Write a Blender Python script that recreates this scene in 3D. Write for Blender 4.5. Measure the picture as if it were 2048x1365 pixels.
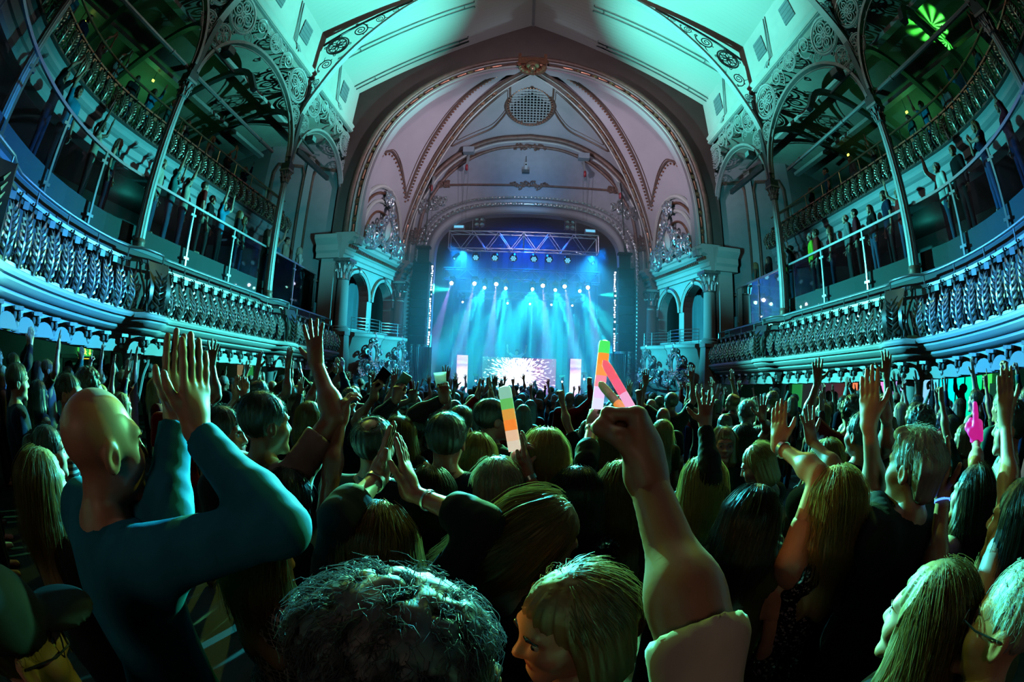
import bpy, math, random
import numpy as np
from mathutils import Vector, Matrix
random.seed(7)
SC = bpy.context.scene
COL = SC.collection
for o in list(bpy.data.objects):
    bpy.data.objects.remove(o, do_unlink=True)
R = math.radians

# ---------------------------------------------------------------- camera: 15 mm full-frame fisheye held just above the crowd
EYE = Vector((-0.14, 0.0, 2.1))
cd = bpy.data.cameras.new('camera')
cd.type = 'PANO'
cd.panorama_type = 'FISHEYE_EQUISOLID'
cd.fisheye_lens = 15.0
cd.fisheye_fov = R(200)
cd.sensor_fit = 'HORIZONTAL'
cd.sensor_width = 36.0
cd.clip_start = 0.02
cd.clip_end = 200
cam = bpy.data.objects.new('camera', cd)
COL.objects.link(cam)
def aim_camera(yaw, pit, rol):
    fw = Vector((math.sin(yaw)*math.cos(pit), math.cos(yaw)*math.cos(pit), math.sin(pit)))
    r0 = Vector((math.cos(yaw), -math.sin(yaw), 0)); u0 = r0.cross(fw)
    r = math.cos(rol)*r0 + math.sin(rol)*u0
    u = -math.sin(rol)*r0 + math.cos(rol)*u0
    m = Matrix((r, u, -fw)).transposed().to_4x4()
    m.translation = EYE
    cam.matrix_world = m
aim_camera(R(-1.25), R(2.5), R(2.0))
SC.camera = cam

# ---------------------------------------------------------------- world, exposure, sampling limits
w = bpy.data.worlds.new('world'); SC.world = w
w.use_nodes = True
w.node_tree.nodes['Background'].inputs[0].default_value = (0.04, 0.38, 0.45, 1)
w.node_tree.nodes['Background'].inputs[1].default_value = 0.036
SC.view_settings.view_transform = 'Standard'
SC.view_settings.look = 'None'
SC.view_settings.gamma = 1.0
SC.view_settings.use_curve_mapping = False
SC.view_settings.exposure = 0.0
cy = SC.cycles
cy.max_bounces = 5; cy.diffuse_bounces = 0; cy.glossy_bounces = 2; cy.transmission_bounces = 4
cy.volume_bounces = 0; cy.transparent_max_bounces = 10
cy.caustics_reflective = False; cy.caustics_refractive = False
cy.sample_clamp_indirect = 4.0; cy.sample_clamp_direct = 0
cy.use_adaptive_sampling = True; cy.adaptive_threshold = 0.05
cy.use_denoising = True

# ---------------------------------------------------------------- lamps
def lamp(name, kind, loc, target, color, power, size=0.15, angle=60, blend=0.4):
    d = bpy.data.lights.new(name, kind)
    d.color = color; d.energy = power
    if kind == 'SPOT':
        d.spot_size = R(angle); d.spot_blend = blend; d.shadow_soft_size = size
    elif kind == 'POINT':
        d.shadow_soft_size = size
    elif kind == 'AREA':
        d.size = size
    o = bpy.data.objects.new(name, d); COL.objects.link(o)
    o.location = loc
    if target is not None:
        o.rotation_euler = (Vector(target)-Vector(loc)).to_track_quat('-Z', 'Y').to_euler()
    return o
CYAN = (0.05, 0.62, 1.0); TEAL = (0.06, 0.85, 0.72); BLUE = (0.03, 0.14, 1.0); AQUA = (0.15, 0.95, 0.85)
LIME = (0.55, 0.95, 0.10); GREEN = (0.10, 0.85, 0.25); WARM = (1.0, 0.42, 0.16); LILAC = (0.85, 0.72, 1.0); VIOLET = (0.55, 0.35, 1.0)
# crowd keys from the stage side, all facing the camera: they rim the heads and arms
lamp('crowd_key', 'SPOT', (-3.0, 14.3, 4.7), (-2.6, 1.0, 1.5), (.16, .95, .38), 30000, .10, 36, .9)
lamp('crowd_key', 'SPOT', (-.1, 14.3, 4.9), (-.1, 2.6, 1.5), (.05, .80, .90), 36000, .10, 38, .9)
lamp('crowd_key', 'SPOT', (2.9, 14.3, 4.7), (2.6, 1.0, 1.5), (.16, .95, .38), 30000, .10, 36, .9)
for s in (-1, 1):
    lamp('balcony_key', 'SPOT', (s*-2.6, 14.0, 4.8), (s*6.8, 6.8, 3.3), (.08, .85, .85), 13000, .12, 46, 1.0)
    lamp('balcony_blue', 'SPOT', (s*-2.0, 13.6, 4.6), (s*6.0, 1.6, 3.1), (.02, .22, 1.0), 15000, .15, 24, .9)
    lamp('box_key', 'SPOT', (s*-3.4, 14.0, 4.6), (s*6.2, 16.4, 3.9), (.04, .70, .90), 9000, .15, 44, 1.0)
    lamp('roof_wash', 'SPOT', (s*-4.6, 11.8, 5.6), (s*6.5, 9.8, 12.9), AQUA, 13000, .05, 46, 1.0)
    lamp('roof_wash', 'SPOT', (s*-4.6, 11.8, 5.6), (s*6.3, 4.8, 13.2), AQUA, 5500, .05, 34, 1.0)      # roof slope and clerestory
    lamp('column_flood', 'SPOT', (s*6.6, 10.6, 8.0), (s*2.4, 2.4, 1.2), LIME, 1000, .12, 44, .8)   # yellow-green floods under the iron spandrels
    lamp('endwall_fill', 'SPOT', (s*3.5, 9.0, 4.5), (s*8.0, 13.2, 6.6), (.12, .75, .85), 500, .2, 60, 1.0)  # unseen spot added to lift the dark splayed end walls
    lamp('gallery_fill', 'POINT', (s*11.2, 6.0, 8.3), None, GREEN, 18, 0.2)  # green points without a fixture, added to light the gallery interior
    lamp('gallery_fill', 'POINT', (s*11.0, 1.5, 8.3), None, GREEN, 9, 0.2)
    lamp('balcony_fill', 'POINT', (s*10.8, 6.5, 5.6), None, TEAL, 12, 0.2)  # unseen point added to light the lower balcony interior
    lamp('underbalcony_fill', 'POINT', (s*10.5, 6.0, 1.9), None, (.10, .85, .45), 25, 0.2)  # unseen point added to brighten the space under the balcony
lamp('arch_flood', 'SPOT', (0, 4.0, 11.0), (0, 13.6, 10.4), LILAC, 900, 0.3, 84, 0.9)
for s in (-1, 1): lamp('web_flood', 'SPOT', (s*-4.0, 10.2, 7.4), (s*5.3, 15.8, 10.4), (.86, .80, 1.0), 2300, .25, 52, .9)
lamp('lunette_fill', 'SPOT', (0, 16.4, 9.0), (0, 18.6, 10.8), (.12, .40, .75), 170, .2, 120, 1.0)  # added spot standing in for blue stage glow on the lunette
lamp('roof_fill', 'POINT', (0, 6.0, 12.2), None, (1.0, .82, .70), 130, 0.3)  # weak unseen point added as ambient on roof and gable
lamp('warm_fill', 'AREA', (-.6, -1.9, 2.7), (-.5, 1.2, 1.5), (1.0, .66, .46), 3.2, .7)  # unseen warm fill added behind the camera, for skin facing it
lamp('crown_fill', 'SPOT', (0, 14.6, 9.4), (0, 16.4, 13.4), (.55, .85, 1.0), 420, .2, 110, 1.0)  # unseen spot added from below to brighten the vault crown
lamp('amber_light', 'SPOT', (-.62, .62, 1.50), (-.06, .76, 1.60), (1.0, .48, .10), 11, .03, 36, .8)  # unseen warm spot added only for the blonde woman's face
# ---------------------------------------------------------------- materials
MATS = {}
def mat(name, color, rough=0.6, metal=0.0, var=0.0, vscale=3.0, bump=0.0, bscale=40.0, emit=None, estr=0.0, spec=0.5, stretch=None, alpha=None, trans=0.0, sheen=0.0):
    if name in MATS: return MATS[name]
    m = bpy.data.materials.new(name); m.use_nodes = True
    nt = m.node_tree; b = nt.nodes['Principled BSDF']
    b.inputs['Base Color'].default_value = (*color, 1)
    b.inputs['Roughness'].default_value = rough
    b.inputs['Metallic'].default_value = metal
    b.inputs['Specular IOR Level'].default_value = spec
    if trans: b.inputs['Transmission Weight'].default_value = trans
    if sheen: b.inputs['Sheen Weight'].default_value = sheen
    if alpha is not None: b.inputs['Alpha'].default_value = alpha
    if emit is not None:
        b.inputs['Emission Color'].default_value = (*emit, 1); b.inputs['Emission Strength'].default_value = estr
    if var or bump:
        tc = nt.nodes.new('ShaderNodeTexCoord'); mp = nt.nodes.new('ShaderNodeMapping')
        if stretch: mp.inputs['Scale'].default_value = stretch
        nt.links.new(tc.outputs['Object'], mp.inputs['Vector'])
    if var:
        n = nt.nodes.new('ShaderNodeTexNoise'); n.inputs['Scale'].default_value = vscale; n.inputs['Detail'].default_value = 3
        nt.links.new(mp.outputs[0], n.inputs['Vector'])
        r = nt.nodes.new('ShaderNodeValToRGB')
        lo = tuple(max(0, c*(1-var)) for c in color); hi = tuple(min(1, c*(1+var)) for c in color)
        r.color_ramp.elements[0].position = 0.3; r.color_ramp.elements[1].position = 0.7
        r.color_ramp.elements[0].color = (*lo, 1); r.color_ramp.elements[1].color = (*hi, 1)
        nt.links.new(n.outputs['Fac'], r.inputs['Fac']); nt.links.new(r.outputs['Color'], b.inputs['Base Color'])
    if bump:
        n2 = nt.nodes.new('ShaderNodeTexNoise'); n2.inputs['Scale'].default_value = bscale; n2.inputs['Detail'].default_value = 2
        nt.links.new(mp.outputs[0], n2.inputs['Vector'])
        bp = nt.nodes.new('ShaderNodeBump'); bp.inputs['Strength'].default_value = bump; bp.inputs['Distance'].default_value = 0.02
        nt.links.new(n2.outputs['Fac'], bp.inputs['Height']); nt.links.new(bp.outputs[0], b.inputs['Normal'])
    MATS[name] = m
    return m
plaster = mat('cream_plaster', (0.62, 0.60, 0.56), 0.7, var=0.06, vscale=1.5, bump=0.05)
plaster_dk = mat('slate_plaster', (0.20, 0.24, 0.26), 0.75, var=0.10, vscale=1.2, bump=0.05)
vault_m = mat('lilac_plaster', (0.52, 0.47, 0.50), 0.75, var=0.06, vscale=0.8, bump=0.04)
endwall_m = mat('brown_plaster', (0.16, 0.12, 0.105), 0.85, var=0.12, vscale=1.0, bump=0.05)
copper = mat('copper_gilding', (0.55, 0.25, 0.16), 0.32, 0.85, var=0.2, vscale=9, bump=0.1)
brown_m = mat('brown_moulding', (0.20, 0.11, 0.085), 0.5, 0.2, var=0.2, vscale=6)
iron_w = mat('pale_painted_iron', (0.50, 0.52, 0.52), 0.45, 0.1, var=0.08, vscale=8)
iron_d = mat('dark_painted_iron', (0.10, 0.115, 0.12), 0.45, 0.2, var=0.15, vscale=8)
bronze = mat('bronze_iron', (0.16, 0.13, 0.115), 0.34, 0.75, var=0.2, vscale=12)
silver = mat('silvered_leaf', (0.52, 0.50, 0.52), 0.30, 0.75, var=0.15, vscale=14, bump=0.1)
brass = mat('brass_rail', (0.34, 0.22, 0.12), 0.3, 0.8, var=0.1)
steel = mat('brushed_steel', (0.48, 0.50, 0.52), 0.28, 0.9)
ledge_m = mat('ledge_paint', (0.42, 0.46, 0.50), 0.6, var=0.05)
black_m = mat('black_cloth', (0.012, 0.012, 0.013), 0.9, bump=0.05, bscale=60)
black_gloss = mat('black_gloss', (0.012, 0.012, 0.014), 0.25)
def board_material():
    m = mat('ceiling_boards', (0.60, 0.60, 0.55), 0.55)
    nt = m.node_tree; b = nt.nodes['Principled BSDF']
    tc = nt.nodes.new('ShaderNodeTexCoord')
    wv = nt.nodes.new('ShaderNodeTexWave'); wv.wave_type = 'BANDS'; wv.bands_direction = 'Y'; wv.wave_profile = 'SAW'
    wv.inputs['Scale'].default_value = 1.75; wv.inputs['Distortion'].default_value = 0.0
    nt.links.new(tc.outputs['Object'], wv.inputs['Vector'])
    bp = nt.nodes.new('ShaderNodeBump'); bp.inputs['Strength'].default_value = 1.0; bp.inputs['Distance'].default_value = 0.05
    nt.links.new(wv.outputs['Fac'], bp.inputs['Height']); nt.links.new(bp.outputs[0], b.inputs['Normal'])
    return m
boards_m = board_material()
def floor_material():
    m = mat('floor_boards', (0.012, 0.009, 0.007), 0.7, var=0.3, vscale=2.0, stretch=(8, 0.6, 1), bump=0.1, bscale=12)
    return m
floor_m = floor_material()
def glass_material():
    m = mat('balustrade_glass', (0.75, 0.9, 0.9), 0.02, trans=1.0)
    nt = m.node_tree
    tr = nt.nodes.new('ShaderNodeBsdfTransparent'); tr.inputs[0].default_value = (0.80, 0.90, 0.90, 1)
    gl = nt.nodes.new('ShaderNodeBsdfGlossy'); gl.inputs['Roughness'].default_value = 0.03
    fr = nt.nodes.new('ShaderNodeFresnel'); fr.inputs[0].default_value = 1.22
    mx = nt.nodes.new('ShaderNodeMixShader')
    nt.links.new(fr.outputs[0], mx.inputs[0]); nt.links.new(tr.outputs[0], mx.inputs[1]); nt.links.new(gl.outputs[0], mx.inputs[2])
    nt.links.new(mx.outputs[0], nt.nodes['Material Output'].inputs['Surface'])
    return m
glass_m = glass_material()

# ---------------------------------------------------------------- mesh building
def nrm(v):
    v = np.asarray(v, float); n = np.linalg.norm(v); return v/n if n > 1e-12 else v
class MB:
    def __init__(self): self.v = []; self.f = []; self.mi = []
    def add(self, verts, faces, mi=0):
        o = len(self.v); self.v.extend([tuple(p) for p in verts])
        self.f.extend([tuple(i+o for i in f) for f in faces]); self.mi.extend([mi]*len(faces)); return self
    def box(self, c, s, rz=0.0, mi=0, M=None):
        hx, hy, hz = s[0]/2, s[1]/2, s[2]/2
        pts = [(x, y, z) for x in (-hx, hx) for y in (-hy, hy) for z in (-hz, hz)]
        cz, sz = math.cos(rz), math.sin(rz)
        pts = [(c[0]+x*cz-y*sz, c[1]+x*sz+y*cz, c[2]+z) for x, y, z in pts]
        if M is not None: pts = [tuple(M @ Vector(p)) for p in pts]
        return self.add(pts, [(0,1,3,2),(4,6,7,5),(0,4,5,1),(2,3,7,6),(0,2,6,4),(1,5,7,3)], mi)
    def bar(self, a, b, wd, ht, up=(0,0,1), mi=0):
        a = np.array(a, float); b = np.array(b, float); d = nrm(b-a); u = np.array(up, float)
        s = nrm(np.cross(d, u)); u = np.cross(s, d)
        pts = [p+s*i*wd/2+u*j*ht/2 for p in (a, b) for i in (-1, 1) for j in (-1, 1)]
        return self.add(pts, [(0,1,3,2),(4,6,7,5),(0,4,5,1),(2,3,7,6),(0,2,6,4),(1,5,7,3)], mi)
    def tube(self, path, r, n=6, closed=False, cap=True, mi=0, flat=None):
        P = np.array(path, float); m = len(P)
        rr = np.full(m, r) if np.isscalar(r) else np.array(r, float)
        T = np.zeros_like(P)
        if closed: T = np.roll(P, -1, 0)-np.roll(P, 1, 0)
        else:
            T[1:-1] = P[2:]-P[:-2]; T[0] = P[1]-P[0]; T[-1] = P[-1]-P[-2]
        T = np.array([nrm(t) for t in T])
        ref = np.array(flat, float) if flat is not None else (np.array([0, 0, 1.0]) if abs(T[0][2]) < 0.9 else np.array([1.0, 0, 0]))
        N = np.cross(T[0], ref); N = nrm(N); vs = []
        for i in range(m):
            if flat is not None: N = nrm(np.cross(T[i], ref))
            else: N = nrm(N-T[i]*np.dot(N, T[i]))
            B = np.cross(T[i], N)
            for k in range(n):
                a = 2*math.pi*(k+0.5)/n
                vs.append(P[i]+rr[i]*(math.cos(a)*N+math.sin(a)*B))
        fs = []
        for i in range(m if closed else m-1):
            j = (i+1) % m
            for k in range(n):
                l = (k+1) % n; fs.append((i*n+k, i*n+l, j*n+l, j*n+k))
        if cap and not closed:
            fs.append(tuple(range(n-1, -1, -1))); fs.append(tuple((m-1)*n+k for k in range(n)))
        return self.add(vs, fs, mi)
    def lathe(self, prof, n=16, c=(0,0,0), axis='Z', mi=0, flute=0, fdepth=0.0, cap=True):
        vs = []; fs = []; m = len(prof)
        for (r, z) in prof:
            for k in range(n):
                a = 2*math.pi*k/n
                q = r*(1-(fdepth if (flute and k % 2) else 0))
                p = (q*math.cos(a), q*math.sin(a), z)
                if axis == 'X': p = (p[2], p[0], p[1])
                elif axis == 'Y': p = (p[0], p[2], p[1])
                vs.append((c[0]+p[0], c[1]+p[1], c[2]+p[2]))
        for i in range(m-1):
            for k in range(n):
                l = (k+1) % n; fs.append((i*n+k, i*n+l, (i+1)*n+l, (i+1)*n+k))
        if cap:
            fs.append(tuple(range(n-1, -1, -1))); fs.append(tuple((m-1)*n+k for k in range(n)))
        return self.add(vs, fs, mi)
    def sweep(self, P, A, B, prof, closed=False, mi=0, cap=True):
        """profile points (a, b) carried along P in the frames A, B"""
        m = len(P); n = len(prof); vs = []
        for i in range(m):
            for (a, b) in prof: vs.append(np.array(P[i])+a*np.array(A[i])+b*np.array(B[i]))
        fs = []
        for i in range(m if closed else m-1):
            j = (i+1) % m
            for k in range(n):
                l = (k+1) % n; fs.append((i*n+k, i*n+l, j*n+l, j*n+k))
        if cap and not closed:
            fs.append(tuple(range(n-1, -1, -1))); fs.append(tuple((m-1)*n+k for k in range(n)))
        return self.add(vs, fs, mi)
    def grid(self, G, mi=0):
        """G[i][j] points"""
        m, n = len(G), len(G[0])
        return self.add([p for r in G for p in r], [(i*n+j, i*n+j+1, (i+1)*n+j+1, (i+1)*n+j) for i in range(m-1) for j in range(n-1)], mi)
    def prism(self, poly, a, b, mi=0, plane='XZ'):
        n = len(poly)
        def P(p, t): return (p[0], t, p[1]) if plane == 'XZ' else ((t, p[0], p[1]) if plane == 'YZ' else (p[0], p[1], t))
        vs = [P(p, a) for p in poly]+[P(p, b) for p in poly]
        fs = [tuple(range(n)), tuple(range(2*n-1, n-1, -1))]+[(i, (i+1) % n, n+(i+1) % n, n+i) for i in range(n)]
        return self.add(vs, fs, mi)
    def ball(self, c, r, n=8, m=6, mi=0):
        r = (r, r, r) if np.isscalar(r) else r; vs = []; fs = []
        for i in range(m+1):
            t = math.pi*i/m
            for k in range(n):
                a = 2*math.pi*k/n
                vs.append((c[0]+r[0]*math.sin(t)*math.cos(a), c[1]+r[1]*math.sin(t)*math.sin(a), c[2]+r[2]*math.cos(t)))
        for i in range(m):
            for k in range(n):
                l = (k+1) % n; fs.append((i*n+k, (i+1)*n+k, (i+1)*n+l, i*n+l))
        return self.add(vs, fs, mi)
    def mesh(self, name, mats, smooth=True):
        me = bpy.data.meshes.new(name); me.from_pydata([tuple(map(float, p)) for p in self.v], [], self.f)
        for m in (mats if isinstance(mats, (list, tuple)) else [mats]): me.materials.append(m)
        if isinstance(mats, (list, tuple)) and len(mats) > 1: me.polygons.foreach_set('material_index', self.mi)
        me.validate()
        if smooth:
            me.polygons.foreach_set('use_smooth', [True]*len(me.polygons))
            try: me.set_sharp_from_angle(angle=R(40))
            except Exception: pass
        return me
    def build(self, name, mats, parent=None, smooth=True, **tags):
        return link(name, self.mesh(name, mats, smooth), parent, **tags)
def link(name, data, parent=None, loc=None, rot=None, scale=None, M=None, **tags):
    o = bpy.data.objects.new(name, data); COL.objects.link(o)
    if parent is not None: o.parent = parent
    if loc is not None: o.location = loc
    if rot is not None: o.rotation_euler = rot
    if scale is not None: o.scale = scale
    if M is not None: o.matrix_local = M
    tag(o, **tags)
    return o
def tag(o, label=None, category=None, group=None, kind=None):
    if label: o['label'] = label
    if category: o['category'] = category
    if group: o['group'] = group
    if kind: o['kind'] = kind
    return o
def empty(name, loc=(0,0,0), rz=0.0, **tags):
    o = bpy.data.objects.new(name, None); COL.objects.link(o); o.location = loc; o.rotation_euler = (0, 0, rz); o.empty_display_size = 0.1
    tag(o, **tags); return o
def cmr(pts, n=8):
    """smooth curve through points (Catmull-Rom)"""
    P = [np.array(p, float) for p in pts]; P = [2*P[0]-P[1]]+P+[2*P[-1]-P[-2]]; out = []
    for i in range(1, len(P)-2):
        for k in range(n):
            t = k/n; a, b, c, d = P[i-1:i+3]
            out.append(0.5*((2*b)+(c-a)*t+(2*a-5*b+4*c-d)*t*t+(3*b-a-3*c+d)*t**3))
    out.append(P[-2]); return np.array(out)
def resample(P, n):
    P = np.array(P, float); d = np.r_[0, np.cumsum(np.linalg.norm(np.diff(P, axis=0), axis=1))]
    s = np.linspace(0, d[-1], n); return np.stack([np.interp(s, d, P[:, k]) for k in range(P.shape[1])], 1)
def frame(o, x, y, z):
    m = Matrix(((x[0], y[0], z[0], o[0]), (x[1], y[1], z[1], o[1]), (x[2], y[2], z[2], o[2]), (0, 0, 0, 1))); return m
def spiral(c, r0, turns, a0=0.0, sgn=1, r1=0.12, n=26):
    """flat spiral in x-z, from its open end at radius r0 in to r0*r1"""
    return [(c[0]+r0*(1-(1-r1)*t/(n-1))*math.cos(a0+sgn*2*math.pi*turns*t/(n-1)), 0, c[1]+r0*(1-(1-r1)*t/(n-1))*math.sin(a0+sgn*2*math.pi*turns*t/(n-1))) for t in range(n)]
def ring(c, r, n=24, rz=None):
    rz = r if rz is None else rz
    return [(c[0]+r*math.cos(2*math.pi*k/n), 0, c[1]+rz*math.sin(2*math.pi*k/n)) for k in range(n)]
# ================================================================ THE HALL
SLOPE = -0.05
def fz(y): return 0.12+SLOPE*y                 # raked floor
YB, YE, YP, YS = -5.0, 13.6, 18.6, 27.0        # back of hall, vault front, proscenium wall, back of stage
EAVE, RIDGE = 12.55, 16.2
COLS_Y = (0.84, 4.85, 9.8)
m = MB(); m.add([(-12.6, YB, fz(YB)), (12.6, YB, fz(YB)), (12.6, YP, fz(YP)), (-12.6, YP, fz(YP)),
                 (-12.6, YB, fz(YB)-.3), (12.6, YB, fz(YB)-.3), (12.6, YP, fz(YP)-.3), (-12.6, YP, fz(YP)-.3)],
                [(0,1,2,3),(7,6,5,4),(0,4,5,1),(1,5,6,2),(2,6,7,3),(3,7,4,0)])
m.build('floor', floor_m, kind='structure', label='raked wooden dance floor under the crowd')
# roof slopes, each a slab of boards
for s, nm in ((-1, 'ceiling_left'), (1, 'ceiling_right')):
    m = MB(); m.add([(s*7.05, YB, EAVE), (0, YB, RIDGE), (0, YE, RIDGE), (s*7.05, YE, EAVE), (s*7.05, YB, EAVE+.25), (0, YB, RIDGE+.25), (0, YE, RIDGE+.25), (s*7.05, YE, EAVE+.25)],
            [(0,1,2,3),(7,6,5,4),(0,4,5,1),(1,5,6,2),(2,6,7,3),(3,7,4,0)])
    ce = m.build(nm, boards_m, smooth=False, kind='structure', label='sloping boarded roof on the %s of the ridge' % ('left' if s < 0 else 'right'))
    def roofpt(x, off=0.05): return (s*x, EAVE+(RIDGE-EAVE)*(7.05-x)/7.05-off)
    for (y0, xe) in ((11.05, 2.2), (13.0, 2.6)):      # pairs of thin conduits climbing the slope, with clips
        c = MB()
        for dy in (0, 0.22):
            q = [roofpt(x, 0.06) for x in (7.0, 5, 3.4, xe)]
            pts = [(a, y0+dy, z) for a, z in q]; pts.append((pts[-1][0], y0+dy+(0.08 if dy else -0.08), pts[-1][2]))
            c.tube(pts, 0.018, 5)
        for x in (xe+.35, 6.2):
            a, z = roofpt(x, 0.06); c.tube([(a, y0, z), (a, y0+.11, z-.03), (a, y0+.22, z)], 0.012, 5)
        c.build('conduit', iron_d, ce)
m = MB(); m.bar((0, YB, RIDGE-.02), (0, YE, RIDGE-.02), 0.12, 0.10); m.build('trim_1', iron_w, kind='structure', label='pale ridge strip along the roof apex')

# clerestory walls above the iron arcade
for s, nm in ((-1, 'wall_left'), (1, 'wall_right')):
    m = MB(); m.box((s*7.1, (YB+YE)/2, 11.65), (0.2, YE-YB, 1.9))
    wl = m.build(nm, plaster, smooth=False, kind='structure', label='clerestory wall with square vents above the %s arcade' % ('left' if s < 0 else 'right'))
    c = MB()
    c.sweep([(s*7.0, YB, 0), (s*7.0, YE, 0)], [(-s, 0, 0)]*2, [(0, 0, 1)]*2, [(-.02, 10.62), (.10, 10.62), (.10, 10.70), (.05, 10.74), (.13, 10.82), (.13, 10.88), (.03, 10.92), (.03, 11.02), (-.02, 11.02)])
    c.build('cornice_moulding', plaster, wl, smooth=False)
    for y in (12.25, 8.5, 6.5, 3.4, 1.2):
        v = MB(); v.box((s*6.985, y, 11.75), (0.04, 0.62, 0.72)); vo = v.build('vent', plaster_dk, wl, smooth=False)
        v = MB()
        for k in range(4): v.box((s*6.96, y, 11.5+.17*k), (0.02, 0.60, 0.03))
        v.build('louvre', plaster_dk, vo, smooth=False)
    for y in (11.3, 7.6):                     # rainwater-like conduit loops down the wall
        c = MB()
        for dy in (0, .13):
            c.tube([(s*6.97, y+dy, 12.5), (s*6.95, y+.35+dy, 11.4), (s*6.95, y+.45+dy, 11.0), (s*6.82, y+.5+dy, 10.85), (s*6.82, y+.7+dy, 10.75)], 0.022, 5)
        c.build('conduit', iron_w, wl)

# outer walls of the galleries and the rear wall
for s, nm in ((-1, 'wall_outer_left'), (1, 'wall_outer_right')):
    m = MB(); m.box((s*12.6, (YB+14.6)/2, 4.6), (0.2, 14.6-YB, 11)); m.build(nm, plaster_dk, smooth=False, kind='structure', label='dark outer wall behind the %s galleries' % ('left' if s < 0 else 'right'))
m = MB(); m.box((0, YB-.1, 7.8), (25.4, 0.2, 17)); m.build('wall_rear', mat('rear_black', (.015, .016, .016), .9), smooth=False, kind='structure', label='rear wall of the hall behind the crowd')

# ---- vault front arch, diagonal ribs, lunette (left half curves, mirrored)
ARCH = resample(cmr([(6.6, 5.9), (6.6, 7.2), (6.52, 8.4), (6.25, 9.7), (5.75, 10.9), (5.05, 11.85), (4.15, 12.7), (3.0, 13.4), (1.55, 13.9), (0, 14.15)]), 41)
RIBC = resample(cmr([(5.78, 18.28, 5.9), (5.7, 18.22, 7.2), (5.35, 17.95, 8.5), (4.69, 17.42, 9.95), (3.77, 16.68, 11.35), (2.64, 15.77, 12.5), (1.32, 14.72, 13.2), (0, 13.66, 13.45)]), 41)
LUN = resample(cmr([(5.8, 5.9), (5.76, 7.2), (5.72, 8.1), (5.55, 9.1), (5.08, 10.14), (4.41, 11.19), (3.24, 12.21), (1.76, 12.88), (0, 13.1)]), 41)
OPEN = [(4.22, -.9), (4.22, 2.5), (4.22, 5.0)]+[tuple(p) for p in cmr([(4.22, 6.6), (4.18, 7.15), (4.0, 7.65), (3.45, 8.2), (2.45, 8.58), (1.2, 8.72), (0, 8.76)], 5)]
OPEN = np.array(OPEN)
def arch_at(t): i = t*40; k = min(int(i), 39); return ARCH[k]+(ARCH[k+1]-ARCH[k])*(i-k)
def rib_at(t): i = t*40; k = min(int(i), 39); return RIBC[k]+(RIBC[k+1]-RIBC[k])*(i-k)
def lun_at(t): i = t*40; k = min(int(i), 39); return LUN[k]+(LUN[k+1]-LUN[k])*(i-k)
def inset2(P, d):
    """offset an (x,z) curve towards the axis side by d"""
    P = np.array(P, float); T = np.gradient(P, axis=0); N = np.stack([-T[:, 1], T[:, 0]], 1); N /= np.linalg.norm(N, axis=1)[:, None]
    return P+N*d, N
ARCHI, ARCHN = inset2(ARCH, 0.0)
def both(left):          # mirror an x-z curve running spring -> apex into a whole arch, left spring to right spring
    L = [(-p[0], *p[1:]) for p in left]; Rr = [tuple(p) for p in left][::-1]; return np.array(L+Rr[1:])
# gable wall above the front arch
edge = [(-7.05, 5.9), (-7.05, EAVE), (0, RIDGE), (7.05, EAVE), (7.05, 5.9)]
e1 = resample([(-7.05, 5.9), (-7.05, EAVE), (0, RIDGE)], 41)
m = MB()
for s in (1, -1):
    G = [[(s*a[0], YE, a[1]) for a in e1], [(s*-a[0], YE, a[1]) for a in ARCH]]
    m.grid(G)
    m.grid([[(s*-a[0], YE, a[1]) for a in ARCH], [(s*-a[0], YE+.35, a[1]) for a in ARCH]])
gable = m.build('wall_gable', endwall_m, kind='structure', label='brown gable wall around the great arch')
# great arch mouldings
pa = empty('proscenium_arch', (0, YE, 6), label='great pointed front arch with copper rod and bead moulding', category='arch')
def arch_band(par, name, mt, d0, d1, y0, y1, round_=False, loc=(0, YE, 6)):
    Pf = both(ARCH); T = np.gradient(Pf, axis=0); N = np.stack([T[:, 1], -T[:, 0]], 1); N /= np.linalg.norm(N, axis=1)[:, None]
    N[:, 1] = N[:, 1]
    P3 = [(p[0]-loc[0], 0, p[1]-loc[2]) for p in Pf]; A = [(n[0], 0, n[1]) for n in N]; B = [(0, -1, 0)]*len(P3)
    if round_:
        c, r = (d0+d1)/2, (d1-d0)/2
        prof = [(c+r*math.cos(a), y0+(y1-y0)*max(0, math.sin(a))) for a in np.linspace(0, math.pi, 7)]+[(d0, y0-.02), (d1, y0-.02)][::1]
        prof = [(c+r*math.cos(a), y0+(y1-y0)*math.sin(a)) for a in np.linspace(0, math.pi, 7)]
    else: prof = [(d0, y0), (d0, y1), (d1, y1), (d1, y0)]
    m = MB(); m.sweep(P3, A, B, prof); return m.build(name, mt, par, smooth=round_)
arch_band(pa, 'outer_roll', brown_m, 0.0, 0.26, 0.0, 0.16, True)
arch_band(pa, 'fillet', plaster, 0.28, 0.34, 0.0, 0.10)
arch_band(pa, 'bed_moulding', brown_m, 0.34, 0.54, 0.0, 0.03)
arch_band(pa, 'fillet', plaster, 0.54, 0.62, 0.0, 0.12)
arch_band(pa, 'soffit_band', vault_m, 0.62, 0.72, -0.30, 0.05)
def rod_mesh(L):
    m = MB(); m.lathe([(0.02, -L/2), (0.05, -L/2+.02), (0.055, -L/2+.06), (0.05, 0), (0.055, L/2-.06), (0.05, L/2-.02), (0.02, L/2)], 8, axis='X'); return m.mesh('rod', copper)
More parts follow.
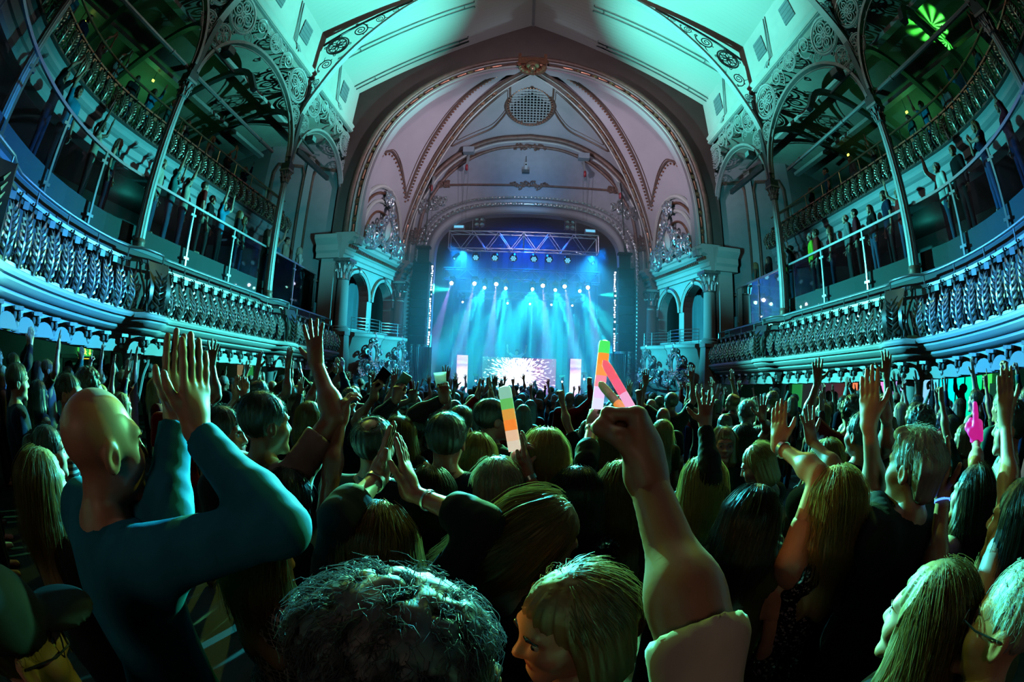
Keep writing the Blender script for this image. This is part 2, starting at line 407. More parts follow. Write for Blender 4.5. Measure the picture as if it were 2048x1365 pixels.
def bead_mesh(L):
    m = MB(); m.lathe([(0.01, -L/2), (0.05, -L*.3), (0.03, -L*.2), (0.065, 0), (0.03, L*.2), (0.05, L*.3), (0.01, L/2)], 8, axis='X')
    for a in (-1, 1):
        m.ball((L*.12*a, -.02, .05), (.05, .03, .035), 6, 4); m.ball((L*.12*a, -.02, -.05), (.05, .03, .035), 6, 4)
    return m.mesh('bead', copper)
ROD, BEAD = rod_mesh(0.42), bead_mesh(0.26)
def along(P, step):
    d = np.r_[0, np.cumsum(np.linalg.norm(np.diff(P, axis=0), axis=1))]; n = int(d[-1]/step)
    out = []
    for i in range(n):
        s0 = (i+.5)*step; p = np.array([np.interp(s0, d, P[:, k]) for k in range(P.shape[1])]); q = np.array([np.interp(s0+.02, d, P[:, k]) for k in range(P.shape[1])])
        out.append((p, nrm(q-p), i))
    return out
cen, _ = inset2(ARCH, 0.44)
for s in (-1, 1):
    for p, t, i in along(np.array(cen), 0.36):
        if p[1] > 13.5: continue
        M = frame((s*p[0], -.06, p[1]-6), (s*t[0], 0, t[1]), (0, 1, 0), (-t[1], 0, s*t[0]))
        link('rod' if i % 2 else 'bead', ROD if i % 2 else BEAD, pa, M=M)
# keystone boss at the apex
m = MB(); m.box((0, -.2, 7.55), (1.05, .45, .35)); m.ball((0, -.3, 7.3), (.32, .28, .3), 12, 8)
for a in range(9):
    th = math.pi*(a/8); m.ball((.42*math.cos(th), -.34, 7.22-.28*math.sin(th)), (.13, .12, .14), 7, 5)
for sx in (-1, 1):
    m.tube([(sx*(.35+p[0]), -.34+p[1], 7.5+p[2]) for p in spiral((0, 0), .24, 1.4, 0, sx)], 0.05, 5); m.box((sx*.5, -.18, 7.75), (.12, .4, .5))
m.ball((0, -.5, 7.05), (.13, .13, .2), 8, 6)
m.build('keystone_boss', copper, pa)

# ---- vault webs
def side_pt(s, u, t, off=0.0):
    a = arch_at(t); r = rib_at(t); A3 = np.array((-(a[0]-.6*0), YE+.05, a[1])); A3[0] = -(a[0]-.35*(1-t)); A3[2] = a[1]-.45*t
    R3 = np.array((-r[0], r[1], r[2]))
    p = A3*(1-u)+R3*u
    bul = math.sin(math.pi*u)*.35*math.sin(math.pi*min(1, t*1.05))
    p = p+np.array((-.5, 0, .5))*bul
    if off: p = p+off*np.array((.75, -.35, -.45))
    return (-s*p[0], p[1], p[2])
def mid_pt(s, u, t, off=0.0):
    r = rib_at(t); l = lun_at(t); p = np.array((-r[0], r[1], r[2]))*(1-u)+np.array((-l[0], YP-.02, l[1]))*u
    p = p+np.array((0, 0, .45))*math.sin(math.pi*u)*t
    if off: p = p+off*np.array((.2, -.5, -.8))
    return (-s*p[0], p[1], p[2])
for s, nm in ((-1, 'left'), (1, 'right')):
    m = MB(); m.grid([[side_pt(s, u, t) for u in np.linspace(0, 1, 9)] for t in np.linspace(0, 1, 33)])
    web = m.build('vault_web', vault_m, kind='structure', label='lilac plaster vault web on the %s with framed panel' % nm)
    # panel frame
    key = [(.84, .27), (.80, .42), (.74, .58), (.62, .74), (.46, .86), (.34, .82), (.24, .70), (.17, .55), (.15, .42), (.16, .345), (.32, .375), (.52, .36), (.70, .32), (.84, .27)]
    path = cmr(key, 6)
    m = MB(); m.tube([side_pt(s, u, t, .03) for u, t in path], 0.055, 6); m.build('panel_frame', brown_m, web)
    m = MB(); m.tube([side_pt(s, u*.86+.07, t*.90+.047, .02) for u, t in path], 0.022, 5); m.build('panel_line', brown_m, web)
    bead = MB().ball((0, 0, 0), (.05, .05, .05), 6, 4).mesh('bead', copper)
    seg = resample(np.array([side_pt(s, u+.035, t, .05) for u, t in path[:25]]), 46)
    for p in seg: link('bead', bead, web, loc=p)
    seg = resample(np.array([side_pt(s, u, t-.012, .05) for u, t in path[54:]]), 16)
    for p in seg: link('bead', bead, web, loc=p)
    # tympanum arches over the box entablature
    for k, (rr, wd, mt) in enumerate(((1.0, .10, plaster), (.90, .06, copper), (.78, .09, plaster), (.62, .05, copper))):
        pts = [side_pt(s, .5-.47*rr*math.cos(a), .02+.235*rr*math.sin(a), .06) for a in np.linspace(0.02, math.pi-.02, 22)]
        m = MB(); m.tube(pts, wd, 7); m.build('tympanum_moulding', mt, web)
    # ribs
    P = [(-s*-p[0], p[1], p[2]) for p in RIBC]; P = [(s*p[0], p[1], p[2]) for p in RIBC]
    T = np.gradient(np.array(P), axis=0); A = []; B = []
    dg = nrm((s*-5.78, 13.66-18.28, 0))
    for t in T:
        t = nrm(t); n = nrm(np.cross(t, (dg[1], -dg[0], 0))); n = n if n[2] < 0 else -n
        A.append(n); B.append(np.array((s*abs(dg[1]), -abs(dg[0]), 0)))
    rb = empty('vault_rib', (s*5.78, 18.28, 6), label='copper beaded diagonal vault rib on the %s' % nm, category='rib')
    Q = [(p[0]-s*5.78, p[1]-18.28, p[2]-6) for p in P]
    for nm2, mt, prof in (('white_band', plaster, [(-.25, -.18), (-.25, .22), (.02, .24), (.02, -.20)]),
                          ('brown_roll', brown_m, [(.0, .26), (.06, .26), (.10, .20), (.06, .12), (.0, .12)]),
                          ('fillet', plaster, [(.0, .11), (.08, .11), (.08, .07), (.0, .07)]),
                          ('bed_moulding', brown_m, [(.0, .06), (.03, .06), (.03, -.11), (.0, -.11)]),
                          ('fillet', plaster, [(.0, -.13), (.09, -.13), (.09, -.19), (.0, -.19)])):
        m = MB(); m.sweep(Q, A, B, prof); m.build(nm2, mt, rb, smooth=True)
    Pn = np.array(Q); d = np.r_[0, np.cumsum(np.linalg.norm(np.diff(Pn, axis=0), axis=1))]
    for p, t, i in along(Pn, 0.36):
        if p[2] > 7.2: continue
        j = int(np.clip(np.searchsorted(d, (i+.5)*.36), 0, 40)); a, b = A[j], B[j]
        M = frame(p+a*.05-b*.03, t, -a, np.cross(t, -a)); link('rod' if i % 2 else 'bead', ROD if i % 2 else BEAD, rb, M=M)
m = MB()
for s in (-1, 1): m.grid([[mid_pt(s, u, t) for u in np.linspace(0, 1, 9)] for t in np.linspace(0, 1, 33)])
web = m.build('vault_crown', vault_m, kind='structure', label='plaster vault crown around the round grille')
for s in (-1, 1):
    path = cmr([(.10, .90), (.30, .90), (.52, .90), (.72, .86), (.84, .80), (.80, .68), (.66, .60), (.45, .66), (.24, .80), (.10, .90)], 6)
    m = MB(); m.tube([mid_pt(s, u, t, .03) for u, t in path], 0.05, 6); m.build('panel_frame', brown_m, web)
    m = MB(); m.tube([mid_pt(s, u*.8+.1, t*.86+.115, .02) for u, t in path], 0.02, 5); m.build('panel_line', brown_m, web)
# round ceiling grille: ring, egg beads, lattice bars
gr = empty('ceiling_grille', (-.05, 16.55, 13.52), label='round lattice ventilation grille in the vault crown', category='grille')
gr.rotation_euler = (R(-11), 0, 0)
RX, RY = 1.02, 1.30
m = MB(); m.sweep([(RX*math.cos(a), RY*math.sin(a), 0) for a in np.linspace(0, 2*math.pi, 41)[:-1]], [(math.cos(a), math.sin(a), 0) for a in np.linspace(0, 2*math.pi, 41)[:-1]], [(0, 0, -1)]*40,
                  [(.18, -.2), (.18, .0), (.08, .10), (.0, .06), (-.04, .12), (-.10, .04), (-.10, -.2)], closed=True); m.build('rim', brown_m, gr)
eb = MB().ball((0, 0, 0), (.045, .045, .04), 6, 4).mesh('bead', copper)
for a in np.linspace(0, 2*math.pi, 49)[:-1]: link('bead', eb, gr, loc=(RX*.98*math.cos(a), RY*.98*math.sin(a), -.13))
m = MB(); m.prism([(RX*math.cos(a), RY*math.sin(a)) for a in np.linspace(0, 2*math.pi, 33)[:-1]], .05, .08, plane='XY'); m.build('backing', black_m, gr)
for k in range(-6, 7):
    x = k*.15; h = RY*.93*math.sqrt(max(0, 1-(x/(RX*.93))**2))
    if h > .1: MB().box((x, 0, -.03), (.045, 2*h, .04)).build('lattice_bar', iron_w, gr, smooth=False)
    y = k*.19; h = RX*.93*math.sqrt(max(0, 1-(y/(RY*.93))**2))
    if h > .1: MB().box((0, y, -.06), (2*h, .045, .03)).build('lattice_bar', iron_w, gr, smooth=False)

# ---- proscenium wall: lunette over the stage opening
outer = resample(np.array([(5.9, -.9), (5.85, 2.5), (5.8, 5.9)]+[tuple(p) for p in LUN[1:]]), 41)
inner = resample(OPEN, 41)
m = MB()
for s in (-1, 1):
    m.grid([[(s*p[0], YP, p[1]) for p in outer], [(s*p[0], YP, p[1]) for p in inner]])
    m.grid([[(s*p[0], YP, p[1]) for p in inner], [(s*(p[0]+.0), YP+.5, p[1]) for p in inner]])
pw = m.build('wall_proscenium', mat('proscenium_plaster', (0.40, 0.42, 0.47), 0.7, var=0.06, bump=0.05), kind='structure', label='plaster proscenium wall around the stage opening')
def xz_band(par, name, mt, curve, y, prof, smooth=True):
    Pf = both(curve); T = np.gradient(Pf, axis=0); N = np.stack([T[:, 1], -T[:, 0]], 1); N /= np.linalg.norm(N, axis=1)[:, None]
    m = MB(); m.sweep([(p[0], y, p[1]) for p in Pf], [(n[0], 0, n[1]) for n in N], [(0, -1, 0)]*len(Pf), prof); return m.build(name, mt, par, smooth=smooth)
def roll(d0, d1, h): c, r = (d0+d1)/2, (d1-d0)/2; return [(c+r*math.cos(a), h*math.sin(a)) for a in np.linspace(0, math.pi, 7)]
xz_band(pw, 'lunette_roll', brown_m, LUN, YP, roll(.02, .30, .16))
xz_band(pw, 'lunette_roll', brown_m, LUN, YP, roll(.62, .78, .10))
xz_band(pw, 'lunette_line', plaster, LUN, YP, roll(.34, .44, .06))
fr = empty('stage_frame', (0, YP, -.9), label='moulded and gilded frame around the stage opening', category='frame')
OP = np.array([(p[0], p[1]+.9) for p in resample(OPEN, 61)])
blue_w = mat('frame_white', (0.55, 0.58, 0.62), 0.5)
xz_band(fr, 'inner_band', blue_w, OP, 0, roll(-.34, -.02, .14)); xz_band(fr, 'ornate_band', silver, OP, 0, roll(-.56, -.38, .12))
xz_band(fr, 'hollow_band', blue_w, OP, 0, roll(-.70, -.58, .05)); xz_band(fr, 'ornate_band', silver, OP, 0, roll(-.86, -.74, .12))
rs = MB(); rs.ball((0, -.05, 0), (.07, .06, .07), 6, 4)
for a in range(5): rs.ball((.07*math.cos(a*1.257), -.03, .07*math.sin(a*1.257)), (.04, .04, .04), 5, 3)
rs = rs.mesh('rosette', silver)
for d, stp in ((-.47, .24), (-.80, .17)):
    c, _ = inset2(OP, d)
    for s in (-1, 1):
        for p, t, i in along(np.array(c), stp): link('rosette', rs, fr, loc=(s*p[0], -.1, p[1]), scale=(1, 1, 1) if d > -.6 else (.7, .7, .7))
# D-shaped panel moulding on the lunette
m = MB(); m.tube([(x, YP-.03, 10.2) for x in np.linspace(-3.9, 3.9, 9)], .06, 6)
arc = [(4.05*math.cos(a), YP-.03, 10.35+2.0*math.sin(a)) for a in np.linspace(.12, math.pi-.12, 25)]
m.tube(arc, .05, 6); m.build('panel_moulding', brown_m, pw)
def scrollwork(w_, h_, seed=0, th=.035, n=6):
    """a symmetrical cluster of plaster scrolls, leaves and buds in the x-z plane, facing -y"""
    rnd = random.Random(seed); m = MB()
    for sx in (-1, 1):
        for i in range(n):
            u = (i+.5)/n; r = h_*(.42-.22*u)*(.8+.4*rnd.random()); cx = sx*w_*(.12+.80*u); cz = h_*.35*math.sin(u*9+seed)
            m.tube([(p[0], -.05-.03*rnd.random(), p[2]) for p in spiral((cx, cz), r, 1.35, rnd.random()*6, sx*(1 if i % 2 else -1), n=18)], [th*(1-.55*k/17) for k in range(18)], 5)
            for k in range(2):
                a = rnd.random()*6.28; m.ball((cx+r*math.cos(a), -.07, cz+r*math.sin(a)), (th*1.6, th, th*1.3), 6, 4)
    m.ball((0, -.08, 0), (w_*.10, .08, h_*.32), 8, 6)
    return m
scrollwork(.95, .34, 1).build('bar_ornament', brown_m, pw).location = (0, YP, 10.2)
scrollwork(.85, .30, 2).build('crest_ornament', brown_m, pw).location = (0, YP, 12.32)
for s in (-1, 1):
    scrollwork(.30, .30, 3).build('end_ornament', brown_m, pw).location = (s*4.0, YP, 10.25)
    o = scrollwork(.75, .55, 4, .05).build('spandrel_ornament', silver, pw); o.location = (s*4.55, YP, 9.25); o.rotation_euler = (0, s*R(20), 0)
    o = scrollwork(.35, .6, 5, .04).build('spandrel_ornament', brown_m, pw); o.location = (s*5.2, YP, 7.6)

# ---- capital, column
def capital_mesh(r, h, mt):
    m = MB(); m.lathe([(r*.92, 0), (r*1.1, .03*h), (r*1.0, .08*h), (r*1.0, .5*h), (r*1.25, .82*h), (r*1.4, .86*h)], 14)
    m.box((0, 0, h*.93), (r*3.0, r*3.0, h*.14))
    for tier, (z0, hh, rr) in enumerate(((.08*h, .42*h, 1.0), (.35*h, .45*h, 1.05))):
        for k in range(8):
            a = 2*math.pi*(k+.5*tier)/8; d = np.array((math.cos(a), math.sin(a), 0))
            pts = [d*r*rr+np.array((0, 0, z0)), d*r*(rr+.10)+np.array((0, 0, z0+hh*.55)), d*r*(rr+.32)+np.array((0, 0, z0+hh*.95)), d*r*(rr+.52)+np.array((0, 0, z0+hh*.88)), d*r*(rr+.48)+np.array((0, 0, z0+hh*.70))]
            m.tube(cmr(pts, 3), [r*.22, r*.22, r*.22, r*.21, r*.2, r*.19, r*.18, r*.17, r*.16, r*.14, r*.12, r*.10, r*.08], 5)
    for k in range(4):
        a = math.pi/4+k*math.pi/2; d = np.array((math.cos(a), math.sin(a), 0))
        sp = spiral((0, 0), r*.34, 1.5, 2.0, 1, n=14); m.tube([d*(r*1.45+p[0])+np.array((0, 0, h*.78+p[2])) for p in sp], r*.1, 5)
    return m.mesh('capital', mt)
def plain_column(par, base, top, r, mt, cap_h=.6, flute=True, capm=None):
    x, y, z0 = base; H = top-z0-cap_h
    m = MB(); m.lathe([(r*1.02, 0), (r, H*.1), (r*.95, H*.6), (r*.88, H)], 28, (x, y, z0), flute=1 if flute else 0, fdepth=.10); m.build('shaft', mt, par)
    m = MB(); m.box((x, y, z0+.06), (r*2.9, r*2.9, .12)); m.lathe([(r*1.4, .12), (r*1.45, .17), (r*1.2, .22), (r*1.3, .27), (r*1.05, .32)], 20, (x, y, z0)); m.build('base', mt, par)
    link('capital', capital_mesh(r*.9, cap_h, capm or mt), par, loc=(x, y, top-cap_h))

# ---- stage boxes on each flank between the great arch and the proscenium wall
def cartouche(par, M, mt_oval, mt, sc=1.0, seed=0):
    rnd = random.Random(seed); hold = MB()
    hold.lathe([(.0, .10), (.14, .085), (.22, .05), (.26, 0)], 20, cap=False)
    ov = MB(); ov.add([(p[0]*.85*sc, -p[2]*sc, p[1]*1.35*sc) for p in hold.v], hold.f); o = ov.build('oval_shield', mt_oval, par); o.matrix_local = M
    m = MB()
    m.tube([(p[0], -.06, p[2]) for p in ring((0, 0), .25*sc, 26, .40*sc)], .045*sc, 6, closed=True)
    for sx in (-1, 1):
        for (cx, cz, r, tn, a0, sg) in ((.34, .30, .17, 1.5, 3.4, 1), (.36, -.02, .14, 1.4, 2.0, -1), (.30, -.36, .18, 1.5, 2.6, 1), (.14, .56, .15, 1.5, 4.0, -1), (.13, -.60, .12, 1.3, 2.2, 1), (.55, -.50, .15, 1.4, 1.0, -1), (.58, .10, .12, 1.4, 5.0, 1), (.72, -.30, .10, 1.3, 0.5, -1)):
            m.tube([(sx*p[0]*sc, -.09+.03*math.sin(i*.7), p[2]*sc) for i, p in enumerate(spiral((cx, cz), r, tn, a0, sg, n=16))], [.05*sc*(1-.5*k/15) for k in range(16)], 5)
        for k in range(9):
            a = -1.3+k*.33; m.ball((sx*(.31+.05*(k % 2))*sc*math.cos(a)*1.05, -.09, .50*sc*math.sin(a)), (.06*sc, .05, .07*sc), 6, 4)
    m.ball((0, -.13, .60*sc), (.13*sc, .10, .13*sc), 8, 6); m.ball((0, -.10, .80*sc), (.09*sc, .07, .14*sc), 7, 5); m.ball((0, -.10, -.58*sc), (.09*sc, .08, .16*sc), 7, 5)
    o = m.build('scroll_surround', mt, par); o.matrix_local = M
def stage_box(s):
    side = 'left' if s < 0 else 'right'
    P0 = np.array((s*6.62, YE+.02)); P1 = np.array((s*5.80, YP-.25)); L = np.linalg.norm(P1-P0); d = (P1-P0)/L; n = np.array((-s*d[1], s*d[0])) if False else np.array((-s*abs(d[1]), -abs(d[0])))
    ori = (P0[0], P0[1], 0)
    def W(a, z, off=0.0): q = P0+d*a*L+n*off; return (q[0], q[1], z)
    # wall with two arched openings, as one mesh: columns of quads around the arches
    m = MB(); xs = []
    A = [(.10, .46), (.54, .90)]; sp = 4.15; crown = .95; sill = 3.0
    def zarch(a):
        for a0, a1 in A:
            if a0 <= a <= a1:
                t = (a-a0)/(a1-a0)*2-1; return sp+crown*math.sqrt(max(0, 1-t*t))
        return None
    aa = sorted(set([0, 1]+[a0+(a1-a0)*(1-math.cos(math.pi*k/14))/2 for a0, a1 in A for k in range(15)]))
    top = 6.0
    for i in range(len(aa)-1):
        a, b = aa[i], aa[i+1]; za, zb = zarch(a), zarch(b)
        if zarch((a+b)/2) is None: m.add([W(a, -1), W(b, -1), W(b, top), W(a, top)], [(0,1,2,3)])
        else:
            m.add([W(a, za), W(b, zb), W(b, top), W(a, top)], [(0,1,2,3)]); m.add([W(a, -1), W(b, -1), W(b, sill), W(a, sill)], [(0,1,2,3)])
            m.add([W(a, za), W(b, zb), W(b, zb, -.4), W(a, za, -.4)], [(0,1,2,3)])
    for a0, a1 in A:
        for a in (a0, a1): m.add([W(a, sill), W(a, sp), W(a, sp, -.4), W(a, sill, -.4)], [(0,1,2,3)])
    bw = m.build('wall_box_'+side, plaster, kind='structure', label='wall of the %s stage boxes with two arched openings' % side)
    for k, (a0, a1) in enumerate(A):
        arc = [W((a0+a1)/2-(a1-a0)/2*1.08*math.cos(t), sp+crown*1.08*math.sin(t), .04) for t in np.linspace(0, math.pi, 17)]
        mm = MB(); mm.tube(arc, .075, 6); mm.build('archivolt', plaster, bw)
        arc = [W((a0+a1)/2-(a1-a0)/2*1.20*math.cos(t), sp+crown*1.17*math.sin(t), .05) for t in np.linspace(0.1, math.pi-.1, 17)]
        mm = MB(); mm.tube(arc, .035, 6); mm.build('archivolt_bead', copper, bw)
        mm = MB(); c = W((a0+a1)/2, sp+crown*1.1, .1); mm.ball(c, (.1, .1, .16), 6, 5); mm.build('arch_keystone', silver, bw)
    # dim room behind
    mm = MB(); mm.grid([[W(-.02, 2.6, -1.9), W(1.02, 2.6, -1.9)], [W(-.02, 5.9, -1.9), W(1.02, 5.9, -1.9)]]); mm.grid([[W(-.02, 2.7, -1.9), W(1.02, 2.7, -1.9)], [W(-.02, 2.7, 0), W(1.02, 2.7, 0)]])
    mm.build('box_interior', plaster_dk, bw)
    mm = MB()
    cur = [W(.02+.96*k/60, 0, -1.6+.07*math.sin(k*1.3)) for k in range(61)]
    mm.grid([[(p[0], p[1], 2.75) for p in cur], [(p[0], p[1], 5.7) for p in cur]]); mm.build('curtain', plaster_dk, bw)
    # entablature with dentils
    en = empty('box_entablature', ori, label='dentilled entablature above the %s stage boxes' % side, category='entablature')
    def sw(name, mt, a0, a1, prof, par=en):
        p = [np.array(W(a, 0))-np.array(ori) for a in (a0, a1)]; q = MB(); q.sweep(p, [(n[0], n[1], 0)]*2, [(0, 0, 1)]*2, prof); return q.build(name, mt, par, smooth=False)
    full = [(-.3, 5.35), (.10, 5.35), (.10, 5.50), (.16, 5.53), (.16, 5.68), (.22, 5.72), (.22, 5.90), (.36, 5.98), (.42, 6.08), (.50, 6.12), (.52, 6.22), (.44, 6.28), (-.3, 6.34)]
    sw('cornice', plaster, .06, .94, full); sw('corner_block', plaster, -.05, .08, [(a+.22 if a > 0 else a, z) for a, z in full]); sw('corner_block', plaster, .92, 1.03, [(a+.22 if a > 0 else a, z) for a, z in full])
    dn = MB().box((0, 0, 0), (.07, .09, .11)).mesh('dentil', copper, False)
    rot = math.atan2(d[1], d[0])
    for k in range(44):
        a = -.03+1.04*k/43; off = .30+(.22 if (a < .08 or a > .92) else 0); p = np.array(W(a, 5.80, off))-np.array(ori); link('dentil', dn, en, loc=p, rot=(0, 0, rot))
    # columns and the colonnette
    for a, nm in ((.015, 'nearer'), (.975, 'farther')):
        b = W(a, 2.6, .22); c = empty('box_column', (b[0], b[1], 0), label='%s fluted column with ornate capital beside the %s stage boxes' % (nm, side), category='column')
        mm = MB(); mm.box((0, 0, 1.0), (.62, .62, 3.4)); mm.build('pedestal', plaster, c, smooth=False)
        plain_column(c, (0, 0, 2.7), 5.36, .24, plaster, .75, False, silver)
    b = W(.5, 0, -.12); c = empty('colonnette', (b[0], b[1], 0), label='slim turned colonnette between the %s box arches' % side, category='column')
    mm = MB(); mm.lathe([(.16, 3.0), (.16, 3.1), (.10, 3.15), (.15, 3.3), (.15, 3.5), (.08, 3.62), (.12, 3.7), (.07, 3.76), (.09, 3.9), (.075, 4.1)], 14, (0, 0, 0)); mm.build('shaft', plaster, c)
    link('capital', capital_mesh(.085, .26, plaster), c, loc=(0, 0, 4.02))
    # bow-fronted parapets
    for k, (a0, a1) in enumerate(((.06, .50), (.53, .97))):
        q = empty('box_parapet', W((a0+a1)/2, 0, .3), label='bowed plaster parapet with scrolled cartouche, %s one of the %s boxes' % ('nearer' if k == 0 else 'farther', side), category='parapet')
        qo = np.array(q.location)
        prof = [(-.2, 1.05), (.05, 1.05), (.22, 1.2), (.38, 1.5), (.50, 1.75), (.40, 1.95), (.46, 2.15), (.58, 2.45), (.62, 2.62), (.72, 2.70), (.72, 2.80), (.60, 2.84), (-.2, 2.84)]
        PP, AA = [], []
        for t in np.linspace(0, 1, 13):
            bow = .42*math.sin(math.pi*t)**.7; a = a0+(a1-a0)*t; PP.append(np.array(W(a, 0, bow))-qo); AA.append((n[0], n[1], 0))
        mm = MB(); mm.sweep(PP, AA, [(0, 0, 1)]*13, prof); mm.build('bowed_front', plaster, q)
        am = (a0+a1)/2; p = np.array(W(am-.04, 2.10, .98))-qo
        nn = np.array((n[0], n[1], 0)); xx = np.cross((0, 0, 1), nn)
        cartouche(q, frame(p, -xx, -nn, (0, 0, 1)), plaster, silver, .86, k)
        for aa2, sd in ((am-.13, 8), (am+.12, 9)):
            p = np.array(W(aa2, 1.6, .84))-qo; oo = scrollwork(.34, .5, sd, .04).build('leaf_relief', silver, q); oo.matrix_local = frame(p, -xx, -nn, (0, 0, 1))
        for z in (2.98, 3.10, 3.22, 3.34):
            mm = MB(); mm.tube([np.array(p_)+np.array((n[0], n[1], 0))*.55+np.array((0, 0, z)) for p_ in PP], .011, 5); mm.build('rail', steel, q)
        for t in (0, 4, 8, 12):
            mm = MB(); p_ = np.array(PP[t])+np.array((n[0], n[1], 0))*.55; mm.tube([p_+np.array((0, 0, 2.8)), p_+np.array((0, 0, 3.36))], .014, 5); mm.build('rail_post', steel, q)
    # cartouche above, on the vault web
    ct = empty('tympanum_cartouche', side_pt(s, .5, .02), label='gilded cartouche relief above the %s stage box entablature' % side, category='relief')
    nn = np.array((n[0], n[1], -.12)); nn = nrm(nn); xx = nrm(np.cross((0, 0, 1), nn)); up = np.cross(nn, xx)
    cartouche(ct, frame(nn*.34+np.array((0, 0, .95)), -xx, -nn, up), plaster, silver, 1.25, 3)
    for sd, dx in ((11, -1.1), (12, 1.1)):
        oo = scrollwork(.5, .8, sd, .05).build('leaf_relief', silver, ct); oo.matrix_local = frame(nn*.3+xx*dx+np.array((0, 0, .45)), -xx, -nn, up)
    oo = scrollwork(.35, .5, 13, .05).build('crest_relief', silver, ct); oo.matrix_local = frame(nn*.25+np.array((0, 0, 2.35)), -xx, -nn, up)
for s in (-1, 1): stage_box(s)

# splayed panelled end walls where the galleries stop
for s, nm in ((-1, 'left'), (1, 'right')):
    A0 = np.array((s*9.7, 12.3)); A1 = np.array((s*6.75, 14.1)); L = np.linalg.norm(A1-A0); d = (A1-A0)/L; n = np.array((-s*abs(d[1]), -abs(d[0]))); n /= np.linalg.norm(n)
    def W(a, z, off=0.0): q = A0+d*a*L+n*off; return (q[0], q[1], z)
    m = MB(); m.add([W(0, -1), W(1, -1), W(1, 11), W(0, 11), W(0, -1, -.2), W(1, -1, -.2), W(1, 11, -.2), W(0, 11, -.2)], [(0,1,2,3),(7,6,5,4),(0,4,5,1),(1,5,6,2),(2,6,7,3),(3,7,4,0)])
    m.add([(s*12.6, 12.3, -1), (s*9.7, 12.3, -1), (s*9.7, 12.3, 11), (s*12.6, 12.3, 11)], [(0,1,2,3)])
    ew = m.build('wall_splay_'+nm, mat('teal_grey_plaster', (0.30, 0.34, 0.35), 0.75, var=0.06, bump=0.05), smooth=False, kind='structure', label='splayed wall with brown panel mouldings at the end of the %s balcony' % nm)
    for a0, a1 in ((.08, .44), (.54, .92)):
        mm = MB(); mm.tube([W(a0, 4.9, .02), W(a0, 8.6, .02), W(a0+.04, 8.95, .02), W(a1-.04, 8.95, .02), W(a1, 8.6, .02), W(a1, 4.9, .02), W(a1-.05, 4.6, .02), W(a0+.05, 4.6, .02)], .075, 6, closed=True); mm.build('panel_moulding', brown_m, ew)
    mm = MB(); mm.sweep([W(.455, 0), W(.53, 0)], [(n[0], n[1], 0)]*2, [(0, 0, 1)]*2, [(0, 3.2), (.14, 3.2), (.14, 9.4), (0, 9.4)]); mm.build('pilaster', mat('pilaster_paint', (0.42, 0.46, 0.47), 0.7), ew, smooth=False)
    # pier with capital at the corner of the great arch
    c = empty('arch_pier', (s*6.95, YE-.1, 0), label='%s corner pier carrying the great arch' % nm, category='pier')
    mm = MB(); mm.box((0, .1, 2.2), (.55, .5, 6.3)); mm.build('pier_shaft', plaster, c, smooth=False)
    mm = MB(); mm.sweep([(s*.45, -.2, 0), (-s*.45, -.2, 0)], [(0, -1, 0)]*2, [(0, 0, 1)]*2, [(-.4, 5.35), (.08, 5.35), (.08, 5.52), (.16, 5.60), (.16, 5.80), (.28, 5.92), (.36, 6.0), (.36, 6.14), (-.4, 6.2)]); mm.build('pier_cornice', plaster, c, smooth=False)
# ================================================================ BALCONIES, COLUMNS, IRON FILIGREE
def inset(y): return .8*((4.5-y)/3.1)**2 if y < 4.5 else 0.0
def bulge(y, cols=COLS_Y):
    b = 0
    for c in cols: b = max(b, .5*(1+math.cos(math.pi*min(1, max(0, (abs(y-c)-.22)/.30)))))
    return b
def dz_low(y): return -.050*(y-4) if y > 4 else -.085*(y-4)
def dz_up(y): return -.045*(y-6) if y > 5 else .045-.07*(y-5)
SIDE = {-1: 'left', 1: 'right'}

# shared pieces (local x = outwards from the hall axis, y = along the balcony)
def baluster_mesh():
    m = MB(); p = cmr([(-.20, 0, 2.60), (-.30, 0, 2.72), (-.32, 0, 2.88), (-.22, 0, 3.08), (-.10, 0, 3.24), (-.06, 0, 3.36), (-.02, 0, 3.45)], 4)
    m.sweep(p, [(1, 0, 0)]*len(p), [(0, 1, 0)]*len(p), [(-.028, -.012), (.028, -.012), (.028, .012), (-.028, .012)])
    m.tube([(-.02+q[0], q[1], q[2]) for q in spiral((-.06, 3.40), .05, 1.2, 1.5, 1, n=12)], .014, 5); m.ball((-.17, 0, 3.16), (.03, .025, .04), 6, 4); m.ball((-.34, 0, 2.80), (.03, .03, .045), 6, 4)
    return m.mesh('baluster', bronze)
def belly(v): return np.interp(v, [0, .25, .5, .8, 1], [-.25, -.345, -.35, -.25, -.17])
def leaf_mesh():
    m = MB(); n = 7
    for k in range(n):
        v = .06+.80*k/(n-1); z = 2.60+.62*v; x = belly(v); L = .105*math.sin(math.pi*(.22+.70*v))+.02
        for sy in (-1, 1):
            a = np.array((x, 0, z)); b = np.array((x-.035, sy*L*.7, z+.045)); c = np.array((x-.01, sy*L, z+.12))
            m.tube([a, (a+b)/2+np.array((-.015, 0, 0)), b, (b+c)/2, c], [.012, .026, .028, .02, .006], 5)
    m.tube([(belly(v)-.02, 0, 2.60+.66*v) for v in np.linspace(0, 1, 8)], [.03, .03, .028, .026, .024, .022, .018, .006], 5)
    m.add([(belly(v)+.01, sy*(.10*math.sin(math.pi*(.15+.78*v))), 2.6+.64*v) for v in np.linspace(0, 1, 8) for sy in (-1, 1)], [(2*i, 2*i+1, 2*i+3, 2*i+2) for i in range(7)])
    return m.mesh('leaf_panel', silver)
def rosette_mesh():
    m = MB()
    for k in range(4):
        y = -.12+.08*k; m.ball((-.27, y, 2.63), (.03, .028, .03), 6, 4); m.tube([(-.24+q[0]*0, y+.04+q[0], 2.69+q[2]) for q in spiral((0, 0), .03, 1.1, 0, 1, n=9)], .010, 4)
    return m.mesh('rosette_strip', bronze)
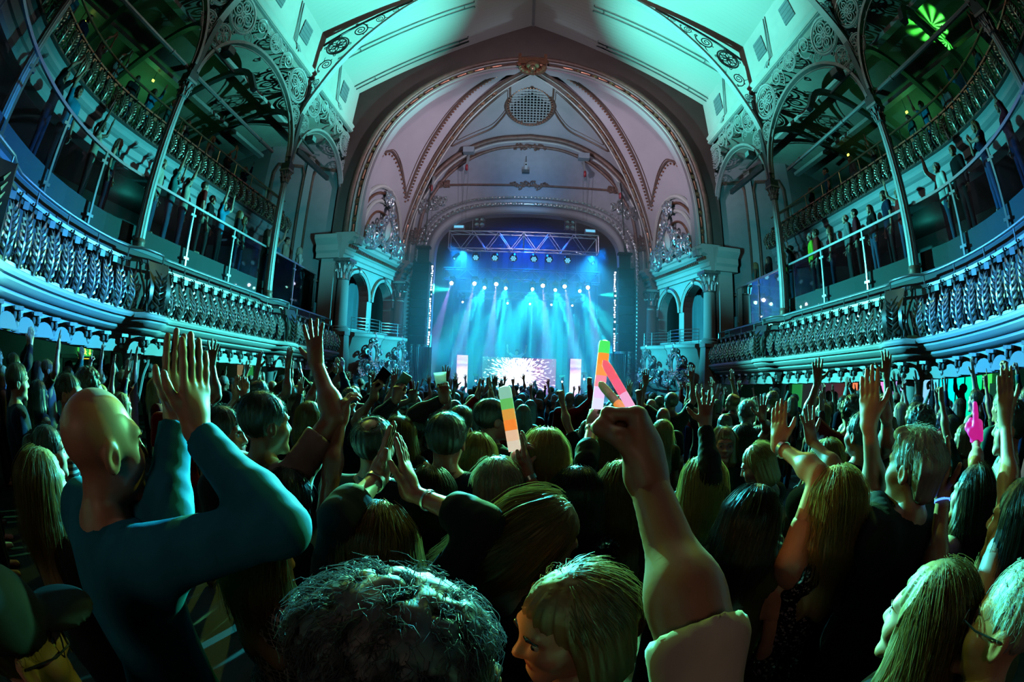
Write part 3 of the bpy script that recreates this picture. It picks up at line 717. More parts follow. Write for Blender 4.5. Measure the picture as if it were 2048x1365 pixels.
def drop_mesh():
    return MB().box((-.02, 0, 3.37), (.02, .11, .10)).mesh('crest_block', mat('crest_paint', (.42, .40, .42), .5, .2), False)
def bracket_mesh():
    m = MB(); m.box((-.02, 0, 2.19), (.26, .16, .05)); m.box((.04, 0, 2.08), (.10, .13, .2))
    for sy in (-.045, .045):
        m.tube([(-.03+q[0], sy, q[2]) for q in spiral((0, 2.11), .075, 1.5, 1.2, -1, n=14)], .028, 5)
    m.ball((-.02, 0, 2.0), (.05, .05, .05), 7, 5); m.ball((.02, 0, 1.94), (.03, .035, .035), 6, 4); m.box((.03, 0, 1.93), (.08, .12, .02))
    return m.mesh('bracket', mat('bracket_paint', (.45, .43, .42), .45, .25, var=.2, vscale=20))
def scallop_mesh():
    m = MB(); pts = [(-.20, 1.92), (.20, 1.92), (.20, 1.96)]+[(.18*math.cos(a), 1.96+.16*math.sin(a)) for a in np.linspace(.15, math.pi-.15, 9)]+[(-.20, 1.96)]
    m.prism(pts, -.02, .03, plane='YZ'); return m.mesh('scallop', plaster, False)
BAL, LEAF, ROS, BLK, BRK, SCA = baluster_mesh(), leaf_mesh(), rosette_mesh(), drop_mesh(), bracket_mesh(), scallop_mesh()
def copy_set(par, mesh, ys, fx, fdz, s, name, zoff=0.0, sc=(1, 1, 1)):
    for y in ys: link(name, mesh, par, loc=(s*fx(y), y, fdz(y)+zoff), scale=(s*sc[0], sc[1], sc[2]))
def balcony(s):
    Y0, Y1 = -2.5, 13.95; ys = sorted(set(list(np.arange(Y0, Y1, .15))+[Y1]))
    fx = lambda y: 6.6-inset(y)-.24*bulge(y)
    fx0 = lambda y: 6.6-inset(y)
    b = empty('lower_balcony', (0, 0, 0), label='lower %s balcony front with bellied iron balusters and bracketed cornice' % SIDE[s], category='balcony')
    def sweep(name, mt, prof, f=fx, smooth=True, ysl=ys):
        m = MB(); m.sweep([(s*f(y), y, dz_low(y)) for y in ysl], [(s, 0, 0)]*len(ysl), [(0, 0, 1)]*len(ysl), prof); return m.build(name, mt, b, smooth=smooth)
    sweep('cornice', plaster, [(.6, 2.24), (.02, 2.24), (-.08, 2.27), (-.14, 2.31), (-.15, 2.35), (-.20, 2.36), (-.26, 2.40), (-.30, 2.44), (-.30, 2.47), (-.36, 2.49), (-.38, 2.53), (-.36, 2.57), (-.28, 2.59), (.6, 2.59)])
    sweep('frieze', plaster, [(.6, 1.90), (.05, 1.90), (.02, 1.93), (.07, 1.95), (.07, 2.24), (.6, 2.24)], smooth=False)
    sweep('bottom_rail', bronze, [(-.27, 2.59), (-.18, 2.59), (-.18, 2.63), (-.27, 2.63)], smooth=False)
    sweep('top_rail', bronze, [(-.05, 3.42), (.02, 3.42), (.02, 3.47), (-.05, 3.47)], smooth=False)
    sweep('parapet', mat('parapet_paint', (.13, .16, .20), .6), [(.28, 2.55), (.28, 3.66), (.24, 3.70), (.24, 3.76), (.62, 3.76), (.62, 2.55)], fx0, smooth=False)
    m = MB(); m.tube([(s*(fx(y)+.02), y, 3.66+dz_low(y)) for y in ys], .026, 8); m.build('handrail', steel, b)
    post = MB().tube([(.02, 0, 3.46), (.02, 0, 3.65)], .016, 6).mesh('rail_post', steel)
    copy_set(b, post, np.arange(-2.2, 13.9, .82), fx, dz_low, s, 'rail_post')
    st = .335; ny = [y for y in np.arange(-1.5, 13.7, st)]
    def clear(y): return min(abs(y-c) for c in COLS_Y) > .20
    copy_set(b, BAL, [y for y in ny if clear(y)], fx, dz_low, s, 'baluster'); copy_set(b, LEAF, [y+st/2 for y in ny if clear(y+st/2)], fx, dz_low, s, 'leaf_panel')
    copy_set(b, ROS, [y+st/2 for y in ny], fx, dz_low, s, 'rosette_strip'); copy_set(b, BLK, [y+st/2 for y in ny], fx, dz_low, s, 'crest_block')
    bs = .42; by = [y for y in np.arange(-1.5, 13.7, bs)]
    copy_set(b, BRK, by, fx, dz_low, s, 'bracket'); copy_set(b, SCA, [y+bs/2 for y in by], fx, dz_low, s, 'scallop')
    for c in COLS_Y[:3]:            # broad leaf plate in front of each column
        m = MB(); m.grid([[(belly(v)+.02-.02*abs(u), .26*u, 2.62+.83*v) for u in np.linspace(-1, 1, 5)] for v in np.linspace(0, 1, 9)])
        m.tube([(-.30+.02*i, -.27, 2.62+.12*i) for i in range(8)], .02, 5); m.tube([(-.30+.02*i, .27, 2.62+.12*i) for i in range(8)], .02, 5)
        for k in range(6):
            for sy in (-1, 1): m.tube([(-.34, 0, 2.66+.1*k), (-.38, sy*.08, 2.70+.1*k), (-.33, sy*.17, 2.80+.1*k)], [.02, .035, .01], 5)
        o = m.build('pilaster_plate', mat('plate_bronze', (.10, .085, .07), .35, .7), b); o.location = (s*fx(c), c, dz_low(c)); o.scale = (s, 1, 1)
    # glass balustrade
    g = empty('glass_balustrade', (s*7.15, 6, 0), label='clear glass balustrade with steel top rail above the %s balcony' % SIDE[s], category='balustrade')
    fg = lambda y: 7.15-inset(y)
    stops = [-1.6, -.4, .84, 2.2, 3.5, 4.85, 6.45, 8.1, 9.8, 11.4, 12.9]
    for a, c in zip(stops[:-1], stops[1:]):
        m = MB(); q = [(s*(fg(y)-7.15), y-6, dz_low(y)) for y in (a+.04, (a+c)/2, c-.04)]; m.sweep(q, [(s, 0, 0)]*3, [(0, 0, 1)]*3, [(-.006, 3.80), (.006, 3.80), (.006, 5.12), (-.006, 5.12)]); m.build('glass_panel', glass_m, g, smooth=False)
        for yy in (a+.05, c-.05):
            for z in (4.0, 4.95): MB().box((s*(fg(yy)-7.15), yy-6, z+dz_low(yy)), (.05, .07, .05)).build('glass_clamp', steel, g, smooth=False)
    for a in stops:
        m = MB(); m.box((s*(fg(a)-7.15), a-6, 4.46+dz_low(a)), (.05, .045, 1.40)); m.build('post', steel, g, smooth=False)
    yy = np.arange(-1.6, 12.91, .29); m = MB(); m.sweep([(s*(fg(y)-7.15), y-6, dz_low(y)) for y in yy], [(s, 0, 0)]*len(yy), [(0, 0, 1)]*len(yy), [(-.03, 5.12), (.03, 5.12), (.03, 5.17), (-.03, 5.17)]); m.build('top_rail', steel, g, smooth=False)
    # balcony deck
    m = MB(); ysd = list(np.arange(YB, 12.2, .6))+[12.25]
    m.sweep([(s*(6.85-inset(max(y, -2.5))), y, dz_low(y)) for y in ysd], [(s, 0, 0)]*len(ysd), [(0, 0, 1)]*len(ysd), [(0, 2.2), (6.5, 2.2), (6.5, 5.0), (3.4, 5.0), (3.4, 4.6), (1.9, 4.6), (1.9, 4.24), (.40, 4.24), (.40, 3.74), (0, 3.74)])
    m.sweep([(s*6.85, y, dz_low(y)) for y in (12.25, 13.95)], [(s, 0, 0)]*2, [(0, 0, 1)]*2, [(0, 2.2), (1.9, 2.2), (1.9, 4.24), (.40, 4.24), (.40, 3.74), (0, 3.74)])
    m.build('floor_balcony_'+SIDE[s], mat('deck_paint', (.10, .10, .10), .8), smooth=False, kind='structure', label='stepped deck of the lower %s balcony' % SIDE[s])
def upper(s):
    Y1 = 12.4; ys = list(np.arange(-2.5, Y1, .2))+[Y1]
    fx = lambda y: 8.6-inset(y)*.8
    b = empty('upper_balcony', (0, 0, 0), label='upper %s gallery front of dark gilded iron with brass rail' % SIDE[s], category='balcony')
    def sweep(name, mt, prof, smooth=False):
        m = MB(); m.sweep([(s*fx(y), y, dz_up(y)) for y in ys], [(s, 0, 0)]*len(ys), [(0, 0, 1)]*len(ys), prof); return m.build(name, mt, b, smooth=smooth)
    sweep('fascia', ledge_m, [(.5, 5.72), (.10, 5.72), (.06, 5.80), (.06, 5.95), (.0, 5.98), (.0, 6.14), (-.06, 6.18), (-.12, 6.24), (-.12, 6.34), (-.16, 6.40), (.5, 6.40)])
    sweep('top_rail', copper, [(-.05, 7.16), (.02, 7.16), (.02, 7.20), (-.05, 7.20)]); sweep('bottom_rail', bronze, [(-.27, 6.40), (-.16, 6.40), (-.16, 6.44), (-.27, 6.44)])
    m = MB(); m.tube([(s*(fx(y)+.02), y, 7.60+dz_up(y)) for y in ys], .03, 8); m.build('brass_rail', brass, b)
    post = MB().tube([(.02, 0, 7.18), (.02, 0, 7.6)], .016, 6).mesh('rail_post', brass); copy_set(b, post, np.arange(-2.2, 12.3, .95), fx, dz_up, s, 'rail_post')
    st = .335; ny = list(np.arange(-1.5, 12.3, st)); sc = (1, 1, .88); zo = 6.42-2.60*.88
    BA2 = BAL; copy_set(b, BA2, ny, fx, dz_up, s, 'baluster', zo, sc)
    LF2 = LEAF_G; copy_set(b, LF2, [y+st/2 for y in ny], fx, dz_up, s, 'leaf_panel', zo, sc); copy_set(b, ROS, [y+st/2 for y in ny], fx, dz_up, s, 'rosette_strip', zo, sc); copy_set(b, BLK_G, [y+st/2 for y in ny], fx, dz_up, s, 'crest_block', zo, sc)
    m = MB(); ysd = list(np.arange(YB, 12.2, .6))+[12.25]
    m.sweep([(s*(8.7-inset(max(y, -2.5))*.8), y, dz_up(y)) for y in ysd], [(s, 0, 0)]*len(ysd), [(0, 0, 1)]*len(ysd), [(0, 5.75), (4.2, 6.3), (4.2, 7.2), (2.4, 7.2), (2.4, 6.85), (1.2, 6.85), (1.2, 6.5), (0, 6.5)])
    m.build('floor_gallery_'+SIDE[s], mat('deck_paint', (.10, .10, .10), .8), smooth=False, kind='structure', label='stepped deck of the upper %s gallery' % SIDE[s])
    # gallery ceiling, beams and purlins
    m = MB(); m.add([(s*7.0, YB, 10.6), (s*12.6, YB, 9.5), (s*12.6, 14, 9.1), (s*7.0, 14, 10.2), (s*7.0, YB, 10.8), (s*12.6, YB, 9.7), (s*12.6, 14, 9.3), (s*7.0, 14, 10.4)], [(0,1,2,3),(7,6,5,4),(0,4,5,1),(1,5,6,2),(2,6,7,3),(3,7,4,0)])
    ce = m.build('ceiling_gallery_'+SIDE[s], mat('gallery_ceiling', (.34, .38, .34), .8, var=.1), smooth=False, kind='structure', label='sloping green-lit ceiling of the upper %s gallery' % SIDE[s])
    for y in (-1.7, .84, 2.9, 4.85, 7.3, 9.8):
        m = MB(); p = [(s*7.1, y, 8.6), (s*7.6, y, 9.35), (s*8.6, y, 9.6), (s*10.5, y, 9.35), (s*12.4, y, 9.1)]; m.tube(cmr(p, 4), .11, 4, flat=(0, 1, 0)); m.build('gallery_beam', iron_d, ce)
    for x, z in ((8.4, 10.0), (10.2, 9.65)):
        m = MB(); m.bar((s*x, YB, z+.12), (s*x, 12.3, z-.30), .22, .12); m.build('purlin', iron_w, ce, smooth=False)
LEAF_G = LEAF.copy(); LEAF_G.materials.clear(); LEAF_G.materials.append(mat('old_gold_leaf', (.34, .27, .20), .32, .75, var=.3, vscale=14))
BLK_G = BLK.copy(); BLK_G.materials.clear(); BLK_G.materials.append(mat('old_copper', (.30, .17, .10), .4, .6))
for s in (-1, 1): balcony(s); upper(s)

# ---- cast-iron columns
def iron_column(s, y, k):
    nm = ('nearest', 'middle', 'farthest')[k]
    c = empty('iron_column', (s*7.0, y, fz(y)), label='%s cast-iron column of the %s arcade, fluted with leafy capital' % (nm, SIDE[s]), category='column')
    f = fz(y); z0 = 3.76+dz_low(y)-f; zt = 7.35-.05*(y-4.85)*.5-f
    m = MB(); H = zt-z0-.42
    m.lathe([(.125, z0-.9), (.125, z0), (.115, z0+H*.5), (.10, z0+H)], 24, flute=1, fdepth=.12); m.build('shaft', iron_w, c)
    m = MB(); m.lathe([(.15, z0-.35), (.15, z0+.05), (.135, z0+.10), (.15, z0+.14), (.125, z0+.2)], 16); m.build('collar', mat('brown_iron', (.22, .13, .10), .5, .3), c)
    link('capital', capital_mesh(.115, .42, iron_w), c, loc=(0, 0, zt-.42))
    m = MB(); m.box((0, 0, zt+.10), (.30, .30, .2)); m.box((0, 0, zt+1.6), (.16, .16, 3.0)); m.build('upper_post', iron_d, c, smooth=False)
    zb = 2.0+dz_low(y)-f; m = MB(); m.lathe([(.17, 0), (.17, .5), (.14, .55), (.135, zb-.55), (.16, zb-.5), (.20, zb-.12), (.30, zb-.02), (.30, zb+.1)], 20, (-s*.15, 0, 0)); m.build('lower_shaft', iron_w, c)
    for dy in (-1, 1):
        m = MB(); m.tube([(-s*.15, dy*p[0], p[2]) for p in cmr([(.16, 0, zb-.95), (.24, 0, zb-.75), (.34, 0, zb-.45), (.46, 0, zb-.25), (.44, 0, zb-.12), (.36, 0, zb-.16), (.38, 0, zb-.24)], 4)], .035, 6); m.build('scroll_bracket', iron_w, c)
for s in (-1, 1):
    for k, y in enumerate(COLS_Y): iron_column(s, y, k)

# ---- filigree: shared roundels and scrolls (x-z plane, unit size)
def roundel_mesh(kind, mt):
    m = MB(); th = .05
    m.tube(ring((0, 0), 1.0, 28), .075, 5, closed=True, flat=(0, 1, 0)); m.tube(ring((0, 0), .86, 26), .035, 4, closed=True)
    n = 6 if kind == 0 else 4
    for k in range(n):
        a = 2*math.pi*k/n; c = (.46*math.cos(a), .46*math.sin(a)); m.tube(ring(c, .36, 14), .045, 4, closed=True); m.ball((.80*math.cos(a+math.pi/n), 0, .80*math.sin(a+math.pi/n)), (.09, .06, .09), 6, 4)
        m.tube([(0, 0, 0), (.86*math.cos(a), 0, .86*math.sin(a))], .03, 4)
        if kind: m.tube(ring((.42*math.cos(a), .42*math.sin(a)), .18, 10), .05, 4, closed=True)
    m.tube(ring((0, 0), .16, 10), .06, 4, closed=True)
    for k in range(4): m.tube(ring((1.14*math.cos(k*math.pi/2), 1.14*math.sin(k*math.pi/2)), .11, 9), .035, 4, closed=True)
    return m.mesh('roundel', mt)
def scroll_mesh(mt):
    m = MB(); m.tube(spiral((0, 0), 1.0, 2.1, 0, 1, n=36), [.10-.04*k/35 for k in range(36)], 5)
    m.tube(cmr([(1.0, 0, 0), (1.05, 0, -.5), (.85, 0, -1.1), (.45, 0, -1.5)], 4), .09, 5); m.tube(spiral((.28, -1.5), .26, 1.2, 0, -1, n=14), .06, 4)
    m.tube(cmr([(.9, 0, .5), (1.2, 0, .9), (1.25, 0, 1.25)], 4), [.08, .07, .06, .05, .05, .04, .04, .03, .02], 4)
    m.ball((1.12, 0, -.2), (.14, .08, .18), 6, 4); m.ball((-.2, 0, 1.05), (.10, .07, .14), 6, 4)
    return m.mesh('scroll', mt)
RND0, RND1, SCR = roundel_mesh(0, iron_w), roundel_mesh(1, iron_w), scroll_mesh(iron_w)
RNDD, SCRD = RND0.copy(), SCR.copy()
for q in (RNDD, SCRD): q.materials.clear(); q.materials.append(iron_d)
def arcade_spandrel(s, ya, yb, k):
    nm = ('rear', 'near', 'middle', 'last')[k]
    e = empty('arcade_spandrel', (s*7.0, (ya+yb)/2, 7.5), label='pierced iron spandrel over the %s bay of the %s arcade' % (nm, SIDE[s]), category='spandrel')
    w2 = (yb-ya)/2; zl = -.2*0; top = 10.64-7.5; sp = .15; cr = 2.0 if k < 3 else 1.95
    sl = -.03*((ya+yb)/2-7)
    arc = [(0, -w2*.965*math.cos(a), sp+cr*math.sin(a)+sl) for a in np.linspace(0, math.pi, 27)]
    m = MB(); T = np.gradient(np.array(arc), axis=0); A = [nrm((0, -t[2], t[1])) for t in T]; m.sweep(arc, A, [(1, 0, 0)]*len(arc), [(-.04, -.09), (.04, -.09), (.04, .09), (-.04, .09)]); m.build('arch_rib', iron_w, e, smooth=False)
    arc2 = [(0, p[1]*.96, sp+sl+(p[2]-sp-sl)*.94) for p in arc]
    m = MB(); m.tube(arc2, .018, 4); m.build('bead_line', iron_w, e)
    m = MB(); m.bar((0, -w2, top), (0, w2, top), .12, .08); m.build('top_bar', iron_w, e, smooth=False)
    rotm = Matrix.Rotation(R(90), 4, 'Z')       # local x -> along the hall
    def put(mesh, nm2, u, z, r, a=0, fl=1):
        M = Matrix.Translation((0, (u-.5)*2*w2, z)) @ rotm @ Matrix.Rotation(a, 4, 'Y') @ Matrix.Diagonal((r*fl, r, r, 1)); link(nm2, mesh, e, M=M)
    h = sp+cr+sl; f = w2/2.475
    put(RND1, 'roundel', .135, top-.66, .54*f+.03); put(RND0, 'roundel', .50, top-.33, .31); put(RND1, 'roundel', .865, top-.70, .54*f+.03)
    put(SCR, 'scroll', .325, top-.36, .30, .4, 1); put(SCR, 'scroll', .675, top-.38, .30, .4, -1)
    put(RND0, 'roundel', .075, top-1.62, .30); put(SCR, 'scroll', .045, top-2.05, .14, .2, -1); put(RND0, 'roundel', .925, top-1.66, .30); put(SCR, 'scroll', .955, top-2.15, .14, .2, 1)
    put(SCR, 'scroll', .245, top-1.02, .17, -.7, 1); put(SCR, 'scroll', .755, top-1.05, .17, -.7, -1); put(SCR, 'scroll', .41, top-.20, .13, 2, 1); put(SCR, 'scroll', .59, top-.20, .13, 2, -1)
    put(SCR, 'scroll', .03, top-.25, .14, 1, 1); put(SCR, 'scroll', .97, top-.25, .14, 1, -1)
for s in (-1, 1):
    for k, (a, b) in enumerate(((-3.2, .84), (.84, 4.85), (4.85, 9.8), (9.8, 13.9))): arcade_spandrel(s, a, b, k)
def roof_rib(s, y, k):
    e = empty('roof_rib', (s*7.0, y, 7.6), label='curved iron roof rib with pierced spandrel, %s of the %s side' % (('nearest', 'second', 'third')[k], SIDE[s]), category='rib')
    key = [(7.05, 7.5), (7.05, 8.6), (6.92, 9.4), (6.55, 10.25), (6.10, 11.15), (5.25, 12.4), (4.08, 13.72), (2.6, 14.75), (1.0, 15.45), (0.05, 15.75)]
    p = [np.array((s*(q[0]-7.0), 0, q[1]-7.6)) for q in cmr(key, 5)]
    T = np.gradient(np.array(p), axis=0); A = [nrm((t[2], 0, -t[0])) for t in T]
    m = MB(); m.sweep(p, A, [(0, 1, 0)]*len(p), [(-.05, -.10), (.05, -.10), (.05, .10), (-.05, .10)]); m.build('rib_bar', iron_w, e, smooth=False)
    q2 = [np.array((s*(x-7.0), 0, z-7.6)) for x, z in ((7.0, 12.2), (6.2, 12.75), (5.0, 13.45), (4.1, 13.95))]; m = MB(); m.tube(q2, .05, 5); m.build('rafter_bar', iron_d, e)
    def put(mesh, nm2, x, z, r, a=0, fl=1):
        link(nm2, mesh, e, M=Matrix.Translation((s*(x-7.0), 0, z-7.6)) @ Matrix.Rotation(a, 4, 'Y') @ Matrix.Diagonal((r*fl*s, r, r, 1)))
    put(RNDD, 'roundel', 6.42, 12.05, .40); put(SCRD, 'scroll', 6.62, 11.2, .22, .5); put(SCRD, 'scroll', 5.72, 12.65, .26, 2.4); put(SCRD, 'scroll', 5.12, 13.12, .17, 2.4); put(SCRD, 'scroll', 6.80, 10.45, .14, .3); put(SCRD, 'scroll', 6.88, 9.9, .10, .3); put(SCRD, 'scroll', 4.65, 13.5, .11, 2.4)
for s in (-1, 1):
    for k, y in enumerate(COLS_Y): roof_rib(s, y, k)
    # tie pipe running from column head to column head
    m = MB(); pts = [(s*7.12, y, 7.88-.055*(y-2)) for y in np.arange(-3, 9.9, 1.2)]; m.tube(pts, .05, 7)
    for y in np.arange(-2.2, 9.5, 2.1): z = 7.88-.055*(y-2); m.tube([(s*7.12, y-.03, z), (s*7.12, y+.03, z)], .065, 7)
    o = m.build('tie_pipe', iron_w, label='pale tie pipe running between the %s column heads' % SIDE[s], category='pipe')
    # flood lamps on short bars below the spandrels
    for y, nm in ((10.45, 'farther'), (5.5, 'nearer')):
        e = empty('flood_lamp', (s*6.93, y, 8.35), label='%s small flood lamp on a bar below the %s spandrel' % (nm, SIDE[s]), category='lamp')
        MB().bar((0, -.5, .1), (0, .6, .02), .05, .05).build('bar', iron_d, e, smooth=False)
        m = MB(); m.box((-s*.12, 0, .22), (.30, .26, .18)); m.build('housing', iron_d, e, smooth=False); m = MB(); m.box((-s*.28, -.04, .20), (.02, .24, .16)); m.build('lens', mat('lamp_glass', (.3, .6, .6), .15), e, smooth=False)
    m = MB(); m.bar((s*6.9, 9.95, 7.95), (s*6.9, 12.3, 7.98), .10, .16); m.build('batten', iron_d, label='dark batten lamp hung under the last %s spandrel' % SIDE[s], category='lamp', smooth=False)
# ================================================================ THE STAGE
SZ = 0.35
m = MB(); m.box((0, (18.0+YS)/2, (SZ-1.4)/2), (9.6, YS-18.0, SZ+1.4)); m.build('floor_stage', black_m, smooth=False, kind='structure', label='black stage deck')
stage_m = mat('stage_drapes', (.012, .018, .04), .85, bump=.1, bscale=8)
m = MB(); m.box((0, YS, 5.2), (12.4, .2, 11)); m.build('wall_stage_back', stage_m, smooth=False, kind='structure', label='dark back wall of the stage')
for s, nm in ((-1, 'left'), (1, 'right')):
    m = MB(); m.box((s*6.2, (19.15+YS)/2, 5.2), (.2, YS-19.15, 11)); m.build('wall_stage_'+nm, stage_m, smooth=False, kind='structure', label='dark %s wing wall of the stage' % nm)
m = MB(); m.box((0, (19.15+YS)/2, 10.8), (12.4, YS-19.15, .2)); m.build('ceiling_stage', stage_m, smooth=False, kind='structure', label='dark ceiling over the stage')
def emis(name, col, st):
    return mat(name, (.02, .02, .02), .4, emit=col, estr=st)
truss_m = mat('aluminium', (.55, .58, .62), .3, .85)
def truss(name, x0, x1, y, z, w_, h_, n, lab, mt=truss_m):
    t = empty(name, ((x0+x1)/2, y, z), label=lab, category='truss'); hw = (x1-x0)/2
    for dy in (-w_/2, w_/2):
        for dz in (-h_/2, h_/2): MB().tube([(-hw, dy, dz), (hw, dy, dz)], .028, 6).build('chord', mt, t)
    st = 2*hw/n
    for k in range(n):
        a = -hw+k*st; m = MB(); up = 1 if k % 2 else -1
        for dy in (-w_/2, w_/2): m.tube([(a, dy, -up*h_/2), (a+st, dy, up*h_/2)], .016, 5)
        m.tube([(a, -w_/2, h_/2), (a+st, w_/2, h_/2)], .014, 5); m.tube([(a, -w_/2, -h_/2), (a+st, w_/2, -h_/2)], .014, 5)
        m.build('brace', mt, t)
    for x in (-hw, hw, 0): MB().box((x, 0, 0), (.05, w_+.06, h_+.06)).build('end_frame', mt, t, smooth=False) if False else None
    for x in (-hw, 0, hw):
        m = MB(); m.tube([(x, -w_/2, -h_/2), (x, -w_/2, h_/2), (x, w_/2, h_/2), (x, w_/2, -h_/2)], .03, 5, closed=True); m.build('end_frame', mt, t)
    for x in (-hw*.7, hw*.7): MB().tube([(x, 0, h_/2), (x, 0, (10.7 if y > 19 else 9.6)-z)], .012, 4).build('hanger', mt, t)
    return t
truss('front_truss', -3.6, 3.25, 18.95, 7.48, .55, .82, 12, 'bright aluminium box truss hung across the stage opening')
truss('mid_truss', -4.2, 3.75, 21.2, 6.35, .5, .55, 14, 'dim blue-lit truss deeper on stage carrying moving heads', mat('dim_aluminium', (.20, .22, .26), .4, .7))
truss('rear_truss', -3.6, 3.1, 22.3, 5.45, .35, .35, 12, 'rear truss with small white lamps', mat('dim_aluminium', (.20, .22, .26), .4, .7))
# moving heads: yoke, body, lens
def head(name, loc, aim, lens_mt, lab, grp, r=.13):
    h = empty(name, loc, label=lab, category='stage light', group=grp)
    MB().box((0, 0, .30), (.26, .24, .10)).build('base', black_gloss, h, smooth=False)
    m = MB(); m.tube([(-r*1.25, 0, -.03), (-r*1.25, 0, .27), (r*1.25, 0, .27), (r*1.25, 0, -.03)], .022, 5); m.build('yoke', black_gloss, h)
    MB().box((0, (21.2 if loc[2] > 5.5 else 22.3)-loc[1], ((6.12 if loc[2] > 5.5 else 5.32)-loc[2]+.30)/2), (.08, .62 if loc[2] > 5.5 else .45, max(.05, (6.12 if loc[2] > 5.5 else 5.32)-loc[2]-.30))).build('clamp', black_gloss, h, smooth=False) if loc[2] > 4 else None
    d = nrm(np.array(aim)-np.array(loc)); q = Vector(d).to_track_quat('-Z', 'Y').to_matrix().to_4x4()
    m = MB(); m.lathe([(r*.55, .20), (r*.95, .14), (r, -.06), (r*1.05, -.10), (r*.98, -.12)], 14); o = m.build('body', black_gloss, h); o.matrix_local = q
    m = MB(); m.lathe([(r*.93, -.105), (r*.6, -.125), (.001, -.13)], 14, cap=False); o = m.build('lens', lens_mt, h); o.matrix_local = q
    return Vector(loc)+Vector(d)*.2
def gobo(o, col, n, sharp=3.0):
    """a gobo wheel in the lamp: n rays around the beam axis"""
    d = o.data; d.use_nodes = True; nt = d.node_tree; em = nt.nodes['Emission']
    tc = nt.nodes.new('ShaderNodeTexCoord'); sp = nt.nodes.new('ShaderNodeSeparateXYZ'); nt.links.new(tc.outputs['Normal'], sp.inputs[0])
    at = nt.nodes.new('ShaderNodeMath'); at.operation = 'ARCTAN2'; nt.links.new(sp.outputs['Y'], at.inputs[0]); nt.links.new(sp.outputs['X'], at.inputs[1])
    mu = nt.nodes.new('ShaderNodeMath'); mu.operation = 'MULTIPLY'; mu.inputs[1].default_value = n; nt.links.new(at.outputs[0], mu.inputs[0])
    si = nt.nodes.new('ShaderNodeMath'); si.operation = 'SINE'; nt.links.new(mu.outputs[0], si.inputs[0])
    ad = nt.nodes.new('ShaderNodeMath'); ad.operation = 'MULTIPLY_ADD'; ad.inputs[1].default_value = .5; ad.inputs[2].default_value = .5; nt.links.new(si.outputs[0], ad.inputs[0])
    pw = nt.nodes.new('ShaderNodeMath'); pw.operation = 'POWER'; pw.inputs[1].default_value = sharp; nt.links.new(ad.outputs[0], pw.inputs[0])
    m2 = nt.nodes.new('ShaderNodeMath'); m2.operation = 'MULTIPLY_ADD'; m2.inputs[1].default_value = 2.6; m2.inputs[2].default_value = .02; nt.links.new(pw.outputs[0], m2.inputs[0])
    nt.links.new(m2.outputs[0], em.inputs['Strength']); em.inputs['Color'].default_value = (1, 1, 1, 1)
G1 = 'moving heads on the middle truss'
fan_lens = emis('teal_lens', (.35, 1.0, .75), 40); vio_lens = emis('violet_lens', (.85, .75, 1.0), 60); white_lens = emis('white_lens', (.75, .9, 1.0), 25); dim_lens = emis('dim_lens', (.15, .6, .9), 1.2)
ORD = ('leftmost', 'second from left', 'third from left', 'fourth from left', 'fifth from left', 'sixth from left')
for k, (x, tx, ty) in enumerate(((-2.04, -3.6, 18.6), (-.99, -1.5, 17.8), (.33, .2, 17.0), (1.45, 2.6, 18.0), (2.67, 5.2, 18.6))):
    loc = (x, 20.85, 5.62); tgt = (tx, ty, .6)
    p = head('moving_head', loc, (tx*.6, 12, 3.4), fan_lens, 'green-white moving head throwing a fan of rays, %s on the middle truss' % ORD[k], G1, .11)
    l = lamp('moving_head_beam', 'SPOT', p, tgt, (.02, .80, .85), 9000, .015, 46 if k != 2 else 62, .3); gobo(l, TEAL, 7, 7.0)
for k, (x, tx) in enumerate(((-3.7, -4.6), (-2.55, -3.2), (-1.47, -1.6), (.83, 1.2), (1.91, 2.6), (3.08, 3.6))):
    loc = (x, 20.9, 5.82)
    p = head('moving_head', loc, (tx, 12, 4.0), vio_lens, 'violet-white moving head, %s of the violet ones on the middle truss' % ORD[k], G1, .13)
    lamp('moving_head_beam', 'SPOT', p, (tx, 18.8, .5), (.42, .28, 1.0), 12000, .02, 12, .5)
for k, x in enumerate((-3.29, -.92, .25, 1.37, 2.47)):
    p = head('small_head', (x, 22.15, 5.05), (x*.8, 14, 3), white_lens, 'small white lamp, %s on the rear truss' % ORD[k], 'small lamps on the rear truss', .07)
    lamp('small_head_beam', 'SPOT', p, (x*1.5+.6, 18.5, .4), (.2, .7, 1.0), 2200, .015, 9, .5)
for k, x in enumerate((-2.33, -1.46, -.62, .31, 1.0, 1.84)):
    h = empty('par_lamp', (x, 18.9, 6.72), label='round par lamp hung under the front truss, %s' % ORD[k], category='stage light', group='par lamps under the front truss')
    m = MB(); m.lathe([(.06, .22), (.15, .16), (.17, 0), (.18, -.10), (.165, -.12)], 14, axis='Z'); o = m.build('can', black_gloss, h); o.rotation_euler = (R(-55), 0, 0)
    m = MB(); m.lathe([(.16, -.10), (.001, -.10)], 14, cap=False)
    for a in range(7): m.lathe([(.045, -.12), (.001, -.125)], 8, (.09*math.cos(a*1.047)*(a < 6), .09*math.sin(a*1.047)*(a < 6), 0), cap=False)
    o = m.build('lens', dim_lens, h); o.rotation_euler = (R(-55), 0, 0)
    m = MB(); m.tube([(-.19, 0, .02), (-.19, 0, .32), (.19, 0, .32), (.19, 0, .02)], .014, 5); m.build('yoke', steel, h)
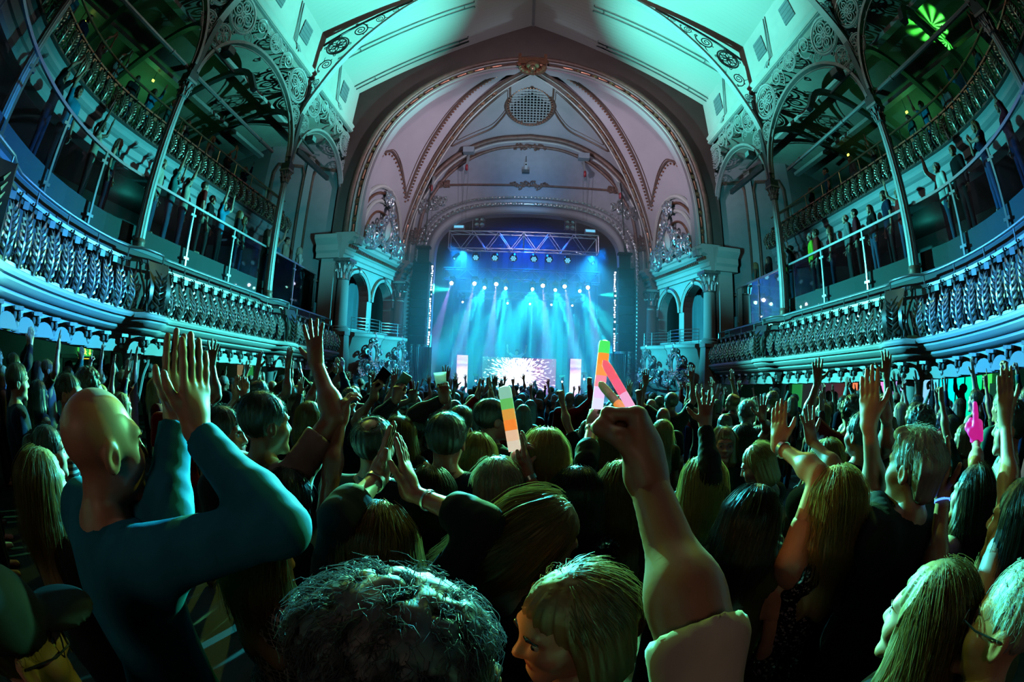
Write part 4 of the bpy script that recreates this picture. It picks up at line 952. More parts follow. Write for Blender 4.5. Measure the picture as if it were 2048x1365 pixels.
for x, nm in ((-2.25, 'left'), (1.95, 'right')):
    h = empty('blinder', (x, 18.95, 8.4), label='four-lamp blinder above the front truss, %s of the pair' % nm, category='stage light'); MB().box((0, .06, 0), (.50, .08, .50)).build('frame', black_gloss, h, smooth=False)
    for dx in (-.12, .12):
        for dz in (-.12, .12):
            m = MB(); m.lathe([(.11, 0), (.10, -.05), (.06, -.02), (.001, -.01)], 12, (dx, 0, dz), axis='Y', cap=False); m.build('lamp_bowl', steel, h)
for x, nm in ((-3.2, 'left'), (2.9, 'right')):
    h = empty('strobe', (x, 18.95, 8.05), label='pale strobe box on the %s end of the front truss' % nm, category='stage light'); MB().box((0, 0, .1), (.5, .25, .16)).build('case', ledge_m, h, smooth=False); MB().box((0, -.13, .1), (.44, .02, .11)).build('window', dim_lens, h, smooth=False)
    h = empty('angled_head', (x, 18.8, 6.7), label='angled spotlight under the %s end of the front truss' % nm, category='stage light'); m = MB(); m.lathe([(.08, .2), (.12, .1), (.12, -.2), (.10, -.22)], 12); o = m.build('body', black_gloss, h); o.rotation_euler = (R(-40), R(30 if x < 0 else -30), 0); m = MB(); m.lathe([(.105, -.215), (.001, -.225)], 12, cap=False); o = m.build('lens', dim_lens, h); o.rotation_euler = (R(-40), R(30 if x < 0 else -30), 0)

# line arrays
for s, x, nm in ((-1, -4.48, 'left'), (1, 4.22, 'right')):
    pa_ = empty('line_array', (x, 17.6, 2.58), label='tall black hanging speaker array %s of the stage' % nm, category='speaker'); n = 9; H = 3.46/n
    for k in range(n):
        z = H*(k+.5); m = MB(); yo = -.10*((n-k)/n)**2
        m.add([(-.36, -.28+yo, z-H/2+.012), (.36, -.28+yo, z-H/2+.012), (.30, .32+yo, z-H/2+.02), (-.30, .32+yo, z-H/2+.02), (-.36, -.28+yo, z+H/2-.012), (.36, -.28+yo, z+H/2-.012), (.30, .32+yo, z+H/2-.02), (-.30, .32+yo, z+H/2-.02)], [(0,1,5,4),(1,2,6,5),(2,3,7,6),(3,0,4,7),(4,5,6,7),(3,2,1,0)])
        cb = m.build('cabinet', mat('speaker_black', (.008, .010, .018), .8, spec=.15), pa_, smooth=False)
        MB().box((0, -.29+yo, z), (.66, .015, H*.82)).build('grille', mat('speaker_grille', (.006, .008, .014), .8, spec=.15), cb, smooth=False)
    m = MB(); m.box((0, 0, 3.50), (.74, .6, .06)); m.box((0, 0, 3.86), (.5, .10, .62)); m.box((0, -.05, 4.2), (.62, .34, .10)); m.build('fly_frame', black_gloss, pa_, smooth=False)
    m = MB(); m.tube([(0, 0, 4.2), (0, .3, 7.8)], .022, 5); m.build('cable', black_gloss, pa_)
    # white LED strip tower on the stage side of the array
    t = empty('light_strip', (x-s*.42, 17.72, 2.55), label='vertical strip of white lights beside the %s speaker array' % nm, category='light strip')
    MB().box((0, .05, 1.75), (.10, .06, 3.5)).build('backing', black_gloss, t, smooth=False)
    MB().box((0, .09, -1.1), (.05, .05, 2.3)).build('pole', black_gloss, t, smooth=False)
    rnd = random.Random(5+s); mm = MB().box((0, 0, 0), (.07, .02, .085)).mesh('led', emis('led_white', (.75, .78, 1.0), 2.6), False)
    for k in range(34):
        if rnd.random() < .88: link('led', mm, t, loc=(rnd.uniform(-.02, .02), 0, .06+k*.102), scale=(rnd.uniform(.5, 1.2), 1, rnd.uniform(.6, 1.1)))
    # ornamental blue-lit pillar strip under the array
    t = empty('tinsel_drape', (x-s*.18, 17.9, -.6), label='glittering drape below the %s speaker array' % nm, category='drape')
    m = MB(); q = [(-.36+.72*k/40, .05*math.sin(k*1.5), 0) for k in range(41)]; m.grid([[(p[0], p[1], 0) for p in q], [(p[0], p[1], 3.1) for p in q]]); m.build('cloth', mat('tinsel', (.35, .42, .5), .25, .6, bump=.6, bscale=60), t)
# LED wall of the DJ desk
def screen_material():
    m = bpy.data.materials.new('burst_screen'); m.use_nodes = True; nt = m.node_tree; nt.nodes.clear()
    out = nt.nodes.new('ShaderNodeOutputMaterial'); em = nt.nodes.new('ShaderNodeEmission'); nt.links.new(em.outputs[0], out.inputs['Surface'])
    tc = nt.nodes.new('ShaderNodeTexCoord'); sp = nt.nodes.new('ShaderNodeSeparateXYZ'); nt.links.new(tc.outputs['Object'], sp.inputs[0])
    def math_(op, a, b=None, c=None):
        n = nt.nodes.new('ShaderNodeMath'); n.operation = op
        for i, v in enumerate((a, b, c)):
            if v is None: continue
            if isinstance(v, (int, float)): n.inputs[i].default_value = v
            else: nt.links.new(v, n.inputs[i])
        return n.outputs[0]
    x = math_('ADD', sp.outputs['X'], .05); z = math_('ADD', sp.outputs['Z'], -.05)
    r = math_('SQRT', math_('ADD', math_('MULTIPLY', x, x), math_('MULTIPLY', z, z))); ph = math_('ARCTAN2', z, x)
    cb = nt.nodes.new('ShaderNodeCombineXYZ'); nt.links.new(math_('MULTIPLY', ph, 9.0), cb.inputs[0]); nt.links.new(math_('MULTIPLY', r, 2.2), cb.inputs[1])
    no = nt.nodes.new('ShaderNodeTexNoise'); no.inputs['Scale'].default_value = 2.2; no.inputs['Detail'].default_value = 2; nt.links.new(cb.outputs[0], no.inputs['Vector'])
    core = math_('SUBTRACT', 1.0, math_('MULTIPLY', math_('SUBTRACT', r, .55), 1.5)); core = math_('MAXIMUM', math_('MINIMUM', core, 1.6), -.6)
    v = math_('ADD', math_('MULTIPLY', math_('SUBTRACT', no.outputs['Fac'], .5), 7.0), core)
    v = math_('MAXIMUM', math_('MINIMUM', v, 1.0), .0)
    rp = nt.nodes.new('ShaderNodeValToRGB'); e = rp.color_ramp.elements; e[0].position = .2; e[0].color = (.05, .75, .80, 1); e[1].position = .85; e[1].color = (.75, .12, .55, 1)
    k = rp.color_ramp.elements.new(.5); k.color = (.25, .35, .95, 1)
    nt.links.new(math_('MULTIPLY_ADD', x, .3, .5), rp.inputs['Fac'])
    mx = nt.nodes.new('ShaderNodeMix'); mx.data_type = 'RGBA'; nt.links.new(v, mx.inputs['Factor']); nt.links.new(rp.outputs[0], mx.inputs['A']); mx.inputs['B'].default_value = (1, 1, 1, 1)
    nt.links.new(mx.outputs['Result'], em.inputs['Color']); nt.links.new(math_('MULTIPLY_ADD', v, 1.9, .45), em.inputs['Strength'])
    return m
dj = empty('dj_desk', (-.2, 20.1, SZ), label='DJ desk fronted by a wide screen showing a white starburst', category='desk')
o = MB().box((0, 0, 0), (3.4, .06, 1.80)).build('led_screen', screen_material(), dj, smooth=False); o.location = (0, -.42, .94)
MB().box((0, 0, .9), (3.3, .76, 1.76)).build('desk_body', black_gloss, dj, smooth=False)
MB().box((-.5, .1, 1.84), (.4, .35, .09)).build('mixer', black_gloss, dj, smooth=False); MB().box((.35, .1, 1.84), (.45, .4, .09)).build('deck_player', black_gloss, dj, smooth=False)
def column_screen():
    m = bpy.data.materials.new('pink_screen'); m.use_nodes = True; nt = m.node_tree; b = nt.nodes['Principled BSDF']
    tc = nt.nodes.new('ShaderNodeTexCoord'); sp = nt.nodes.new('ShaderNodeSeparateXYZ'); nt.links.new(tc.outputs['Object'], sp.inputs[0])
    wv = nt.nodes.new('ShaderNodeTexNoise'); wv.inputs['Scale'].default_value = 4; nt.links.new(tc.outputs['Object'], wv.inputs['Vector'])
    ad = nt.nodes.new('ShaderNodeMath'); ad.operation = 'MULTIPLY_ADD'; ad.inputs[1].default_value = .25; nt.links.new(wv.outputs['Fac'], ad.inputs[0]); nt.links.new(sp.outputs['Z'], ad.inputs[2])
    mp = nt.nodes.new('ShaderNodeMapRange'); mp.inputs['From Min'].default_value = -.8; mp.inputs['From Max'].default_value = 1.05; nt.links.new(ad.outputs[0], mp.inputs['Value'])
    rp = nt.nodes.new('ShaderNodeValToRGB'); e = rp.color_ramp.elements; e[0].position = 0; e[0].color = (.85, .35, .75, 1); e[1].position = 1; e[1].color = (.75, .55, .85, 1)
    for p, c in ((.2, (1, .85, 1, 1)), (.55, (1, .92, 1, 1)), (.68, (.95, .6, .85, 1)), (.76, (.45, .30, .75, 1)), (.82, (.85, .62, .9, 1)), (.88, (.62, .45, .85, 1))): k = e.new(p); k.color = c
    nt.links.new(mp.outputs[0], rp.inputs['Fac']); nt.links.new(rp.outputs[0], b.inputs['Emission Color']); b.inputs['Emission Strength'].default_value = 1.3; b.inputs['Base Color'].default_value = (.02, .02, .02, 1)
    return m
csm = column_screen()
for x, nm in ((-2.87, 'left'), (2.45, 'right')):
    c = empty('screen_column', (x, 20.0, SZ), label='tall narrow pink screen column %s of the DJ desk' % nm, category='screen')
    o = MB().box((0, 0, 0), (.52, .05, 1.86)).build('led_panel', csm, c, smooth=False); o.location = (0, -.12, .95); MB().box((0, .05, .93), (.56, .26, 1.9)).build('casing', black_gloss, c, smooth=False)
for x, z, nm in ((-2.26, 1.0, 'left'), (1.88, 1.1, 'inner right'), (2.95, 1.25, 'outer right')):
    head('floor_head', (x, 20.5, z), (x, 12, 2.4), white_lens if nm != 'outer right' else emis('pink_lens', (1, .75, 1), 40), 'small white lamp on a stand at the %s of the DJ desk' % nm, 'stand lamps around the desk', .06)
    st = MB(); st.tube([(x, 20.5, SZ+.02), (x, 20.5, z+.28)], .02, 6); st.box((x, 20.5, SZ+.02), (.3, .3, .04)); st.build('lamp_stand', black_gloss, label='thin stand under the lamp at the %s of the desk' % nm, category='stand')
# hoists on brackets over the lunette
for x, z, nm, flood in ((-2.93, 11.55, 'inner left', 1), (2.58, 11.4, 'inner right', 1), (-4.53, 10.5, 'outer left', 0), (4.24, 10.4, 'outer right', 0)):
    h = empty('chain_hoist', (x, 18.3, z), label='steel bracket with red pulley and chain, %s over the stage' % nm, category='hoist')
    m = MB(); m.bar((0, .28, .25), (0, -.15, -.5), .10, .12); m.tube([(-.1, .28, .2), (.02, -.15, -.5)], .03, 5); m.build('bracket_arm', iron_w, h, smooth=False)
    m = MB(); m.lathe([(.14, -.05), (.17, 0), (.14, .05)], 14, (0, -.15, -.62), axis='X'); m.build('pulley', mat('red_paint', (.45, .04, .05), .4), h)
    if flood: MB().box((0, .05, .42), (.52, .36, .30)).build('lamp_box', ledge_m, h, smooth=False)
    m = MB()
    for dx in (-.09, .09): m.tube([(dx, -.15, -.7), (dx, .1, 8.3-z)], .008, 4)
    m.build('chain', iron_d, h)
h = empty('camera_bracket', (-.17, 18.4, 11.1), label='small white camera on a drop bracket at the lunette centre', category='camera')
MB().box((0, 0, 0), (.13, .10, .52)).build('housing', iron_w, h, smooth=False); MB().box((0, .03, -.22), (.34, .2, .14)).build('body', iron_d, h, smooth=False); MB().tube([(0, .05, .26), (0, .18, .7)], .02, 5).build('arm', iron_d, h); MB().box((0, -.055, .13), (.07, .01, .07)).build('lens', black_gloss, h, smooth=False)
# wide curved drape line behind the truss
m = MB(); q = [(-4.1+8.2*k/80, 0, 0) for k in range(81)]
m.grid([[(p[0], 23.5+.10*math.sin(k*1.1), SZ) for k, p in enumerate(q)], [(p[0], 23.5+.08*math.sin(k*1.1+.5), 8.6) for k, p in enumerate(q)]]); m.build('stage_backdrop', mat('blue_backdrop', (.008, .015, .05), .8), label='pleated dark blue backdrop behind the rear truss', category='curtain')

# lamps that fill the stage with blue and cyan
lamp('stage_wash', 'SPOT', (0, 22.6, 9.8), (0, 20.5, 2), (.0, .10, 1.0), 3800, .3, 120, .8)
for s in (-1, 1):
    lamp('stage_wash', 'SPOT', (s*4.2, 22.0, 8.2), (s*-1.0, 20.0, .5), (.0, .20, 1.0), 3500, .3, 70, .8)
    lamp('stage_side_wash', 'SPOT', (s*5.4, 21.0, 2.6), (s*-3, 20.5, 1.6), (.0, .50, 1.0), 2200, .3, 70, .8)
    lamp('side_beam', 'SPOT', (s*3.6, 20.4, 5.4), (s*7.4, 13.0, 4.4), (.02, 1.0, .70), 9000, .03, 18, .8)
    lamp('stage_front_fill', 'SPOT', (s*2.9, 18.6, 6.9), (s*2.0, 12.5, .8), (.02, .50, 1.0), 4000, .1, 56, .8)
lamp('dj_spot', 'SPOT', (.4, 18.9, 7.1), (-.35, 20.95, 2.3), (.9, .85, 1.0), 20000, .05, 9, .5)
# haze
hz = MB().box((0, 20.2, 4.3), (11.2, 13.4, 8.6)).build('stage_haze', None, smooth=False, kind='stuff', label='blue-lit haze drifting over the stage', category='haze') if False else None
hm = bpy.data.materials.new('haze'); hm.use_nodes = True; nt = hm.node_tree; nt.nodes.clear()
ou = nt.nodes.new('ShaderNodeOutputMaterial'); vs = nt.nodes.new('ShaderNodeVolumeScatter'); vs.inputs['Color'].default_value = (1, 1, 1, 1); vs.inputs['Density'].default_value = 0.045; vs.inputs['Anisotropy'].default_value = 0.0
nt.links.new(vs.outputs[0], ou.inputs['Volume'])
hz = MB().box((0, 20.75, 4.3), (10.8, 12.3, 8.8)).build('stage_haze', hm, smooth=False, kind='stuff', label='blue and teal lit haze drifting over the stage', category='haze')

# ================================================================ UNDER THE BALCONIES
# bar wall on the right: backlit coloured panels
bar = empty('backlit_bar', (12.4, 9.5, fz(9.5)), label='bar wall of backlit panels shading pink to cyan to green', category='bar')
cols = [(14.1, (1, .25, .10)), (13.6, (1, .22, .35)), (13.1, (1, .25, .65)), (12.6, (1, .25, .75)), (12.1, (1, .3, .8)), (11.6, (.95, .4, .9)), (11.1, (.5, .4, 1)), (10.6, (.35, .5, 1)), (10.1, (.3, .6, 1)), (9.6, (.3, .6, 1)), (9.1, (.25, .65, 1)), (8.6, (.1, .8, 1)), (8.1, (0, .85, 1)), (7.6, (0, .9, .85)), (7.1, (0, .95, .65)), (6.6, (0, .9, .5)), (6.1, (0, .85, .25)), (5.6, (.05, .75, .1))]
for k, (y, c) in enumerate(cols):
    y = 5.4+(y-5.6)*(11.9-5.4)/(14.1-5.6)
    MB().box((-.02, y-9.5, 1.6), (.04, .34, 2.2)).build('panel', emis('bar_panel_%d' % k, c, 1.1), bar, smooth=False); MB().box((-.05, y-9.5+.19, 1.6), (.06, .04, 2.3)).build('mullion', black_gloss, bar, smooth=False)
MB().box((-.9, -.8, .55), (.5, 6.8, 1.1)).build('counter', black_gloss, bar, smooth=False)
MB().box((-.1, -4.5, 1.6), (.1, .5, .8)).build('notice', ledge_m, bar, smooth=False)
for y, c, lab in ((11.6, (.04, .7, .15), 'green lit panel under the left balcony near the stage'), (11.0, (.5, .42, .2), 'dim amber lit panel under the left balcony near the stage')):
    m = MB(); m.box((-9.4, y+.9, 1.0), (.08, .55, 1.8)); m.build('lit_panel', emis('lp%.1f' % y, c, .35), smooth=False, label=lab, category='panel')
for y, c, lab in ((12.0, (.04, .7, .15), 'green lit panel under the right balcony near the stage'),):
    m = MB(); m.box((9.4, y+.2, 1.0), (.08, .55, 1.8)); m.build('lit_panel', emis('lpr', c, .35), smooth=False, label=lab, category='panel')
# emergency exit sign and the double doors beneath it on the left
ex = empty('exit_sign', (-12.42, 6.75, 1.68), label='green running man exit sign over the dark double doors', category='sign')
MB().box((0, 0, 0), (.06, .62, .26)).build('sign_box', emis('exit_green', (.05, .75, .10), .8), ex, smooth=False)
yel = emis('exit_yellow', (.85, 1.0, .12), 2.2)
m = MB(); X_ = .035
m.box((X_, .20, .02), (.01, .03, .12)); m.add([(X_, .14, -.03), (X_, .26, -.03), (X_, .20, -.10)], [(0, 1, 2)]); m.build('arrow', yel, ex, smooth=False)
m = MB(); m.lathe([(.025, 0), (.025, .01)], 10, (X_-.005, -.02, .075), axis='X'); m.bar((X_, -.02, .05), (X_, .0, -.02), .04, .01, (1, 0, 0)); m.bar((X_, 0, -.02), (X_, .05, -.09), .025, .01, (1, 0, 0)); m.bar((X_, 0, -.02), (X_, -.06, -.08), .025, .01, (1, 0, 0)); m.bar((X_, -.02, .04), (X_, .05, .0), .02, .01, (1, 0, 0)); m.bar((X_, -.02, .04), (X_, -.08, .01), .02, .01, (1, 0, 0)); m.build('running_man', yel, ex, smooth=False)
m = MB(); m.box((X_, -.19, .0), (.01, .10, .20)); m.build('doorway', yel, ex, smooth=False)
m = MB(); m.box((-12.44, 6.75, 1.68-.18), (.05, .5, .06)); m.build('sign_lamp', emis('amber_light', (1, .75, .05), 1.2), ex if False else None, smooth=False, label='amber strip lamp below the exit sign', category='lamp')
dd = empty('door_1', (-12.46, 6.75, fz(6.75)), kind='structure', label='dark double doors under the exit sign')
for k in (-1, 1):
    lf = MB().box((0, k*.46, .85), (.06, .88, 1.7)).build('door_leaf', mat('door_black', (.012, .016, .018), .5), dd, smooth=False); MB().box((.05, k*.46, 1.55), (.02, .12, .06)).build('door_plate', ledge_m, lf, smooth=False)
MB().box((0, 0, 1.76), (.1, 2.0, .1)).build('door_frame', iron_d, dd, smooth=False)
# ================================================================ PEOPLE: distance-field bodies meshed with surface nets
class Field:
    def __init__(s, lo, hi, h):
        s.h = h; s.lo = np.array(lo, float); n = np.ceil((np.array(hi)-s.lo)/h).astype(int)+1; s.n = n
        s.ax = [s.lo[i]+h*np.arange(n[i]) for i in range(3)]; s.f = np.full(n, 1.0, np.float32)
    def sub(s, lo, hi):
        sl = []
        for i in range(3):
            a = int(max(0, math.floor((lo[i]-s.lo[i])/s.h))); b = int(min(s.n[i], math.ceil((hi[i]-s.lo[i])/s.h)+1))
            if b <= a: return None, None
            sl.append(slice(a, b))
        X, Y, Z = np.meshgrid(*[s.ax[i][sl[i]] for i in range(3)], indexing='ij', sparse=True)
        return tuple(sl), (X, Y, Z)
    def mix(s, sl, d, k, op):
        f = s.f[sl]
        if op == 'add':
            h = np.maximum(k-np.abs(f-d), 0)/k if k > 0 else 0; r = np.minimum(f, d)-h*h*k*.25
        else:
            h = np.maximum(k-np.abs(f+d), 0)/k if k > 0 else 0; r = np.maximum(f, -d)+h*h*k*.25
        s.f[sl] = r
    def cone(s, a, b, ra, rb, k=.03, op='add', flat=None):
        a = np.array(a, float); b = np.array(b, float); m = max(ra, rb)+k+2.5*s.h
        sl, P = s.sub(np.minimum(a, b)-m, np.maximum(a, b)+m)
        if sl is None: return s
        ab = b-a; L2 = max(ab@ab, 1e-9); px, py, pz = P[0]-a[0], P[1]-a[1], P[2]-a[2]
        t = np.clip((px*ab[0]+py*ab[1]+pz*ab[2])/L2, 0, 1)
        qx, qy, qz = px-t*ab[0], py-t*ab[1], pz-t*ab[2]
        d = np.sqrt(qx*qx+qy*qy+qz*qz)-(ra+(rb-ra)*t)
        s.mix(sl, d.astype(np.float32), k, op); return s
    def ell(s, c, r, k=.03, op='add', Rm=None):
        c = np.array(c, float); r = np.array(r, float); m = r.max()+k+2.5*s.h
        sl, P = s.sub(c-m, c+m)
        if sl is None: return s
        p = [P[i]-c[i] for i in range(3)]
        if Rm is not None: p = [p[0]*Rm[0][i]+p[1]*Rm[1][i]+p[2]*Rm[2][i] for i in range(3)]
        q = [p[i]/r[i] for i in range(3)]; k0 = np.sqrt(q[0]**2+q[1]**2+q[2]**2); k1 = np.sqrt((q[0]/r[0])**2+(q[1]/r[1])**2+(q[2]/r[2])**2)+1e-6
        s.mix(sl, (k0*(k0-1)/k1).astype(np.float32), k, op); return s
    def cut(s, p, n, k=.005):
        """remove the side of the plane that n points to"""
        p = np.array(p, float); n = nrm(n); X, Y, Z = np.meshgrid(*s.ax, indexing='ij', sparse=True)
        d = (X-p[0])*n[0]+(Y-p[1])*n[1]+(Z-p[2])*n[2]; s.f = np.maximum(s.f, d.astype(np.float32)); return s
    def nets(s):
        f = s.f; ins = f < 0; h = s.h
        c = [ins[i:f.shape[0]-1+i, j:f.shape[1]-1+j, k:f.shape[2]-1+k] for i in (0, 1) for j in (0, 1) for k in (0, 1)]
        sm = sum(x.astype(np.int8) for x in c); act = (sm > 0) & (sm < 8); idx = -np.ones(act.shape, np.int64); I = np.argwhere(act)
        if len(I) == 0: return np.zeros((0, 3)), np.zeros((0, 4), int)
        idx[act] = np.arange(len(I)); acc = np.zeros((len(I), 3)); cnt = np.zeros(len(I))
        off = np.array([(i, j, k) for i in (0, 1) for j in (0, 1) for k in (0, 1)])
        val = [f[I[:, 0]+o[0], I[:, 1]+o[1], I[:, 2]+o[2]] for o in off]
        for a in range(8):
            for b in range(a+1, 8):
                if np.abs(off[a]-off[b]).sum() != 1: continue
                va, vb = val[a], val[b]; x = (va < 0) != (vb < 0); t = np.where(x, va/(va-vb+1e-12), 0)
                acc += np.where(x[:, None], off[a]+(off[b]-off[a])*t[:, None], 0); cnt += x
        V = s.lo+h*(I+acc/cnt[:, None]); F = []
        for ax in range(3):
            sl0 = [slice(1, -1)]*3; a0 = list(sl0); a1 = list(sl0); a0[ax] = slice(0, f.shape[ax]-1); a1[ax] = slice(1, f.shape[ax])
            A, B = ins[tuple(a0)], ins[tuple(a1)]; E = np.argwhere(A != B)
            if len(E) == 0: continue
            o = np.array([1, 1, 1]); o[ax] = 0; E = E+o; u, v = [q for q in range(3) if q != ax]
            du = np.zeros(3, int); du[u] = 1; dv = np.zeros(3, int); dv[v] = 1
            q = [idx[tuple((E-du-dv).T)], idx[tuple((E-dv).T)], idx[tuple(E.T)], idx[tuple((E-du).T)]]
            Q = np.stack(q, 1); flip = ins[tuple(E.T)]
            if ax == 1: flip = ~flip
            Q[~flip] = Q[~flip][:, ::-1]; F.append(Q)
        return V, np.concatenate(F)
def np_mesh(name, parts, mats):
    """parts: list of (V, F quads, material index or array)"""
    me = bpy.data.meshes.new(name); nv = sum(len(p[0]) for p in parts); nf = sum(len(p[1]) for p in parts)
    V = np.concatenate([p[0] for p in parts]); o = 0; Fs = []; mi = []
    for p in parts: Fs.append(np.asarray(p[1])+o); o += len(p[0]); mi.append(np.broadcast_to(np.asarray(p[2]), (len(p[1]),)))
    F = np.concatenate(Fs); mi = np.concatenate(mi).astype(np.int32)
    me.vertices.add(len(V)); me.vertices.foreach_set('co', V.astype(np.float32).ravel()); me.loops.add(F.size); me.loops.foreach_set('vertex_index', F.astype(np.int32).ravel())
    me.polygons.add(len(F)); me.polygons.foreach_set('loop_start', np.arange(0, F.size, F.shape[1], dtype=np.int32)); me.polygons.foreach_set('loop_total', np.full(len(F), F.shape[1], np.int32))
    me.polygons.foreach_set('material_index', mi); me.polygons.foreach_set('use_smooth', np.ones(len(F), bool))
    for m in mats: me.materials.append(m)
    me.update(calc_edges=True); return me
def rotz(a): c, s = math.cos(a), math.sin(a); return np.array([[c, -s, 0], [s, c, 0], [0, 0, 1.0]])
def rotx(a): c, s = math.cos(a), math.sin(a); return np.array([[1.0, 0, 0], [0, c, -s], [0, s, c]])
def roty(a): c, s = math.cos(a), math.sin(a); return np.array([[c, 0, s], [0, 1.0, 0], [-s, 0, c]])

# ---- hands
FING = {'open': (.10, (.06, .10, .08)), 'flat': (.03, (.02, .05, .05)), 'relaxed': (.05, (.35, .45, .30)), 'wide': (.19, (-.05, .12, .10)), 'fist': (.0, (1.35, 1.65, 1.1)), 'grip': (.01, (.85, 1.15, .7)), 'cup': (.02, (.55, .75, .5)), 'point': (.0, (1.35, 1.6, 1.1)), 'vee': (.0, (1.35, 1.6, 1.1))}
def add_hand(F, w, d, n, side, pose, q=1.0, fd=None):
    w = np.array(w, float); d = nrm(d); n = nrm(np.array(n, float)-d*np.dot(n, d)); lat = np.cross(d, n)*(1 if side > 0 else -1)       # thumb side
    spread, curl = FING[pose]; kn = []
    for i, o in enumerate((.031, .010, -.011, -.030)):
        b = w+q*(d*(.088-.004*abs(i-1))+lat*o); kn.append(b); F.cone(w+q*(d*.01+lat*o*.55), b, .017*q, .0125*q, .016)
    F.ell(w+q*(d*.045+n*.004), np.array((.036, .036, .036))*q*.62, .03); F.cone(w-(d if fd is None else fd)*.06*q, w, .0285*q, .0265*q, .02); F.cone(w, w+d*.03*q, .0265*q, .024*q, .02)
    for i, (b, sc) in enumerate(zip(kn, (1.0, 1.09, 1.02, .80))):
        cu = curl; sp = spread*(1.5-i) if i != 1 else spread*.4
        if pose == 'point' and i == 0 or pose == 'vee' and i < 2: cu = (.05, .08, .05); sp = (.16 if i == 0 else -.14) if pose == 'vee' else 0
        dd = nrm(d+lat*sp); a = 0.0; p = b
        for j, (L, r) in enumerate(((.043, .0105), (.028, .0095), (.021, .0088))):
            a += cu[j]; v = dd*math.cos(a)+n*math.sin(a); p2 = p+v*L*sc*q; F.cone(p, p2, r*q, (r-.0012)*q, .006); p = p2
    tb = w+q*(d*.022+lat*.022+n*.006)
    if pose in ('fist', 'grip', 'point', 'vee'): tv = [nrm(d*.75+lat*.45+n*.45), nrm(d*.55-lat*.15+n*.75), nrm(d*.2-lat*.75+n*.45)]
    elif pose == 'cup': tv = [nrm(d*.5+lat*.6+n*.6), nrm(d*.6+lat*.2+n*.7), nrm(d*.7+lat*.0+n*.6)]
    elif pose == 'flat': tv = [nrm(d*.8+lat*.55+n*.15)]*2+[nrm(d*.95+lat*.3+n*.1)]
    else: tv = [nrm(d*.5+lat*.85+n*.15), nrm(d*.65+lat*.75+n*.1), nrm(d*.75+lat*.6+n*.1)]
    p = tb
    for v, L, r in zip(tv, (.042, .034, .026), (.0145, .0115, .0100)): p2 = p+v*L*q; F.cone(p, p2, r*q, r*.9*q, .010); p = p2

def head_prims(F, C, Rh, q, fem, ears=True):
    T = lambda p: C+Rh@(np.array(p, float)*q)
    e = lambda c, r, k=.02, op='add': F.ell(T(c), np.array(r)*q, k*q, op, Rh)
    c_ = lambda a, b, ra, rb, k=.015, op='add': F.cone(T(a), T(b), ra*q, rb*q, k*q, op)
    jw = .050 if fem else .056
    e((0, -.018, .035), (.076, .094, .086)); e((0, .030, -.010), (.066, .064, .075)); e((0, .036, -.060), (jw, .052, .058), .03); c_((-.018, .078, -.100), (.018, .078, -.100), .018, .018, .03)
    c_((-.036, .072, .032), (.036, .072, .032), .016, .016, .025); c_((0, .084, .020), (0, .106, -.020), .0085, .0135, .014); e((-.012, .096, -.024), (.010, .011, .008), .008); e((.012, .096, -.024), (.010, .011, .008), .008)
    for sx in (-1, 1):
        e((sx*.034, .096, .010), (.020, .020, .013), .016, 'cut'); e((sx*.043, .062, -.022), (.024, .022, .022), .03)
        if ears: e((sx*.077, -.008, -.004), (.010, .022, .033), .010); e((sx*.085, -.002, -.002), (.006, .012, .020), .006, 'cut')
    c_((-.018, .088, -.052), (.018, .088, -.052), .0075, .0075, .010); c_((-.015, .086, -.063), (.015, .086, -.063), .0085, .0085, .010); c_((-.022, .100, -.0575), (.022, .100, -.0575), .0025, .0025, .004, 'cut')

